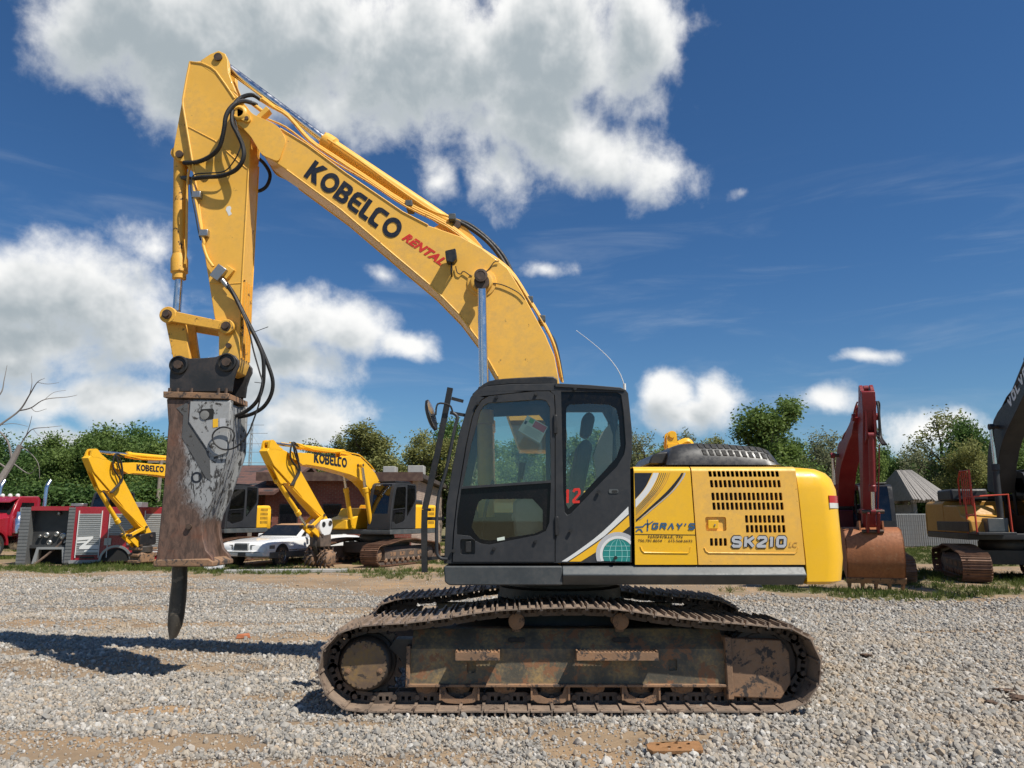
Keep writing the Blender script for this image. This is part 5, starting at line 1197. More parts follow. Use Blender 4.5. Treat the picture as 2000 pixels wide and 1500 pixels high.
    for s in (-1, 1):
        fk = B(); fk.prism(roundpoly(FORK_XZ, .05), min(s*BW, s*(BW+.022)) - (0 if s > 0 else 0), max(s*BW, s*(BW+.022))); fk.prism(roundpoly([p for p in FORK_XZ[:5]] + [FORK_XZ[-4], FORK_XZ[-3], FORK_XZ[-2], FORK_XZ[-1]], .04), min(s*(AW+.03), s*BW), max(s*(AW+.03), s*BW)); fk.build('fork_plate', M['yellow'], boom, bevel=.006)
        # raised edge strips of the side plate, top and bottom
        for l in ([(560,332),(666,410),(772,500),(846,562),(896,613),(934.5,664),(952,700),(971.6,735)], [(547,251),(600,283),(676,339),(786,414),(836,440)]):
            P = QL(l, -BW); B().tube([(a, s*(BW+.002), b) for a, b in P], .010, 6, False).build('weld_seam', M['yellow'], boom)
        bs = B(); bs.lathe((P_TIP[0], s*(BW+.02), P_TIP[1]), (0, s, 0), [(.095, 0), (.095, .03), (.075, .045), (.06, .045), (.055, .03), (.02, .03)], 24); q = Q(485, 236, -BW); bs.prism(roundpoly([(P_TIP[0]-.02, P_TIP[1]+.06), (q[0]+.03, q[1]+.05), (q[0]+.05, q[1]-.02), (q[0], q[1]-.05), (P_TIP[0]-.01, P_TIP[1]-.06)], .03), min(s*(BW+.02), s*(BW+.05)), max(s*(BW+.02), s*(BW+.05))); bs.build('tip_boss', M['yellow'], boom)
        B().cyl((q[0], s*(BW+.05), q[1]), (q[0], s*(BW+.07), q[1]), .025, 6).build('lock_bolt', M['pin_steel'], boom)
        cb = B(); cb.lathe((P_CYL[0], s*BW, P_CYL[1]), (0, s, 0), [(.17, 0), (.165, .014), (.13, .018), (.12, .07), (.10, .075)], 32); cb.build('cylinder_boss', M['yellow'], boom)
        pn = B(); pn.cyl((P_CYL[0], s*BW, P_CYL[1]), (P_CYL[0], s*(BW+.27), P_CYL[1]), .055, 18); pn.lathe((P_CYL[0], s*(BW+.27), P_CYL[1]), (0, s, 0), [(.075, -.02), (.075, 0), (.05, .004), (.045, -.005), (.02, -.005)], 20); pn.build('cylinder_pin', M['pin_steel'], boom)
        # arm cylinder lugs on the back
        lg = B(); lg.prism(roundpoly(QL([(845,455),(872,438),(886,433),(900,437),(912,452),(945,492),(900,480)], 0), .03), s*.105-.02, s*.105+.02); lg.build('cylinder_lug', M['yellow'], boom, bevel=.005)
    B().cyl((P_ACYL[0], -.15, P_ACYL[1]), (P_ACYL[0], .15, P_ACYL[1]), .045, 16).build('lug_pin', M['pin_steel'], boom)
    kq = lambda px, py, y=-BW: Vector((Q(px, py, y)[0], y, Q(px, py, y)[1]))
    o = kq(593, 344); e = o + (kq(593+.81*218, 344+.585*218)-o); v = kq(593+.585*39, 344-.81*39)-o
    logo('lettering', M['ink'], boom, o + Vector((0, -.001, 0)), e-o, v)
    o = kq(784, 467); text_on('lettering', 'RENTAL', M['red_vinyl'], boom, o + Vector((0, -.001, 0)), kq(862, 520)-o, kq(784+10, 467-14)-o, .003, .38, .05, 1.1)
    # work lamp
    l = B(); c = Q(884, 508, -BW); yb_ = -BW-.10; l.prism(roundpoly([(c[0]-.075, c[1]+.055), (c[0]+.045, c[1]+.085), (c[0]+.06, c[1]-.03), (c[0]+.02, c[1]-.085), (c[0]-.06, c[1]-.07)], .015), yb_-.06, yb_+.06); l.bar((c[0], yb_, c[1]-.07), (c[0]-.005, yb_, c[1]-.17), .03, .02); l.bar((c[0]-.005, yb_, c[1]-.17), (c[0]-.005, -BW, c[1]-.19), .03, .02); l = l.build('work_lamp', M['black'], boom, bevel=.006)
    B().tube([(Q(px, py, -BW-.02)[0], -BW-.02, Q(px, py, -BW-.02)[1]) for px, py in ((890,520),(893,532),(900,535),(906,530),(925,540),(950,530),(965,512),(975,510))], .006, 6).build('lamp_cable', M['rubber'], l)
    B().tube([(Q(px, py, -BW-.02)[0], -BW-.02, Q(px, py, -BW-.02)[1]) for px, py in ((955,553),(980,556),(1010,570),(1025,585))], .006, 6).build('grease_line', M['rubber'], boom)
    # steel pipes along the back of the boom
    pl = [(512,193),(536,211),(563,228),(606,276),(650,306),(720,352),(790,398),(871,438),(934,486),(994,528),(1030,580),(1069,645),(1086,688),(1097,742)]
    for j, (y, o_, r, mt) in enumerate(((-.20, 0, .018, 'yellow'), (-.145, -5, .018, 'yellow'), (.15, -3, .018, 'yellow'), (-.235, 5, .012, 'yellow_worn'), (-.10, -3, .012, 'rubber'))):
        B().tube([(Q(a+o_*.4, b+o_, y)[0], y, Q(a+o_*.4, b+o_, y)[1]) for a, b in (pl if j != 3 else [(521,228),(556,243),(600,276),(652,312)] + pl[5:])], r, 8, True, 3).build('boom_pipe', M[mt], boom)
    B().tube([(Q(px, py, -.13)[0], -.13, Q(px, py, -.13)[1]) for px, py in ((640,272),(700,312),(780,370),(840,410),(878,424),(890,436))], .014, 8, True, 4).build('cylinder_pipe', M['yellow'], boom)
    for px, py in ((800,402),(1034,588),(1058,625),(884,428)):
        p = Q(px, py, -.15); B().box(p[0]-.04, p[0]+.04, -.24, .02, p[1]-.035, p[1]+.035).build('pipe_clamp', M['skirt_grey'], boom, bevel=.005)
    B().tube([(Q(px, py, -.12)[0], -.12, Q(px, py, -.12)[1]) for px, py in ((885,430),(912,442),(948,468),(977,502),(998,541),(1016,570),(1030,590))], .026, 10).build('boom_hose', M['rubber'], boom)
    B().tube([(Q(px, py, -.05)[0], -.05, Q(px, py, -.05)[1]) for px, py in ((1068,645),(1083,668),(1092,705),(1098,745))], .02, 8).build('boom_hose', M['rubber'], boom)
    B().tube([(Q(px, py, .0)[0], .0, Q(px, py, .0)[1]) for px, py in ((885,430),(915,438),(952,466),(983,500),(1004,541))], .026, 10).build('boom_hose', M['rubber'], boom)
    # boom cylinders
    for y in (-.43, .43):
        a, m_, b = Q(941, 552, -.43), Q(946, 806, -.43), Q(950, 1010, -.43)
        c = B(); c.cyl((m_[0], y, m_[1]), (b[0], y, b[1]), .085, 24); c.lathe((m_[0], y, m_[1]), (b[0]-m_[0], 0, b[1]-m_[1]), [(.075, -.03), (.10, -.02), (.10, .12), (.085, .13)], 24); c = c.build('boom_cylinder', M['yellow'], E)
        r = B(); r.cyl((a[0], y, a[1]-.05), (m_[0], y, m_[1]), .050, 20); r.build('rod', M['chrome'], c)
        r = B(); r.lathe((a[0], y-.05, a[1]), (0, 1, 0), [(.06, 0), (.085, .0), (.085, .1), (.06, .1)], 24); r.build('rod_eye', M['pin_steel'], c)
    # arm cylinder
    a, m_, b = Q(440, 128, 0), Q(640, 278, 0), P_ACYL
    c = B(); d_ = (b[0]-m_[0], 0, b[1]-m_[1]); c.cyl((m_[0], 0, m_[1]), (b[0], 0, b[1]), .080, 24); c.lathe((m_[0], 0, m_[1]), d_, [(.06, -.05), (.10, -.05), (.105, .0), (.105, .09), (.09, .10), (.08, .12)], 24)
    c = c.build('arm_cylinder', M['yellow'], E)
    for k in range(8):
        an_ = k*math.pi/4; dv = Vector(d_).normalized(); s1 = Vector((0, 1, 0)); s2 = dv.cross(s1); pp = Vector((m_[0], 0, m_[1])) + (s1*math.cos(an_)+s2*math.sin(an_))*.088 - dv*.05; B().cyl(pp, pp - dv*.018, .012, 6).build('gland_bolt', M['yellow_worn'], c)
    B().cyl((a[0], 0, a[1]), (m_[0], 0, m_[1]), .052, 20).build('rod', M['chrome'], c)

    # ---- arm
    am = B(); am.prism(ARM_XZ, -AW, AW); arm = am.build('arm', M['yellow'], E, bevel=.008, smooth=30)
    for l, r in (([(371,121),(365,150),(357,195),(357,205),(368,270),(379,336),(394,440),(397,484)], .012), ([(371,121),(395,124),(412,132),(422,140),(440,165),(458,192)], .012), ([(487,301),(477,480),(471,587),(468,650)], .010), ([(368,248),(420,275),(470,320),(483,330)], .007), ([(409,553),(440,555),(471,553)], .005)):
        for s in (-1, 1): B().tube([(Q(a, b, -AW)[0], s*(AW+.001), Q(a, b, -AW)[1]) for a, b in l], r, 6, False).build('weld_seam', M['yellow'], arm)
    for s in (-1, 1): B().prism(ALUG_XZ, *sorted((s*.085, s*(AW+.002)))).build('cylinder_lug', M['yellow'], arm, bevel=.006)
    for k in range(4):
        y = -.12+.08*k; B().bar((Q(474,545,-AW)[0], y, Q(474,545,-AW)[1]), (Q(468,698,-AW)[0], y, Q(468,698,-AW)[1]), .028, .03).build('wear_strip', M['yellow_worn'], arm)
    for p, r in ((P_ATOP, .05), (P_NOSE, .06)): B().cyl((p[0], -AW-.03, p[1]), (p[0], AW+.03, p[1]), r, 18).build('pin', M['pin_steel'], arm)
    B().prism([Q(443,404,-AW), Q(449,402,-AW), Q(452,406,-AW), Q(450,412,-AW), Q(453,418,-AW), Q(447,422,-AW), Q(444,415,-AW), Q(441,410,-AW)], -AW-.002, -AW-.0005).build('torn_sticker', M['white_vinyl'], arm, smooth=0)
    for s in (-1, 1):
        B().prism(roundpoly(QL([(357,200),(341,288),(340,304),(347,314),(358,316),(372,332),(380,338)], -.1), .03), s*.10-.02, s*.10+.02).build('cylinder_lug', M['yellow'], arm, bevel=.004)
    pb_ = Q(353, 304, -.1); B().cyl((pb_[0], -.15, pb_[1]), (pb_[0], .15, pb_[1]), .045, 16).build('lug_pin', M['pin_steel'], arm)
    # bucket cylinder
    a, m_, b = Q(353, 304, 0), Q(350, 545, 0), Q(334, 616, 0); b = Q(345, 612, 0)
    c = B(); c.cyl((a[0], 0, a[1]-.02), (m_[0], 0, m_[1]), .078, 22); c.lathe((m_[0], 0, m_[1]), (a[0]-m_[0], 0, a[1]-m_[1]), [(.06, -.01), (.075, 0), (.075, .06), (.097, .08), (.097, .24), (.080, .30)], 22); c.lathe((a[0], -.085, a[1]), (0, 1, 0), [(.06, 0), (.085, 0), (.085, .17), (.06, .17)], 20); c = c.build('bucket_cylinder', M['yellow_worn'], E)
    B().cyl((m_[0], 0, m_[1]), (b[0], 0, b[1]+.03), .047, 18).build('rod', M['chrome'], c)
    B().lathe((m_[0], 0, Q(350,355,0)[1]), (0, 0, 1), [(.082, 0), (.09, .005), (.09, .035), (.082, .04)], 20).build('pipe_band', M['skirt_grey'], c)
    B().tube([(Q(372, 322, -.12)[0], -.12, Q(372, 322, -.12)[1]), (Q(366,360,-.1)[0], -.1, Q(366,360,-.1)[1]), (Q(364,480,-.09)[0], -.09, Q(364,480,-.09)[1]), (Q(360,515,-.08)[0], -.07, Q(360,515,-.08)[1])], .014, 8).build('cylinder_pipe', M['yellow'], c)
    # linkage
    A_ = Q(330, 616, -.2); B_ = Q(444, 639, -.2); C_ = Q(352, 713, -.2)
    for s in (-1, 1):
        y0, y1 = sorted((s*.185, s*.235)); k = B()
        d2 = Vector((B_[0]-A_[0], B_[1]-A_[1])); n2 = Vector((-d2.y, d2.x)).normalized(); L2 = [Vector(A_)+n2*.055, Vector(B_)+n2*.05, Vector(B_)-n2*.05, Vector(A_)-n2*.07]
        k.prism([tuple(v) for v in L2], y0, y1); k.prism(circ(*A_, .095, 20), y0-.004, y1+.004); k.prism(circ(*B_, .085, 20), y0-.004, y1+.004); k.build('side_link', M['yellow_worn'], E, bevel=.006)
        k = B(); n3 = Vector((C_[0]-A_[0], C_[1]-A_[1])); m3 = Vector((-n3.y, n3.x)).normalized(); k.prism([tuple(Vector(A_)+m3*.15), tuple(Vector(A_)-m3*.07), tuple(Vector(C_)-m3*.08), tuple(Vector(C_)+m3*.10)], s*.13-.03, s*.13+.03); k.build('front_link', M['yellow_worn'], E, bevel=.006)
    k = B(); k.box(A_[0]+.02, A_[0]+.12, -.10, .10, C_[1]+.15, C_[1]+.32); k.build('link_bridge', M['yellow_worn'], E)
    for p, w in ((A_, .26), (B_, .25)):
        k = B(); k.cyl((p[0], -w, p[1]), (p[0], w, p[1]), .055, 18); k.cyl((p[0], -w-.03, p[1]), (p[0], w+.03, p[1]), .038, 14); k.build('link_pin', M['pin_steel'], E)
    p = Q(448, 676, -AW); B().cyl((p[0], -AW-.04, p[1]), (p[0], -AW, p[1]), .03, 12).build('plug', M['pin_steel'], arm)

    # ---- breaker with its mounting bracket
    DB = -.235
    bo = QL([(333,704),(338,697),(350,695),(362,698),(371,700),(397,699),(420,697),(431,693),(444,690),(458,694),(466,704),(466,714),(461,724),(455,742),(452,765),(331,765),(331,733)], DB)
    mbk = B(); 
    for s in (-1, 1): mbk.prism(bo, *sorted((s*abs(DB), s*(abs(DB)-.045))))
    mbk.prism([bo[16], (bo[16][0]+.12, bo[16][1]), (bo[15][0]+.12, bo[15][1]), bo[15]], -.19, .19); mbk = mbk.build('breaker_bracket', paint('bracket_black', (0.022, 0.023, 0.025), .5, .2, (.12, .08, .06), .35, 4), E, bevel=.008)
    for px, py in ((350, 713), (444, 708)):
        p = Q(px, py, DB)
        for s in (-1, 1):
            k = B(); k.lathe((p[0], s*abs(DB), p[1]), (0, s, 0), [(.105, -.01), (.105, .025), (.09, .03), (.085, .012), (.06, .012)], 24); k.build('bush', M['black'], mbk); k = B(); k.cyl((p[0], s*abs(DB), p[1]), (p[0], s*(abs(DB)+.045), p[1]), .05, 8); k.build('pin', M['pin_steel'], mbk)
    HB = -.27
    tp = QL([(321,765),(449,769),(449,780),(321,777)], HB); B().prism(tp, HB-.03, -HB+.03).build('top_plate', M['frame_rust'], E, bevel=.006)
    for px in (329, 345, 372, 425, 440):
        p = Q(px, 765, HB)
        for s in (-1, 1): B().cyl((p[0], s*.245, p[1]-.02), (p[0], s*.245, p[1]+.045), .018, 6).build('bolt', M['pin_steel'], E)
    z3 = lambda l, y=HB: [Q(280 + a/2.885, 740 + b/2.885, y) for a, b in l]
    body = z3([(130,112),(497,120),(492,200),(482,400),(470,445),(382,690),(346,762),(330,830),(336,900),(352,965),(388,1005),(397,1052),(60,1052),(74,1000),(90,850),(115,600),(140,250)])
    hm, nt, out = newmat('scraped_breaker_paint')
    pos = nt.nodes.new('ShaderNodeNewGeometry').outputs['Position']; s3 = N(nt, 'ShaderNodeSeparateXYZ', {0: pos})
    n1 = NOISE(nt, pos, 3.0, 7, .65, .3); nv = N(nt, 'ShaderNodeVectorMath', {0: pos, 1: (1, 1, .35)}, operation='MULTIPLY').outputs[0]; n2 = NOISE(nt, nv, 22, 8, .7, .6)
    xw0 = body[16][0]+XC; gx = MATH(nt, 'SUBTRACT', MATH(nt, 'SUBTRACT', s3.outputs[0], xw0), .27)       # paint survives towards the machine side
    f = MATH(nt, 'ADD', MATH(nt, 'MULTIPLY', gx, 1.7), MATH(nt, 'ADD', MATH(nt, 'MULTIPLY', MATH(nt, 'SUBTRACT', n1, .5), .9), MATH(nt, 'MULTIPLY', MATH(nt, 'SUBTRACT', n2, .5), .8)))
    gz_ = SSTEP(nt, s3.outputs[2], body[8][1]-.30, body[8][1]+.50, -1.1, 0.14); f = MATH(nt, 'ADD', f, gz_)
    rust = MIXC(nt, SSTEP(nt, n2, .35, .65), (.070, .044, .033), (.165, .098, .070)); rust = MIXC(nt, SSTEP(nt, n1, .5, .7, 0, .6), rust, (.19, .075, .04))
    wht = MIXC(nt, SSTEP(nt, n2, .51, .56), (.30, .305, .305), (.045, .042, .04))
    cc = MIXC(nt, SSTEP(nt, f, -.06, .22), rust, wht); principled(nt, out, Base_Color=cc, Roughness=.62, Normal=N(nt, 'ShaderNodeBump', {'Strength': .35, 'Distance': .008, 'Height': n2}).outputs[0])
    brk = B(); t_ = .06
    for s in (-1, 1): brk.prism(body, *sorted((s*abs(HB), s*(abs(HB)-t_))))
    inner = z3([(150,125),(470,130),(455,400),(370,660),(330,760),(310,840),(320,960),(340,1040),(90,1040),(110,850),(135,600),(155,250)]); brk.prism(inner, HB+t_, -HB-t_)
    brk = brk.build('breaker_housing', hm, E, bevel=.010)
    wm = paint('breaker_white', (.34, .345, .345), .5, .08, (.16, .14, .12), .45, 3, (.04, .036, .032), .43)
    B().prism(z3([(268,128),(494,128),(488,205),(474,380),(468,420),(400,440),(356,388),(258,242)]), HB-.016, HB+.002).build('side_cover', wm, brk, bevel=.006)
    B().prism(z3([(188,165),(250,132),(252,242),(352,394),(374,440),(380,575),(352,556),(272,420),(218,330),(226,205)]), HB-.004, HB+.002).build('side_recess', paint('recess_grey', (.10, .10, .10), .6, .15, (.04, .035, .03), .5, 6, (.03, .025, .02), .42), brk)
    ph = z3([(318,188),(330,172),(395,168),(402,180),(398,225),(360,232),(325,222)]); B().prism(ph, HB-.02, HB-.0165).build('port_opening', M['dark_inside'], brk); p = z3([(350,205)])[0]; B().lathe((p[0], HB-.02, p[1]), (0, -1, 0), [(.05, 0), (.05, .006), (.03, .008)], 12).build('port_flange', M['trim'], brk)
    B().prism(z3([(395,228),(424,225),(424,272),(395,276)]), HB-.0195, HB-.0166).build('warning_label', M['yellow_bright'], brk, smooth=0); B().prism(z3([(432,225),(466,222),(466,268),(432,272)]), HB-.0195, HB-.0166).build('label', M['silver_vinyl'], brk, smooth=0)
    a = z3([(300,555)])[0]; B().prism(circ(*a, .060, 24), HB-.003, HB-.0006, holes=[circ(*a, .040, 24)]).build('round_mark', M['ink'], brk, smooth=0)
    p = z3([(260,832)])[0]; B().cyl((p[0], HB-.03, p[1]), (p[0], HB+.01, p[1]), .03, 12).build('grease_plug', M['pin_steel'], brk)
    B().prism(z3([(60,1030),(90,1018),(370,1012),(398,1030),(398,1058),(60,1058)]), HB-.025, -HB+.025).build('bottom_collar', M['frame_rust'], brk, bevel=.012)
    for zz0 in (870,): B().prism(z3([(322,820),(362,812),(366,900),(345,920),(318,915)], 0), -.2, .2).build('side_lug', M['grease'], brk, bevel=.01)
    ch = B(); rg = []
    for px0, px1, py in ((337,365.5,1100),(336,365,1140),(332,363,1172),(329,359,1205),(328.5,355,1222),(331,348,1238),(333,343,1246)):
        a, b = Q(px0, py, 0), Q(px1, py, 0); r = (b[0]-a[0])/2; cxm = (a[0]+b[0])/2; ry = .082 if py < 1230 else .07
        rg.append([(cxm + r*math.cos(R(t)), ry*math.sin(R(t)), a[1]) for t in range(0, 360, 15)])
    ch.loft(rg); ch.build('chisel', paint('worn_chisel_steel', (.085, .075, .062), .45, .3, (.035, .03, .028), .6, 3.5, (.20, .17, .13), .42, metal=.5), E, smooth=50)

    # ---- hoses and pipes on the arm
    z1 = lambda a, b: (280 + a/3.75, 80 + b/3.75)
    z2 = lambda a, b: (280 + a/3.41, 440 + b/3.41)
    def hose(l, y0, r, zf, mat='rubber', ribs=False, par=None, bulge=0.0):
        n = len(l); pts = []
        for i, p in enumerate(l):
            y = y0[0] + (y0[1]-y0[0])*i/(n-1) - bulge*math.sin(math.pi*i/(n-1)); px, py = zf(*p); q = Q(px, py, y); pts.append(Vector((q[0], y, q[1])))
        k = B(); k.tube(pts, r, 10, True, 5)
        if ribs:
            C_ = catmull(pts, 9)
            for a, b in zip(C_[::1], C_[1::1]):
                d = (b-a).normalized(); k.cyl(a, a + d*.012, r*1.16, 8)
        return k.build('hose', M[mat], par or arm)
    hose([(862,432),(800,396),(725,412),(672,460),(650,540),(655,610),(690,680),(725,760),(737,830),(715,900),(660,955),(560,990),(450,997),(372,1008)], (-.16, -.22), .023, z1, ribs=True, bulge=.16)
    hose([(830,470),(790,452),(735,440),(680,455),(632,500),(603,560),(590,650),(560,770),(500,838),(400,885),(295,892)], (-.16, -.13), .023, z1, ribs=True, bulge=.20)
    hose([(668,560),(690,650),(712,740),(704,800),(660,885),(590,955),(460,968),(385,975),(355,1010),(350,1100),(380,1260),(405,1400),(420,1460)], (-.30, -.20), .008, z1)
    hose([(800,830),(840,858),(890,905),(928,980),(905,1060),(850,1098),(800,1090)], (.24, .22), .022, z1)
    # steel pipe down the arm to the valve block
    k = B(); k.tube([(Q(*z1(a, b), -.21)[0], -.21, Q(*z1(a, b), -.21)[1]) for a, b in ((362,1010),(365,1050),(378,1140),(428,1400),(445,1480))] + [(Q(*z2(a, b), -.21)[0], -.21, Q(*z2(a, b), -.21)[1]) for a, b in ((398,130),(425,215),(465,275))], .017, 8, True, 3); k.build('arm_pipe', M['yellow'], arm)
    for a, b in ((385,1130), (438,1410)):
        p = Q(*z1(a, b), -.2); B().box(p[0]-.04, p[0]+.065, -.235, -.165, p[1]-.04, p[1]+.04).build('pipe_clamp', M['steel'], arm, bevel=.006)
    p = Q(*z2(508, 322), -.21); vb = B(); vb.box(-.06, .06, -.045, .045, -.085, .085); vb.xform(Matrix.Translation((p[0], -.22, p[1])) @ Matrix.Rotation(R(35), 4, 'Y')); vb.build('valve_block', M['steel'], arm, bevel=.006)
    p = Q(*z2(560, 315), -.18); vb = B(); vb.box(-.055, .055, -.02, .03, -.07, .07); vb.xform(Matrix.Translation((p[0], -.19, p[1])) @ Matrix.Rotation(R(35), 4, 'Y')); vb.build('block_mount', M['yellow'], arm, bevel=.005)
    p0, p1_ = Q(*z2(525, 365), -.22), Q(*z2(565, 415), -.22); B().cyl((p0[0], -.22, p0[1]), (p1_[0], -.22, p1_[1]), .028, 12).build('fitting', M['steel'], arm)
    hose([(560,405),(600,460),(645,545),(700,655),(755,765),(795,870),(802,990),(792,1080),(760,1165),(700,1228),(625,1268),(585,1275)], (-.23, .05), .022, z2, bulge=.08)
    hose([(566,402),(610,470),(655,560),(710,670),(770,790),(832,935),(862,1040),(850,1130),(800,1210),(720,1258),(640,1277),(590,1284)], (-.23, .16), .022, z2, bulge=.04)
    hose([(560,380),(640,540),(700,690),(735,840),(775,980),(792,1050),(772,1180),(740,1280),(690,1400),(620,1475),(540,1494),(480,1460),(460,1410),(478,1370),(530,1344),(588,1360),(606,1400),(592,1440)], (-.24, -.33), .009, z2, bulge=.03)
    for a, b, c, d in ((740,710,832,676),(740,1045,800,1052)):
        p, q = Q(*z2(a, b), -.15), Q(*z2(c, d), -.15); B().cyl((p[0], -.15, p[1]), (q[0], -.15, q[1]), .004, 5).build('cable_tie', M['black'], arm)
    # hose bracket at the boom tip
    p = Q(*z1(885, 545), -.2); k = B(); k.box(-.09, .09, -.05, .06, -.03, .03); k.xform(Matrix.Translation((p[0], -.21, p[1])) @ Matrix.Rotation(R(-50), 4, 'Y')); k.build('hose_bracket', M['yellow'], boom, bevel=.006)
    for a, b, c, d in ((860,430,960,490),(800,460,870,515)):
        p, q = Q(*z1(a, b), -.17), Q(*z1(c, d), -.17); B().cyl((p[0], -.17, p[1]), (q[0], -.17, q[1]), .024, 10).build('hose_fitting', M['yellow'], boom)
    return E
EXC = main_excavator()
# ------------------------------------------------------------------ machines parked behind
HN = -1.335
ZB = Q(1300, 1143, HN)[1]; ZT = Q(1300, 1105.5, HN)[1]; ZTOP = Q(1400, 911, HN)[1]
XF = Q(867, 1120, HN)[0]; XE = Q(1572, 1120, HN)[0]; XW = Q(1237, 1000, HN)[0]; XCW = Q(1637, 1050, -.95)[0]
def simil(pts, a, b, c, d):
    """move points by the similarity taking a->c and b->d"""
    A = complex(*a); k = (complex(*d)-complex(*c))/(complex(*b)-A)
    return [((complex(*c)+k*(complex(*p)-A)).real, (complex(*c)+k*(complex(*p)-A)).imag) for p in pts]
def parked_excavator(label, loc, theta, col, body, boom_e, arm_b, frame=None, cab_mat='cab_grey', cab=True, tail='long', tool=None, tool_fn=None, sign=None, arm_col=None, hoses=True, scale=1.0, swing=0):
    E = empty('excavator', (loc[0], loc[1], 0), R(theta)); E.scale = (scale,)*3
    tag(E, label, 'excavator', 'excavators parked behind the yard')
    col_m = M[col]; body_m = M[body]; ac = M[arm_col or col]; B = MB
    # tracks
    for yc in (-1.19, 1.19):
        build_track(E, yc, SHOE_FAR, detail=False)
        s = -1 if yc < 0 else 1; f = B(); f.prism([(yc+s*.15, .24), (yc+s*.15, .52), (yc+s*.02, .66), (yc-s*.15, .66), (yc-s*.15, .24)], -1.45, 1.5, ax='x'); f = f.build('track_frame', M['link'], E)
        for k in range(4): B().box(-1.1+k*.62, -.75+k*.62, *sorted((yc+s*.152, yc+s*.158)), .34, .48).build('frame_panel', M['frame_rust'], f)
        for k in range(8): B().lathe((-1.35+k*.37, yc, .195), (0, 1, 0), [(.06, -.17), (.10, -.13), (.10, .13), (.06, .17)], 12).build('track_roller', M['frame_rust'], E)
        B().lathe((_sc[0], yc, _sc[1]), (0, s, 0), [(.30, -.03), (.30, .03), (.22, .06), (.21, .16), (.19, .17)], 24).build('sprocket', M['frame_rust'], E)
        B().lathe((_ic[0]-.04, yc, _ic[1]-.02), (0, 1, 0), [(.10, -.14), (.29, -.08), (.31, -.06), (.31, .06), (.29, .08), (.10, .14)], 24).build('idler_wheel', M['link'], E)
    u = B(); u.box(-.75, .75, -1.0, 1.0, .42, .80); u.lathe((0, 0, 0), (0, 0, 1), [(.62, .8), (.66, .86), (.66, 1.0), (.6, 1.12)], 28); u.build('lower_frame', M['grease'], E)
    for ch in E.children: ch.rotation_euler.z = R(swing)
    xe = XE if tail == 'long' else XE - .75; xc = XCW if tail == 'long' else XCW - .95
    B().prism(roundpoly([(XF, ZT), (XF+.01, ZB), (xe, ZB), (xe, ZT)], .02), HN, -HN).build('deck', M['skirt_grey' if cab_mat == 'cab_grey' else cab_mat], E, bevel=.015)
    # engine housing, with louvre slots on the left side
    h = B(); pr = [(HN+.01, ZT+.01), (HN+.01, ZTOP-.08), (HN+.08, ZTOP), (-HN-.08, ZTOP), (-HN-.01, ZTOP-.08), (-HN-.01, ZT+.01)]; h.prism(pr, XW, xe-.02, ax='x'); hs = h.build('engine_housing', body_m, E, bevel=.02)
    for r in range(4):
        for k in range(6): x = xe-.62+k*.075; B().box(x, x+.03, HN+.003, HN+.02, ZT+.18+r*.17, ZT+.29+r*.17).build('louvre', M['dark_inside'], hs)
    B().box(XW+.1, xe-.2, -.8, .75, ZTOP, ZTOP+.20).build('engine_hood', M['hood'], E, bevel=.06)
    B().prism([(-1.45, ZT), (XW, ZT), (XW, ZTOP-.12), (-.55, ZTOP-.15), (-.75, ZT+.5), (-1.4, ZT+.35)], .38, -HN-.01).build('tank_housing', body_m, E, bevel=.04)
    c = B(); rings = []
    for z, dx, yo in ((ZB+.0, -.06, .06), (ZB+.1, 0, 0), (ZT+.4, -.02, 0), (ZTOP-.15, -.08, .01), (ZTOP-.02, -.16, .08), (ZTOP+.01, -.26, .16)):
        w = -HN-yo; r = .5; pts = [(xe-.01, -w, z)]
        pts += [(xc+dx-r+r*math.sin(R(15*k)), -w+r-r*math.cos(R(15*k)), z) for k in range(7)] + [(xc+dx-r+r*math.cos(R(15*k)), w-r+r*math.sin(R(15*k)), z) for k in range(7)]
        pts.append((xe-.01, w, z)); rings.append(pts)
    c.loft(rings); c = c.build('counterweight', body_m, E, smooth=45)
    if tail == 'short':
        for z in (ZT+.1, ZT+.35, ZT+.62):
            B().box(xe+.06, xc-.28, HN-.004, HN+.05, z, z+.14).build('counterweight_vent', M['dark_inside'], c)
    if cab: 
        cab_shell(E, M['glass_dark'] if cab == 'dark' else M['glass'], M[cab_mat], False)
        B().box(XF+.45, XF+1.5, CN+.1, CF-.1, Q(1000, 748, CN)[1]+.003, Q(1000, 748, CN)[1]+.05).build('roof_hatch', M['black'], E, bevel=.02)
    # boom, arm
    L = math.dist(P_FOOT, P_TIP); foot = P_FOOT; tip = (foot[0]-L*math.cos(R(boom_e)), foot[1]+L*math.sin(R(boom_e)))
    tb = lambda l: simil(l, P_FOOT, P_TIP, foot, tip)
    boom = B().prism(tb(BOOM_XZ), -BW, BW).build('boom', col_m, E, bevel=.012, smooth=30)
    for s in (-1, 1):
        fk = B(); fx = tb(FORK_XZ); fk.prism(fx, *sorted((s*BW, s*(BW+.025)))); fk.cyl((tip[0], s*BW, tip[1]), (tip[0], s*(BW+.07), tip[1]), .10, 16); fk.build('fork_plate', col_m, boom)
    La = math.dist(P_TIP, P_NOSE); nose = (tip[0]+La*math.sin(R(arm_b)), tip[1]-La*math.cos(R(arm_b)))
    ta = lambda l: simil(l, P_TIP, P_NOSE, tip, nose)
    arm = B().prism(ta(ARM_XZ), -AW, AW).build('arm', ac, E, bevel=.012, smooth=30)
    for s in (-1, 1): B().prism(ta(ALUG_XZ), *sorted((s*.085, s*(AW+.004)))).build('top_lug', ac, arm)
    ap = ta([P_ATOP])[0]; ac0 = tb([P_ACYL])[0]
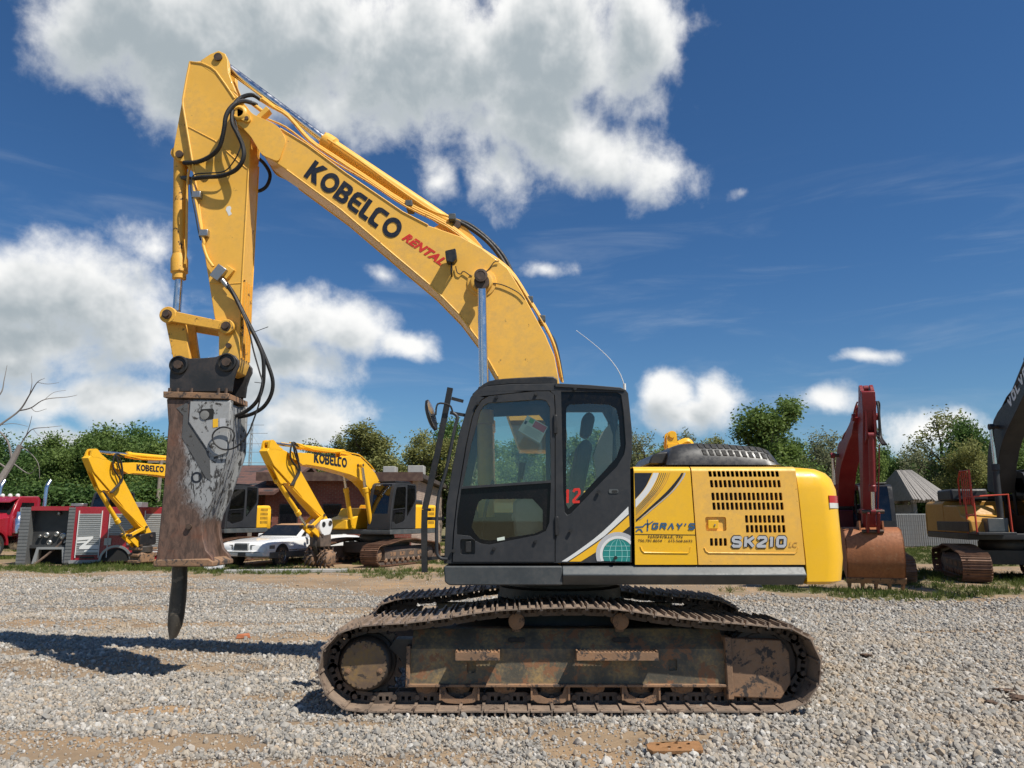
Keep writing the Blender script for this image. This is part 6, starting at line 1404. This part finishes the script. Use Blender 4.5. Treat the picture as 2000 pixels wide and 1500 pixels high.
    for s in (-1, 1):
        lg = B(); lg.prism(tb(QL([(845,455),(872,438),(886,433),(900,437),(912,452),(945,492),(900,480)], 0)), s*.105-.02, s*.105+.02); lg.build('cylinder_lug', col_m, boom)
        lg = B(); lg.prism(ta(QL([(357,200),(341,288),(340,304),(347,314),(358,316),(372,332),(380,338)], -.1)), s*.10-.02, s*.10+.02); lg.build('cylinder_lug', ac, arm)
    def jack(name, p, q, y, r, split, m):
        p = Vector((p[0], y, p[1])); q = Vector((q[0], y, q[1])); mm = p.lerp(q, split)
        c = B(); c.cyl(p, mm, r, 16); c.lathe(mm, (p-mm), [(r*.7, -.03), (r*1.25, -.02), (r*1.25, .14), (r, .16)], 16); c.lathe(p - Vector((0, .07, 0)), (0, 1, 0), [(r*.8, 0), (r*1.1, 0), (r*1.1, .14), (r*.8, .14)], 14)
        c = c.build(name, m, E); k = B(); k.cyl(mm, q, r*.62, 14); k.build('rod', M['chrome'], c); k = B(); k.lathe(q - Vector((0, .06, 0)), (0, 1, 0), [(r*.7, 0), (r*1.05, 0), (r*1.05, .12), (r*.7, .12)], 14); k.build('rod_eye', m, c)
    pc = tb([P_CYL])[0]
    for y in (-.43, .43): jack('boom_cylinder', (-1.05, 1.42), pc, y, .085, .62, col_m)
    B().cyl((pc[0], -.5, pc[1]), (pc[0], .5, pc[1]), .05, 14).build('cylinder_pin', M['pin_steel'], boom)
    jack('arm_cylinder', ac0, ap, 0, .082, .62, col_m)
    bl = ta([Q(353, 304, 0)])[0]; A_ = ta([Q(330, 616, -.2)])[0]; B_ = ta([Q(444, 639, -.2)])[0]; C_ = ta([Q(352, 713, -.2)])[0]
    jack('bucket_cylinder', bl, A_, 0, .075, .72, ac)
    for s in (-1, 1):
        B().bar((A_[0], s*.21, A_[1]), (B_[0], s*.21, B_[1]), .05, .12).build('side_link', ac, E, bevel=.01); B().bar((A_[0], s*.13, A_[1]), (C_[0], s*.13, C_[1]), .06, .18).build('front_link', ac, E, bevel=.01)
    for p in (A_, B_, C_, nose): B().cyl((p[0], -.27, p[1]), (p[0], .27, p[1]), .05, 14).build('link_pin', M['pin_steel'], E)
    if hoses:
        for j, (y, o) in enumerate(((-.33, 0), (-.38, .08), (-.30, -.1))):
            w = tb(QL([(560, 236), (512, 190)], 0)); e = ta(QL([(460+30*j, 240), (455+10*j, 320), (400, 340), (368, 345)], 0))
            B().tube([(p[0], y if i > 0 else -.2, p[1]) for i, p in enumerate(w + e)], .028, 8, True, 5).build('hose', M['rubber'], arm)
        for y in (-.2, .15): B().tube([(p[0], y, p[1]+.03) for p in tb(QL([(512,193),(563,228),(650,306),(790,398),(871,438),(934,486),(994,528),(1030,580),(1069,645),(1086,688)], 0))], .022, 6, True, 2).build('boom_pipe', col_m, boom)
        B().tube([(p[0], -.22, p[1]) for p in ta(QL([(372,345),(390,440),(410,520),(430,600),(450,660)], 0))], .020, 6).build('arm_pipe', ac, arm)
    if sign: sign(boom, tb)
    if tool_fn: tool_fn(E, nose, C_)
    return E
def kob_sign(k, x=600, y=338):
    def f(boom, tb):
        p = tb([Q(x, y, -BW), Q(x+.81*218*k, y+.585*218*k, -BW), Q(x+.585*39*k*1.05, y-.81*39*k*1.05, -BW)])
        o, u, v = [Vector((a, -BW, b)) for a, b in p]; logo('lettering', M['ink'], boom, o + Vector((0, -.002, 0)), u-o, v-o, .006)
    return f
def cutter_drum(E, nose, C):
    x, z = nose; B = MB
    t = B(); t.prism(roundpoly([(x-.45, z+.12), (x+.15, z+.18), (x+.22, z-.1), (x+.1, z-.38), (x-.3, z-.42), (x-.48, z-.2)], .1), -.24, .24); t = t.build('quick_coupler', M['car_white'], E, bevel=.03)
    for px, pz in ((x-.3, z-.02), (x+.05, z+.02)):
        B().cyl((px, -.26, pz), (px, .26, pz), .085, 16).build('coupler_pin', M['black'], t)
    B().prism(roundpoly([(x-.42, z-.38), (x+.14, z-.36), (x+.2, .75), (x+.05, .5), (x-.12, .30), (x-.3, .5), (x-.46, .75)], .06), -.07, .07).build('cutter_body', M['grease'], E, bevel=.02); B().prism(roundpoly([(x-.42, z-.38), (x+.14, z-.36), (x+.16, .72), (x-.40, .72)], .06), -.24, .24).build('cutter_head', M['link'], E, bevel=.03)
    rn = random.Random(3)
    for s in (-1, 1):
        d = B(); d.lathe((x-.12, s*.08, .36), (0, s, 0), [(.2, 0), (.27, .05), (.29, .2), (.27, .38), (.16, .45)], 20); d = d.build('cutter_drum', M['frame_rust'], E)
        for r in range(4):
            for k in range(9):
                a = 2*math.pi*(k+.5*(r % 2))/9; y = s*(.14+r*.09); c = Vector((x-.12+.27*math.cos(a), y, .36+.27*math.sin(a))); o = Vector((math.cos(a+.5), s*.15, math.sin(a+.5)))
                B().cyl(c, c+o*.12, .045, 7, .015).build('pick', M['pin_steel'], d)
def pulveriser(E, nose, C):
    x, z = nose; B = MB
    B().prism(roundpoly([(x-.5, z+.05), (x+.2, z+.15), (x+.25, z-.3), (x-.45, z-.35)], .08), -.24, .24).build('tool_bracket', M['black'], E, bevel=.02)
    B().lathe((x-.12, 0, z-.35), (0, 0, -1), [(.30, 0), (.34, .04), (.34, .22), (.24, .26)], 20).build('rotator', M['grease'], E)
    h = B(); h.box(x-.42, x+.2, -.3, .3, z-.95, z-.58); h.build('jaw_housing', M['frame_rust'], E, bevel=.05)
    for s, o in ((-1, -.3), (1, .08)):
        zz = z-.9; j = B(); j.prism([(x+o-.12, zz), (x+o+.2, zz), (x+o+.22, zz*.55), (x+o+.05+s*.05, .02), (x+o-.12, .02), (x+o-.2, zz*.5)], -.22, .22); j = j.build('jaw', M['grease'], E, bevel=.03)
        for k in range(3): B().box(x+o-.1+s*.12, x+o+.12+s*.12, -.25, .25, .1+k*.22, .2+k*.22).build('tooth', M['frame_rust'], j, bevel=.02)
def dig_bucket(E, nose, C):
    x, z = nose; B = MB; w = .72
    out = sm2([(x-.05, z-.05), (x-.42, z-.15), (x-.62, z-.5), (x-.62, z-.95), (x-.50, z-1.28), (x-.38, z-1.50)], 5); inn = [(p[0]+.035, p[1]-.01) for p in reversed(out)]
    b = B(); b.prism(out + inn, -w, w); bk = b.build('bucket', M['rust'], E)
    for s in (-1, 1): B().prism(out + [(x+.30, z-1.1), (x+.42, z-.45), (x+.25, z-.12)], *sorted((s*w, s*(w-.03)))).build('bucket_side', M['rust'], bk)
    for s in (-1, 1): B().prism([(x-.42, z-.28), (x-.38, z+.12), (x-.1, z+.1), (x+.1, z-.05), (x+.08, z-.2)], *sorted((s*.27, s*.31))).build('bucket_ear', M['rust'], bk)
    e = out[-1]; f = out[-4]; d = (Vector((e[0], e[1]))-Vector((f[0], f[1]))).normalized()
    B().bar((f[0], 0, f[1]), (e[0]+d.x*.03, 0, e[1]+d.y*.03), 2*w+.04, .05, (0, 1, 0)).build('cutting_edge', M['frame_rust'], bk)
    for k in range(5):
        y = -w+.06+k*(2*w-.12)/4; t = B(); t.loft([[(e[0]-.05, y-.06, e[1]+.06), (e[0]-.05, y+.06, e[1]+.06), (e[0]+.05, y+.06, e[1]+.02), (e[0]+.05, y-.06, e[1]+.02)], [(e[0]+d.x*.26-.01, y-.035, e[1]+d.y*.26), (e[0]+d.x*.26-.01, y+.035, e[1]+d.y*.26), (e[0]+d.x*.26+.015, y+.035, e[1]+d.y*.26), (e[0]+d.x*.26+.015, y-.035, e[1]+d.y*.26)]]); t.build('tooth', M['frame_rust'], bk)
parked_excavator('yellow excavator with a cutter drum resting in front of the white limousine', (-5.15, 28.8), 66, 'yellow_far', 'yellow_far', 12, 44, cab='dark', sign=kob_sign(1.35), tool_fn=cutter_drum)
parked_excavator('yellow short tail excavator half hidden behind the breaker and the white limousine', (-12.0, 31.0), 67, 'yellow_far', 'yellow_far', 10, 36, cab='dark', tail='short', sign=kob_sign(.88, 568, 316), tool_fn=pulveriser)
parked_excavator('dark red excavator with a big rusty bucket right behind the yellow counterweight', (9.75, 22.0), 74, 'red_paint', 'red_paint', 23, 14, cab='dark', cab_mat='black', tool_fn=dig_bucket, scale=.88)
def volvo_sign(boom, tb):
    p = tb([Q(815, 500, BW), Q(640, 365, BW), Q(815+.585*46, 500-.81*46, BW)])
    o, u, v = [Vector((a, BW, b)) for a, b in p]; block_text('lettering', 'VOLVO', M['white_vinyl'], boom, o + Vector((0, .002, 0)), u-o, v-o, .26, .004, gap=.22)
V = parked_excavator('black boomed ochre and grey excavator with orange handrails at the right edge', (14.2, 21.8), 78, 'volvo_grey', 'volvo_yellow', 38, -70, swing=-8, cab='dark', cab_mat='volvo_grey', sign=volvo_sign)
def volvo_rails():
    B = MB; y = -HN-.03
    def rail(pts, r=.026): B().tube(pts, r, 8, False).build('handrail', M['rail_red'], V)
    rail([(-1.75, y, ZT), (-1.75, y, ZT+1.0), (-1.15, y, ZT+1.0), (-1.15, y, ZT)]); rail([(-1.75, y, ZT+.5), (-1.15, y, ZT+.5)])
    rail([(-1.75, .45, ZT), (-1.75, .45, ZT+1.05), (-1.75, y, ZT+1.0)]); rail([(-1.1, y-.2, ZT+.75), (-1.1, y-.2, ZT+1.75), (-.4, y-.2, ZT+1.75), (-.2, y-.2, ZT+1.5), (-.2, y-.2, ZT+.8)])
    for k in range(5): rail([(-1.02+k*.14, y-.2, ZT+.8), (-1.02+k*.14, y-.2, ZT+1.75)], .016)
    B().box(-1.9, -1.2, .4, y+.02, ZT-.02, ZT+.05).build('step_plate', M['volvo_grey'], V, bevel=.01); B().box(-1.7, -1.3, .5, 1.0, ZT+.05, ZT+.42).build('tool_box', M['skirt_grey'], V, bevel=.02)
    B().box(-1.3, 1.2, y+.01, y+.045, ZT+.05, ZT+.32).build('side_panel', M['volvo_grey'], V, bevel=.01)
    B().box(.2, 1.4, .2, y-.1, ZTOP, ZTOP+.35).build('rear_hood', M['volvo_grey'], V, bevel=.06)
volvo_rails()
# only the cab and hood of one more machine show over the fire truck body
def far_machine():
    o = empty('excavator', (at_px(205, 38), 38, 0), R(70)); tag(o, 'dark cab of a yellow machine peeping over the fire truck body', 'excavator', 'excavators parked behind the yard')
    cab_shell(o, M['glass_dark'], M['cab_grey'], False)
    MB().box(XF, XE, HN, -HN, ZB, ZT).build('deck', M['skirt_grey'], o); MB().box(XW, XE+.5, HN+.02, -HN-.02, ZT+.003, ZTOP).build('engine_housing', M['yellow_far'], o, bevel=.05)
    for yc in (-1.19, 1.19): MB().prism(TRACK_PATH[::3], yc-.3, yc+.3).build('track', M['shoe_far'], o)
    MB().box(-.7, .7, -.9, .9, .4, ZB).build('lower_frame', M['grease'], o)
    MB().box(-1.4, XW, .3, -HN, ZT+.003, ZTOP-.1).build('tank_housing', M['yellow_far'], o, bevel=.05)
far_machine()

# ------------------------------------------------------------------ white limousine
def wheel(parent, x, y, z, r, w, tyre, rim, s, name='wheel'):
    t = MB(); t.lathe((x, y-w/2, z), (0, 1, 0), [(r*.62, 0), (r*.93, .0), (r, .03), (r, w-.03), (r*.93, w), (r*.62, w)], 32); t = t.build(name, M[tyre], parent, smooth=40)
    k = MB(); yo = y + s*w/2; k.lathe((x, yo, z), (0, s, 0), [(r*.66, -.02), (r*.66, .004), (r*.58, .008), (r*.54, -.03), (r*.25, -.035), (r*.22, .0), (r*.10, .012)], 28); k.build('rim', M[rim], t)
    for j in range(10):
        a = j*math.pi/5; MB().box(-.012, .012, -.004, .004, r*.24, r*.55).xform(Matrix.Translation((x, yo-s*.018, z)) @ Matrix.Rotation(a, 4, 'Y')).build('spoke', M['steel'], t)
    return t
def limousine():
    o = empty('limousine', (-8.45, 29.95, 0), R(73)); tag(o, 'white stretch limousine with a tan roof parked between the two yellow excavators', 'car'); B = MB
    W = .98; secs = [(-3.55,.86,.50,.72),(-3.50,.92,.42,.80),(-3.30,.96,.34,.86),(-2.6,W,.28,.93),(-1.55,W,.26,.98),(-1.3,W,.25,1.0),(1.5,W,.25,1.0),(2.4,W,.28,.99),(3.1,.96,.36,.96),(3.45,.90,.46,.90),(3.5,.84,.52,.82)]
    b = B(); b.loft([[(x, -w, z0+.05), (x, -w*1.0, z1-.10), (x, -w*.95, z1-.03), (x, -w*.80, z1), (x, w*.80, z1), (x, w*.95, z1-.03), (x, w, z1-.10), (x, w, z0+.05), (x, w*.92, z0), (x, -w*.92, z0)] for x, w, z0, z1 in secs]); body = b.build('body', M['car_white'], o, smooth=50)
    # cabin
    g = B(); cs = [(-1.45,.84,.99,1.0),(-.62,.76,.99,1.42),(-.3,.74,.99,1.46),(1.3,.74,.99,1.46),(1.65,.78,.99,1.42),(2.25,.84,.99,1.0)]
    g.loft([[(x, -.86, z0), (x, -w, z1-.05), (x, -w+.1, z1), (x, w-.1, z1), (x, w, z1-.05), (x, .86, z0)] for x, w, z0, z1 in cs]); g.build('cabin', M['car_white'], o, smooth=40)
    r = B(); r.loft([[(x, -w+.03, z1-.02), (x, -w+.12, z1+.012), (x, w-.12, z1+.012), (x, w-.03, z1-.02)] for x, w, z1 in ((-.66,.77,1.41),(-.3,.75,1.46),(1.3,.75,1.46),(1.66,.78,1.41))]); r.build('roof', M['car_top'], o)
    w = B(); w.loft([[(-1.40, y, 1.032) for y in (-.78, .78)] + [(-1.40, .78, 1.05), (-1.40, -.78, 1.05)], [(-.68, y, 1.405) for y in (-.68, .68)] + [(-.68, .68, 1.42), (-.68, -.68, 1.42)]]); w.build('windscreen', M['car_glass'], o)
    for s in (-1, 1):
        for x0, x1, t0, t1 in ((-1.15, -.30, -.60, -.28), (-.18, .62, -.18, .62), (.74, 1.9, .74, 1.55)):
            B().loft([[(x0, s*.868, 1.03), (x1, s*.868, 1.03), (x1, s*.85, 1.03), (x0, s*.85, 1.03)], [(t0, s*.775, 1.36), (t1, s*.775, 1.36), (t1, s*.75, 1.36), (t0, s*.75, 1.36)]]).build('side_window', M['car_glass'], o)
        B().box(-3.3, 3.2, *sorted((s*(W-.01), s*(W+.006))), .30, .50).build('sill_trim', M['skirt_grey'], o, bevel=.004); B().box(-2.2, 3.0, *sorted((s*(W-.01), s*(W+.012))), .53, .56).build('side_moulding', M['chrome'], o)
        for x in (-2.55, 2.45):
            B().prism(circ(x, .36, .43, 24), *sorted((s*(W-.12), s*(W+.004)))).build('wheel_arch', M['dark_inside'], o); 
            wheel(o, x, s*(W-.10), .345, .345, .21, 'tyre', 'chrome', s)
        m = B(); m.loft([[(-.98+dx, s*y, 1.02+dz) for dx, dz in ((-.09,-.06),(.06,-.06),(.05,.09),(-.06,.08))] for y in (.96, 1.15)]); m.build('door_mirror', M['car_white'], o, bevel=.02)
        h = B(); h.loft([[(-3.50, s*.36, .60), (-3.50, s*.36, .76), (-3.40, s*.36, .76), (-3.40, s*.36, .60)], [(-3.52+.10, s*.88, .60), (-3.52+.10, s*.88, .75), (-3.30, s*.88, .75), (-3.30, s*.88, .60)]]); h = h.build('headlight', M['lamp_glass'], o)
        h.location.x = -.06
        B().box(-3.3, -3.0, *sorted((s*.95, s*.972)), .62, .74).build('corner_lamp', M['lamp_glass'], o)
        B().box(-.55, -.40, *sorted((s*W, s*(W+.02))), .78, .81).build('door_handle', M['chrome'], o)
        for x in (-.24, .70): B().box(x, x+.012, *sorted((s*(W-.01), s*(W+.002))), .34, .96).build('door_gap', M['dark_inside'], o)
    gr = B(); gr.prism(roundpoly([(-.30, .57), (.30, .57), (.27, .82), (-.27, .82)], .04), -3.60, -3.45, ax='x'); gr = gr.build('grille', M['alu_dull'], o, bevel=.01)
    for k in range(13): B().box(-3.612, -3.601, -.26+k*.042, -.243+k*.042, .59, .79).build('grille_bar', M['black'], gr)
    bp = B(); bp.loft([[(x, -y, z) for x, z in ((-3.66+a, .38), (-3.70+a, .46), (-3.70+a, .54), (-3.56+a, .57), (-3.3+a, .57), (-3.3+a, .38))] for y, a in ((-.97,.35),(-.88,.12),(-.5,0),(.5,0),(.88,.12),(.97,.35))]); bp.build('bumper', M['car_white'], o, smooth=30); B().box(-3.72, -3.695, -.28, .02, .38, .50).build('number_plate', M['black'], o)
    B().box(-3.72, -3.70, -.85, .85, .515, .53).build('bumper_strip', M['skirt_grey'], o)
limousine()

# ------------------------------------------------------------------ fire engine body standing without its chassis
def fire_body():
    s_ = 51.0; o = empty('fire_truck_body', (at_px(47, 27.6), 27.6, 0), R(13)); B = MB
    tag(o, 'red and silver fire truck body with roll up doors standing on the grass', 'truck body')
    fx = lambda px: (px-45)/s_; fz = lambda py: (1098-py)/s_
    D = 2.2
    B().box(fx(134), fx(318), .05, D, fz(1094), fz(991)).build('box', M['truck_red'], o, bevel=.02)
    for a, b in ((45, 61), (126, 137)):
        m = B(); n = 34; z0, z1 = fz(1098), fz(992)
        for k in range(n): m.box(fx(a), fx(b), .0 if k % 2 else .012, D, z0+(z1-z0)*k/n, z0+(z1-z0)*(k+1)/n)
        m.build('ribbed_pillar', M['alu_dark'], o, smooth=0)
    p = B(); p.box(fx(61)+.003, fx(126)-.003, .45, D, fz(1065), fz(994)); p.box(fx(61)+.003, fx(126)-.003, .25, .5, fz(1068), fz(1062)); p = p.build('pump_panel', M['hood'], o)
    B().box(fx(61), fx(126), .04, D, fz(998), fz(990)).build('top_rail', M['truck_red'], o); B().box(fx(72), fx(126), .9, D, fz(1098), fz(1068)).build('pump_bay', M['dark_inside'], o)
    B().prism([(fx(70), fz(1096)), (fx(76), fz(1066)), (fx(124), fz(1066)), (fx(126), fz(1096)), (fx(122), fz(1096)), (fx(119), fz(1070)), (fx(80), fz(1070)), (fx(77), fz(1096))], .1, .4).build('pump_frame', M['alu_dull'], o)
    for a, b, r in ((86,1044,.10),(92,1058,.09),(103,1042,.09),(115,1046,.12),(103,1003,.07),(118,1056,.08),(75,1046,.06)): B().lathe((fx(a), .44, fz(b)), (0, -1, 0), [(r, 0), (r, .12), (r*.7, .14), (r*.6, .1)], 14).build('pump_outlet', M['steel'], p)
    B().tube([(fx(80), -.3, .0), (fx(95), .1, .35), (fx(112), .3, .75), (fx(120), .35, 1.0)], .045, 8).build('suction_pipe', M['pin_steel'], o)
    def shutter(x0, x1, z0, z1):
        m = B(); n = max(6, int((z1-z0)/.075))
        for k in range(n): a = z0+(z1-z0)*k/n; m.prism([(.03, a), (.018, a+.02), (.018, a+(z1-z0)/n-.02), (.03, a+(z1-z0)/n)], x0, x1, ax='x')
        d = m.build('roll_up_door', M['alu'], o, smooth=0); B().box(x0, x1, -.01, .03, z0-.05, z0-.005).build('door_bar', M['alu_dull'], d); return d
    d1 = shutter(fx(145), fx(183), fz(1078), fz(1004)); shutter(fx(199), fx(245), fz(1042), fz(1004)); shutter(fx(261), fx(314), fz(1068), fz(1004))
    for pts in ([(145,1048),(172,1046),(172,1050),(160,1063),(183,1062),(183,1070),(150,1070),(150,1066),(165,1052),(145,1054)], [(145,1056),(160,1055),(160,1058),(145,1059)], [(160,1072),(183,1072),(183,1075),(158,1075)]):
        B().prism([(fx(a), fz(b)) for a, b in pts], .006, .016).build('stripe', M['white_vinyl'], d1, smooth=0)
    for zz in (1072, 1076, 1081): B().box(fx(249), fx(316), -.005, .045, fz(zz)-.02, fz(zz)+.02).build('stripe', M['white_vinyl'], o)
    for x in (144, 184, 198, 246, 260): B().box(fx(x)-.012, fx(x)+.012, .0, .05, fz(1086), fz(998)).build('trim', M['white_vinyl'], o)
    a = B(); a.prism(circ(fx(214), fz(1094), .56, 24, 0, 180) + circ(fx(214), fz(1094), .49, 24, 180, 0)[::1] if False else [(fx(214)+.57*math.cos(R(t)), fz(1092)+.57*math.sin(R(t))) for t in range(0, 181, 9)] + [(fx(214)+.49*math.cos(R(t)), fz(1092)+.49*math.sin(R(t))) for t in range(180, -1, -9)], -.02, .06); a.build('wheel_arch', M['alu'], o)
    B().prism([(fx(214)+.488*math.cos(R(t)), fz(1092)-.03+.488*math.sin(R(t))) for t in range(0, 181, 9)], .03, .06).build('wheel_well', M['dark_inside'], o)
    for x in (198, 238): B().box(fx(x)-.12, fx(x)+.12, .0, .05, fz(1063), fz(1050)).build('locker_plate', M['alu'], o)
    B().box(fx(134), fx(190), -.01, .06, fz(1097), fz(1090)).build('sill', M['alu_dull'], o); B().box(fx(152), fx(176), .0, .06, fz(1087), fz(1084)).build('step', M['black'], o)
    B().box(fx(205), fx(245), .6, 1.6, fz(991), fz(981)).build('roof_box', M['alu_dull'], o, bevel=.01); B().box(fx(120), fx(142), .5, 1.0, fz(990), fz(984)).build('roof_lamp', M['steel'], o, bevel=.02)
fire_body()

# ------------------------------------------------------------------ red road tractor at the left edge
def tractor():
    o = empty('semi_truck', (-22.55, 34.0, 0), R(87)); B = MB; tag(o, 'red long nosed semi truck at the left edge behind the fire truck body', 'truck')
    rd = M['truck_red']
    h = B(); h.loft([[(x, -w, .85), (x, -w, z-.22), (x, -w*.8, z-.03), (x, 0, z), (x, w*.8, z-.03), (x, w, z-.22), (x, w, .85)] for x, w, z in ((-3.45, .56, 1.62), (-3.2, .60, 1.68), (-1.45, .92, 1.92))]); h.build('hood', rd, o, smooth=30)
    g = B(); g.box(-3.52, -3.45, -.50, .50, .75, 1.55); g = g.build('grille', M['chrome'], o, bevel=.02)
    for k in range(9): B().box(-3.535, -3.522, -.44+k*.10, -.40+k*.10, .8, 1.5).build('grille_bar', M['black'], g)
    c = B(); c.loft([[(-1.5, -1.02, .9), (-1.5, -1.02, 1.75), (-1.12, -.98, 2.50), (-.9, -.9, 2.62), (.25, -.9, 2.66), (.25, -1.02, 2.5), (.25, -1.02, .9)], [(-1.5, 1.02, .9), (-1.5, 1.02, 1.75), (-1.12, .98, 2.50), (-.9, .9, 2.62), (.25, .9, 2.66), (.25, 1.02, 2.5), (.25, 1.02, .9)]]); c.build('cab', rd, o, bevel=.05)
    for y0, y1 in ((-.9, -.03), (.03, .9)): B().loft([[(-1.475, y0, 1.84), (-1.475, y1, 1.84), (-1.43, y1, 1.84), (-1.43, y0, 1.84)], [(-1.20, y0*.96, 2.40), (-1.20, y1*.96, 2.40), (-1.15, y1*.96, 2.40), (-1.15, y0*.96, 2.40)]]).build('windscreen', M['car_glass'], o)
    for s in (-1, 1):
        B().prism([(-1.15, 1.75), (-.2, 1.75), (-.2, 2.35), (-.95, 2.35)], *sorted((s*1.015, s*1.03))).build('side_window', M['car_glass'], o)
        f = B(); f.prism([(-2.4+.70*math.cos(R(t)), .55+.66*math.sin(R(t))) for t in range(0, 181, 12)] + [(-2.4+.58*math.cos(R(t)), .55+.56*math.sin(R(t))) for t in range(180, -1, -12)], *sorted((s*.62, s*1.16))); f.build('fender', rd, o, smooth=40)
        B().box(-3.35, -3.0, *sorted((s*.66, s*1.05)), .85, 1.15).build('headlight', M['clear_lens'], o, bevel=.04)
        wheel(o, -2.4, s*1.0, .51, .51, .28, 'tyre_black', 'chrome', s); wheel(o, 2.6, s*.95, .51, .51, .5, 'tyre_black', 'chrome', s); wheel(o, 3.9, s*.95, .51, .51, .5, 'tyre_black', 'chrome', s)
        B().lathe((-1.25, s*1.16, 1.0), (0, 0, 1), [(.12, 0), (.19, .04), (.19, .62), (.13, .70), (.10, .95)], 18).build('air_cleaner', M['chrome'], o)
        st = B(); st.tube([(.42, s*1.1, .9), (.42, s*1.1, 3.05), (.48, s*1.1, 3.2), (.62, s*1.1, 3.38)], .085, 12, False); st.build('exhaust_stack', M['chrome'], o)
        B().lathe((-.3, s*.98, .62), (1, 0, 0), [(.02, -.8), (.30, -.78), (.30, .78), (.02, .8)], 18).build('fuel_tank', M['chrome'], o)
        m = B(); m.box(-1.30, -1.20, *sorted((s*1.2, s*1.4)), 1.75, 2.15); m.build('mirror', M['chrome'], o, bevel=.02)
    B().box(-3.2, 4.6, -.42, .42, .55, .85).build('chassis', M['black'], o)
    B().box(-3.72, -3.55, -1.2, 1.2, .35, .75).build('bumper', M['chrome'], o, bevel=.03); B().loft([[(-1.62, y, 2.34) for y in (-.95, .95)] + [(-1.62, .95, 2.38), (-1.62, -.95, 2.38)], [(-1.1, y, 2.54) for y in (-.95, .95)] + [(-1.1, .95, 2.58), (-1.1, -.95, 2.58)]]).build('sun_visor', rd, o)
    for k in range(5): B().lathe((-.85, -.7+k*.35, 2.62), (0, 0, 1), [(.09, 0), (.09, .06), (.06, .11), (.01, .13)], 12).build('roof_light', M['clear_lens'], o)
    sg = B(); sg.box(-3.76, -3.735, -1.15, 1.15, .40, .72); sg = sg.build('banner', M['yellow_bright'], o)
    block_text('lettering', 'OVERSIZE'.replace('I', '1').replace('Z', '2'), M['ink'], sg, (-3.762, 1.08, .46), (0, -2.16, 0), (0, 0, .2), .22, .003, gap=.3)
tractor()

# ------------------------------------------------------------------ small things lying about
def bits():
    Y = 5.83; x = U(1316, 1474, Y)[0]
    o = MB(); hs = [circ(a, b, .013, 10) for a, b in ((-.09, .03), (.02, .045), (.09, .03), (.03, -.02), (-.03, -.005))]
    o.prism([(-.155, -.02), (-.13, -.055), (.15, -.06), (.165, -.045), (.165, .05), (.15, .062), (-.13, .06), (-.155, .035)], -.011, .011, holes=hs, ax='z'); o = o.build('steel_plate', paint('orange_rust', (.30, .15, .06), .75, .25, (.16, .08, .04), .6, 14, bump=.4), None, bevel=.004)
    o.location = (x, Y, gz(x, Y)+.048); o.rotation_euler = (R(8), R(-2), R(-2)); o.scale = (1.25, 1.25, 1.25); tag(o, 'rusty steel plate with drilled holes lying on the gravel', 'plate')
    x, _ = U(476, 1222, 11.2); o = MB(); o.loft([[(-.10,-.05,0),(.11,-.06,0),(.10,.06,0),(-.08,.05,0)],[(-.08,-.045,.06),(.09,-.05,.05),(.08,.04,.065),(-.06,.04,.05)]]); o = o.build('brick_fragment', M['brick_red'], None, bevel=.006); o.location = (x, 11.2, gz(x, 11.2)+.005); o.rotation_euler = (0, 0, .3); tag(o, 'broken orange brick lying on the gravel right of the chisel', 'brick')
    Y = 25.4; x = at_px(430, Y); o = MB(); o.box(-.30, .30, -.2, .2, 0, .20); o = o.build('foam_block', M['car_white'], None, bevel=.02); o.location = (x, Y, gz(x, Y)-.005); o.rotation_euler = (0, 0, .2); tag(o, 'small white block on the grass in front of the limousine', 'block')
    Y = 24.3; x = at_px(570, Y); o = MB(); o.box(-1.9, 1.9, -.2, .2, 0, .10); o = o.build('concrete_beam', M['concrete'], None, bevel=.015); o.location = (x, Y, gz(x, Y)); o.rotation_euler = (0, 0, .12); tag(o, 'long grey concrete beam lying on the grass by the cutter drum', 'beam')
bits()
def mud():
    rn = random.Random(12); mt = paint('dark_mud', (.10, .062, .040), .95, .25, (.16, .10, .065), .5, 20, bump=.6)
    for k, (px, py, sc) in enumerate(((1962, 1352, .10), (1988, 1366, .13), (1935, 1374, .07), (1690, 1284, .08))):
        Y = CAMZ/math.tan(math.atan((py-750)/F) - PITCH); x = U(px, py, Y)[0]
        bm = bmesh.new(); bmesh.ops.create_icosphere(bm, subdivisions=3, radius=1)
        for v in bm.verts:
            d = v.co.normalized(); v.co = d*(.7 + .6*noise.noise(d*2.6+Vector((k*5, 0, 0))) + .35*noise.noise(d*6)); v.co.z *= .16; v.co.x *= 1.3
        me = bpy.data.meshes.new('mud_clod'); bm.to_mesh(me); bm.free(); me.materials.append(mt); me.shade_smooth()
        o = bpy.data.objects.new('mud_clod', me); COL.objects.link(o); o.location = (x, Y, gz(x, Y)+.03); o.scale = (sc,)*3; o.rotation_euler = (0, 0, k*.8)
        tag(o, ('dark brown mud clod on the gravel near the right edge', 'largest dark brown mud clod at the right edge of the gravel', 'small flat mud clod left of the larger ones on the gravel', 'small brown mud smear just right of the rear of the track')[k], 'mud', 'mud clods on the gravel')
mud()
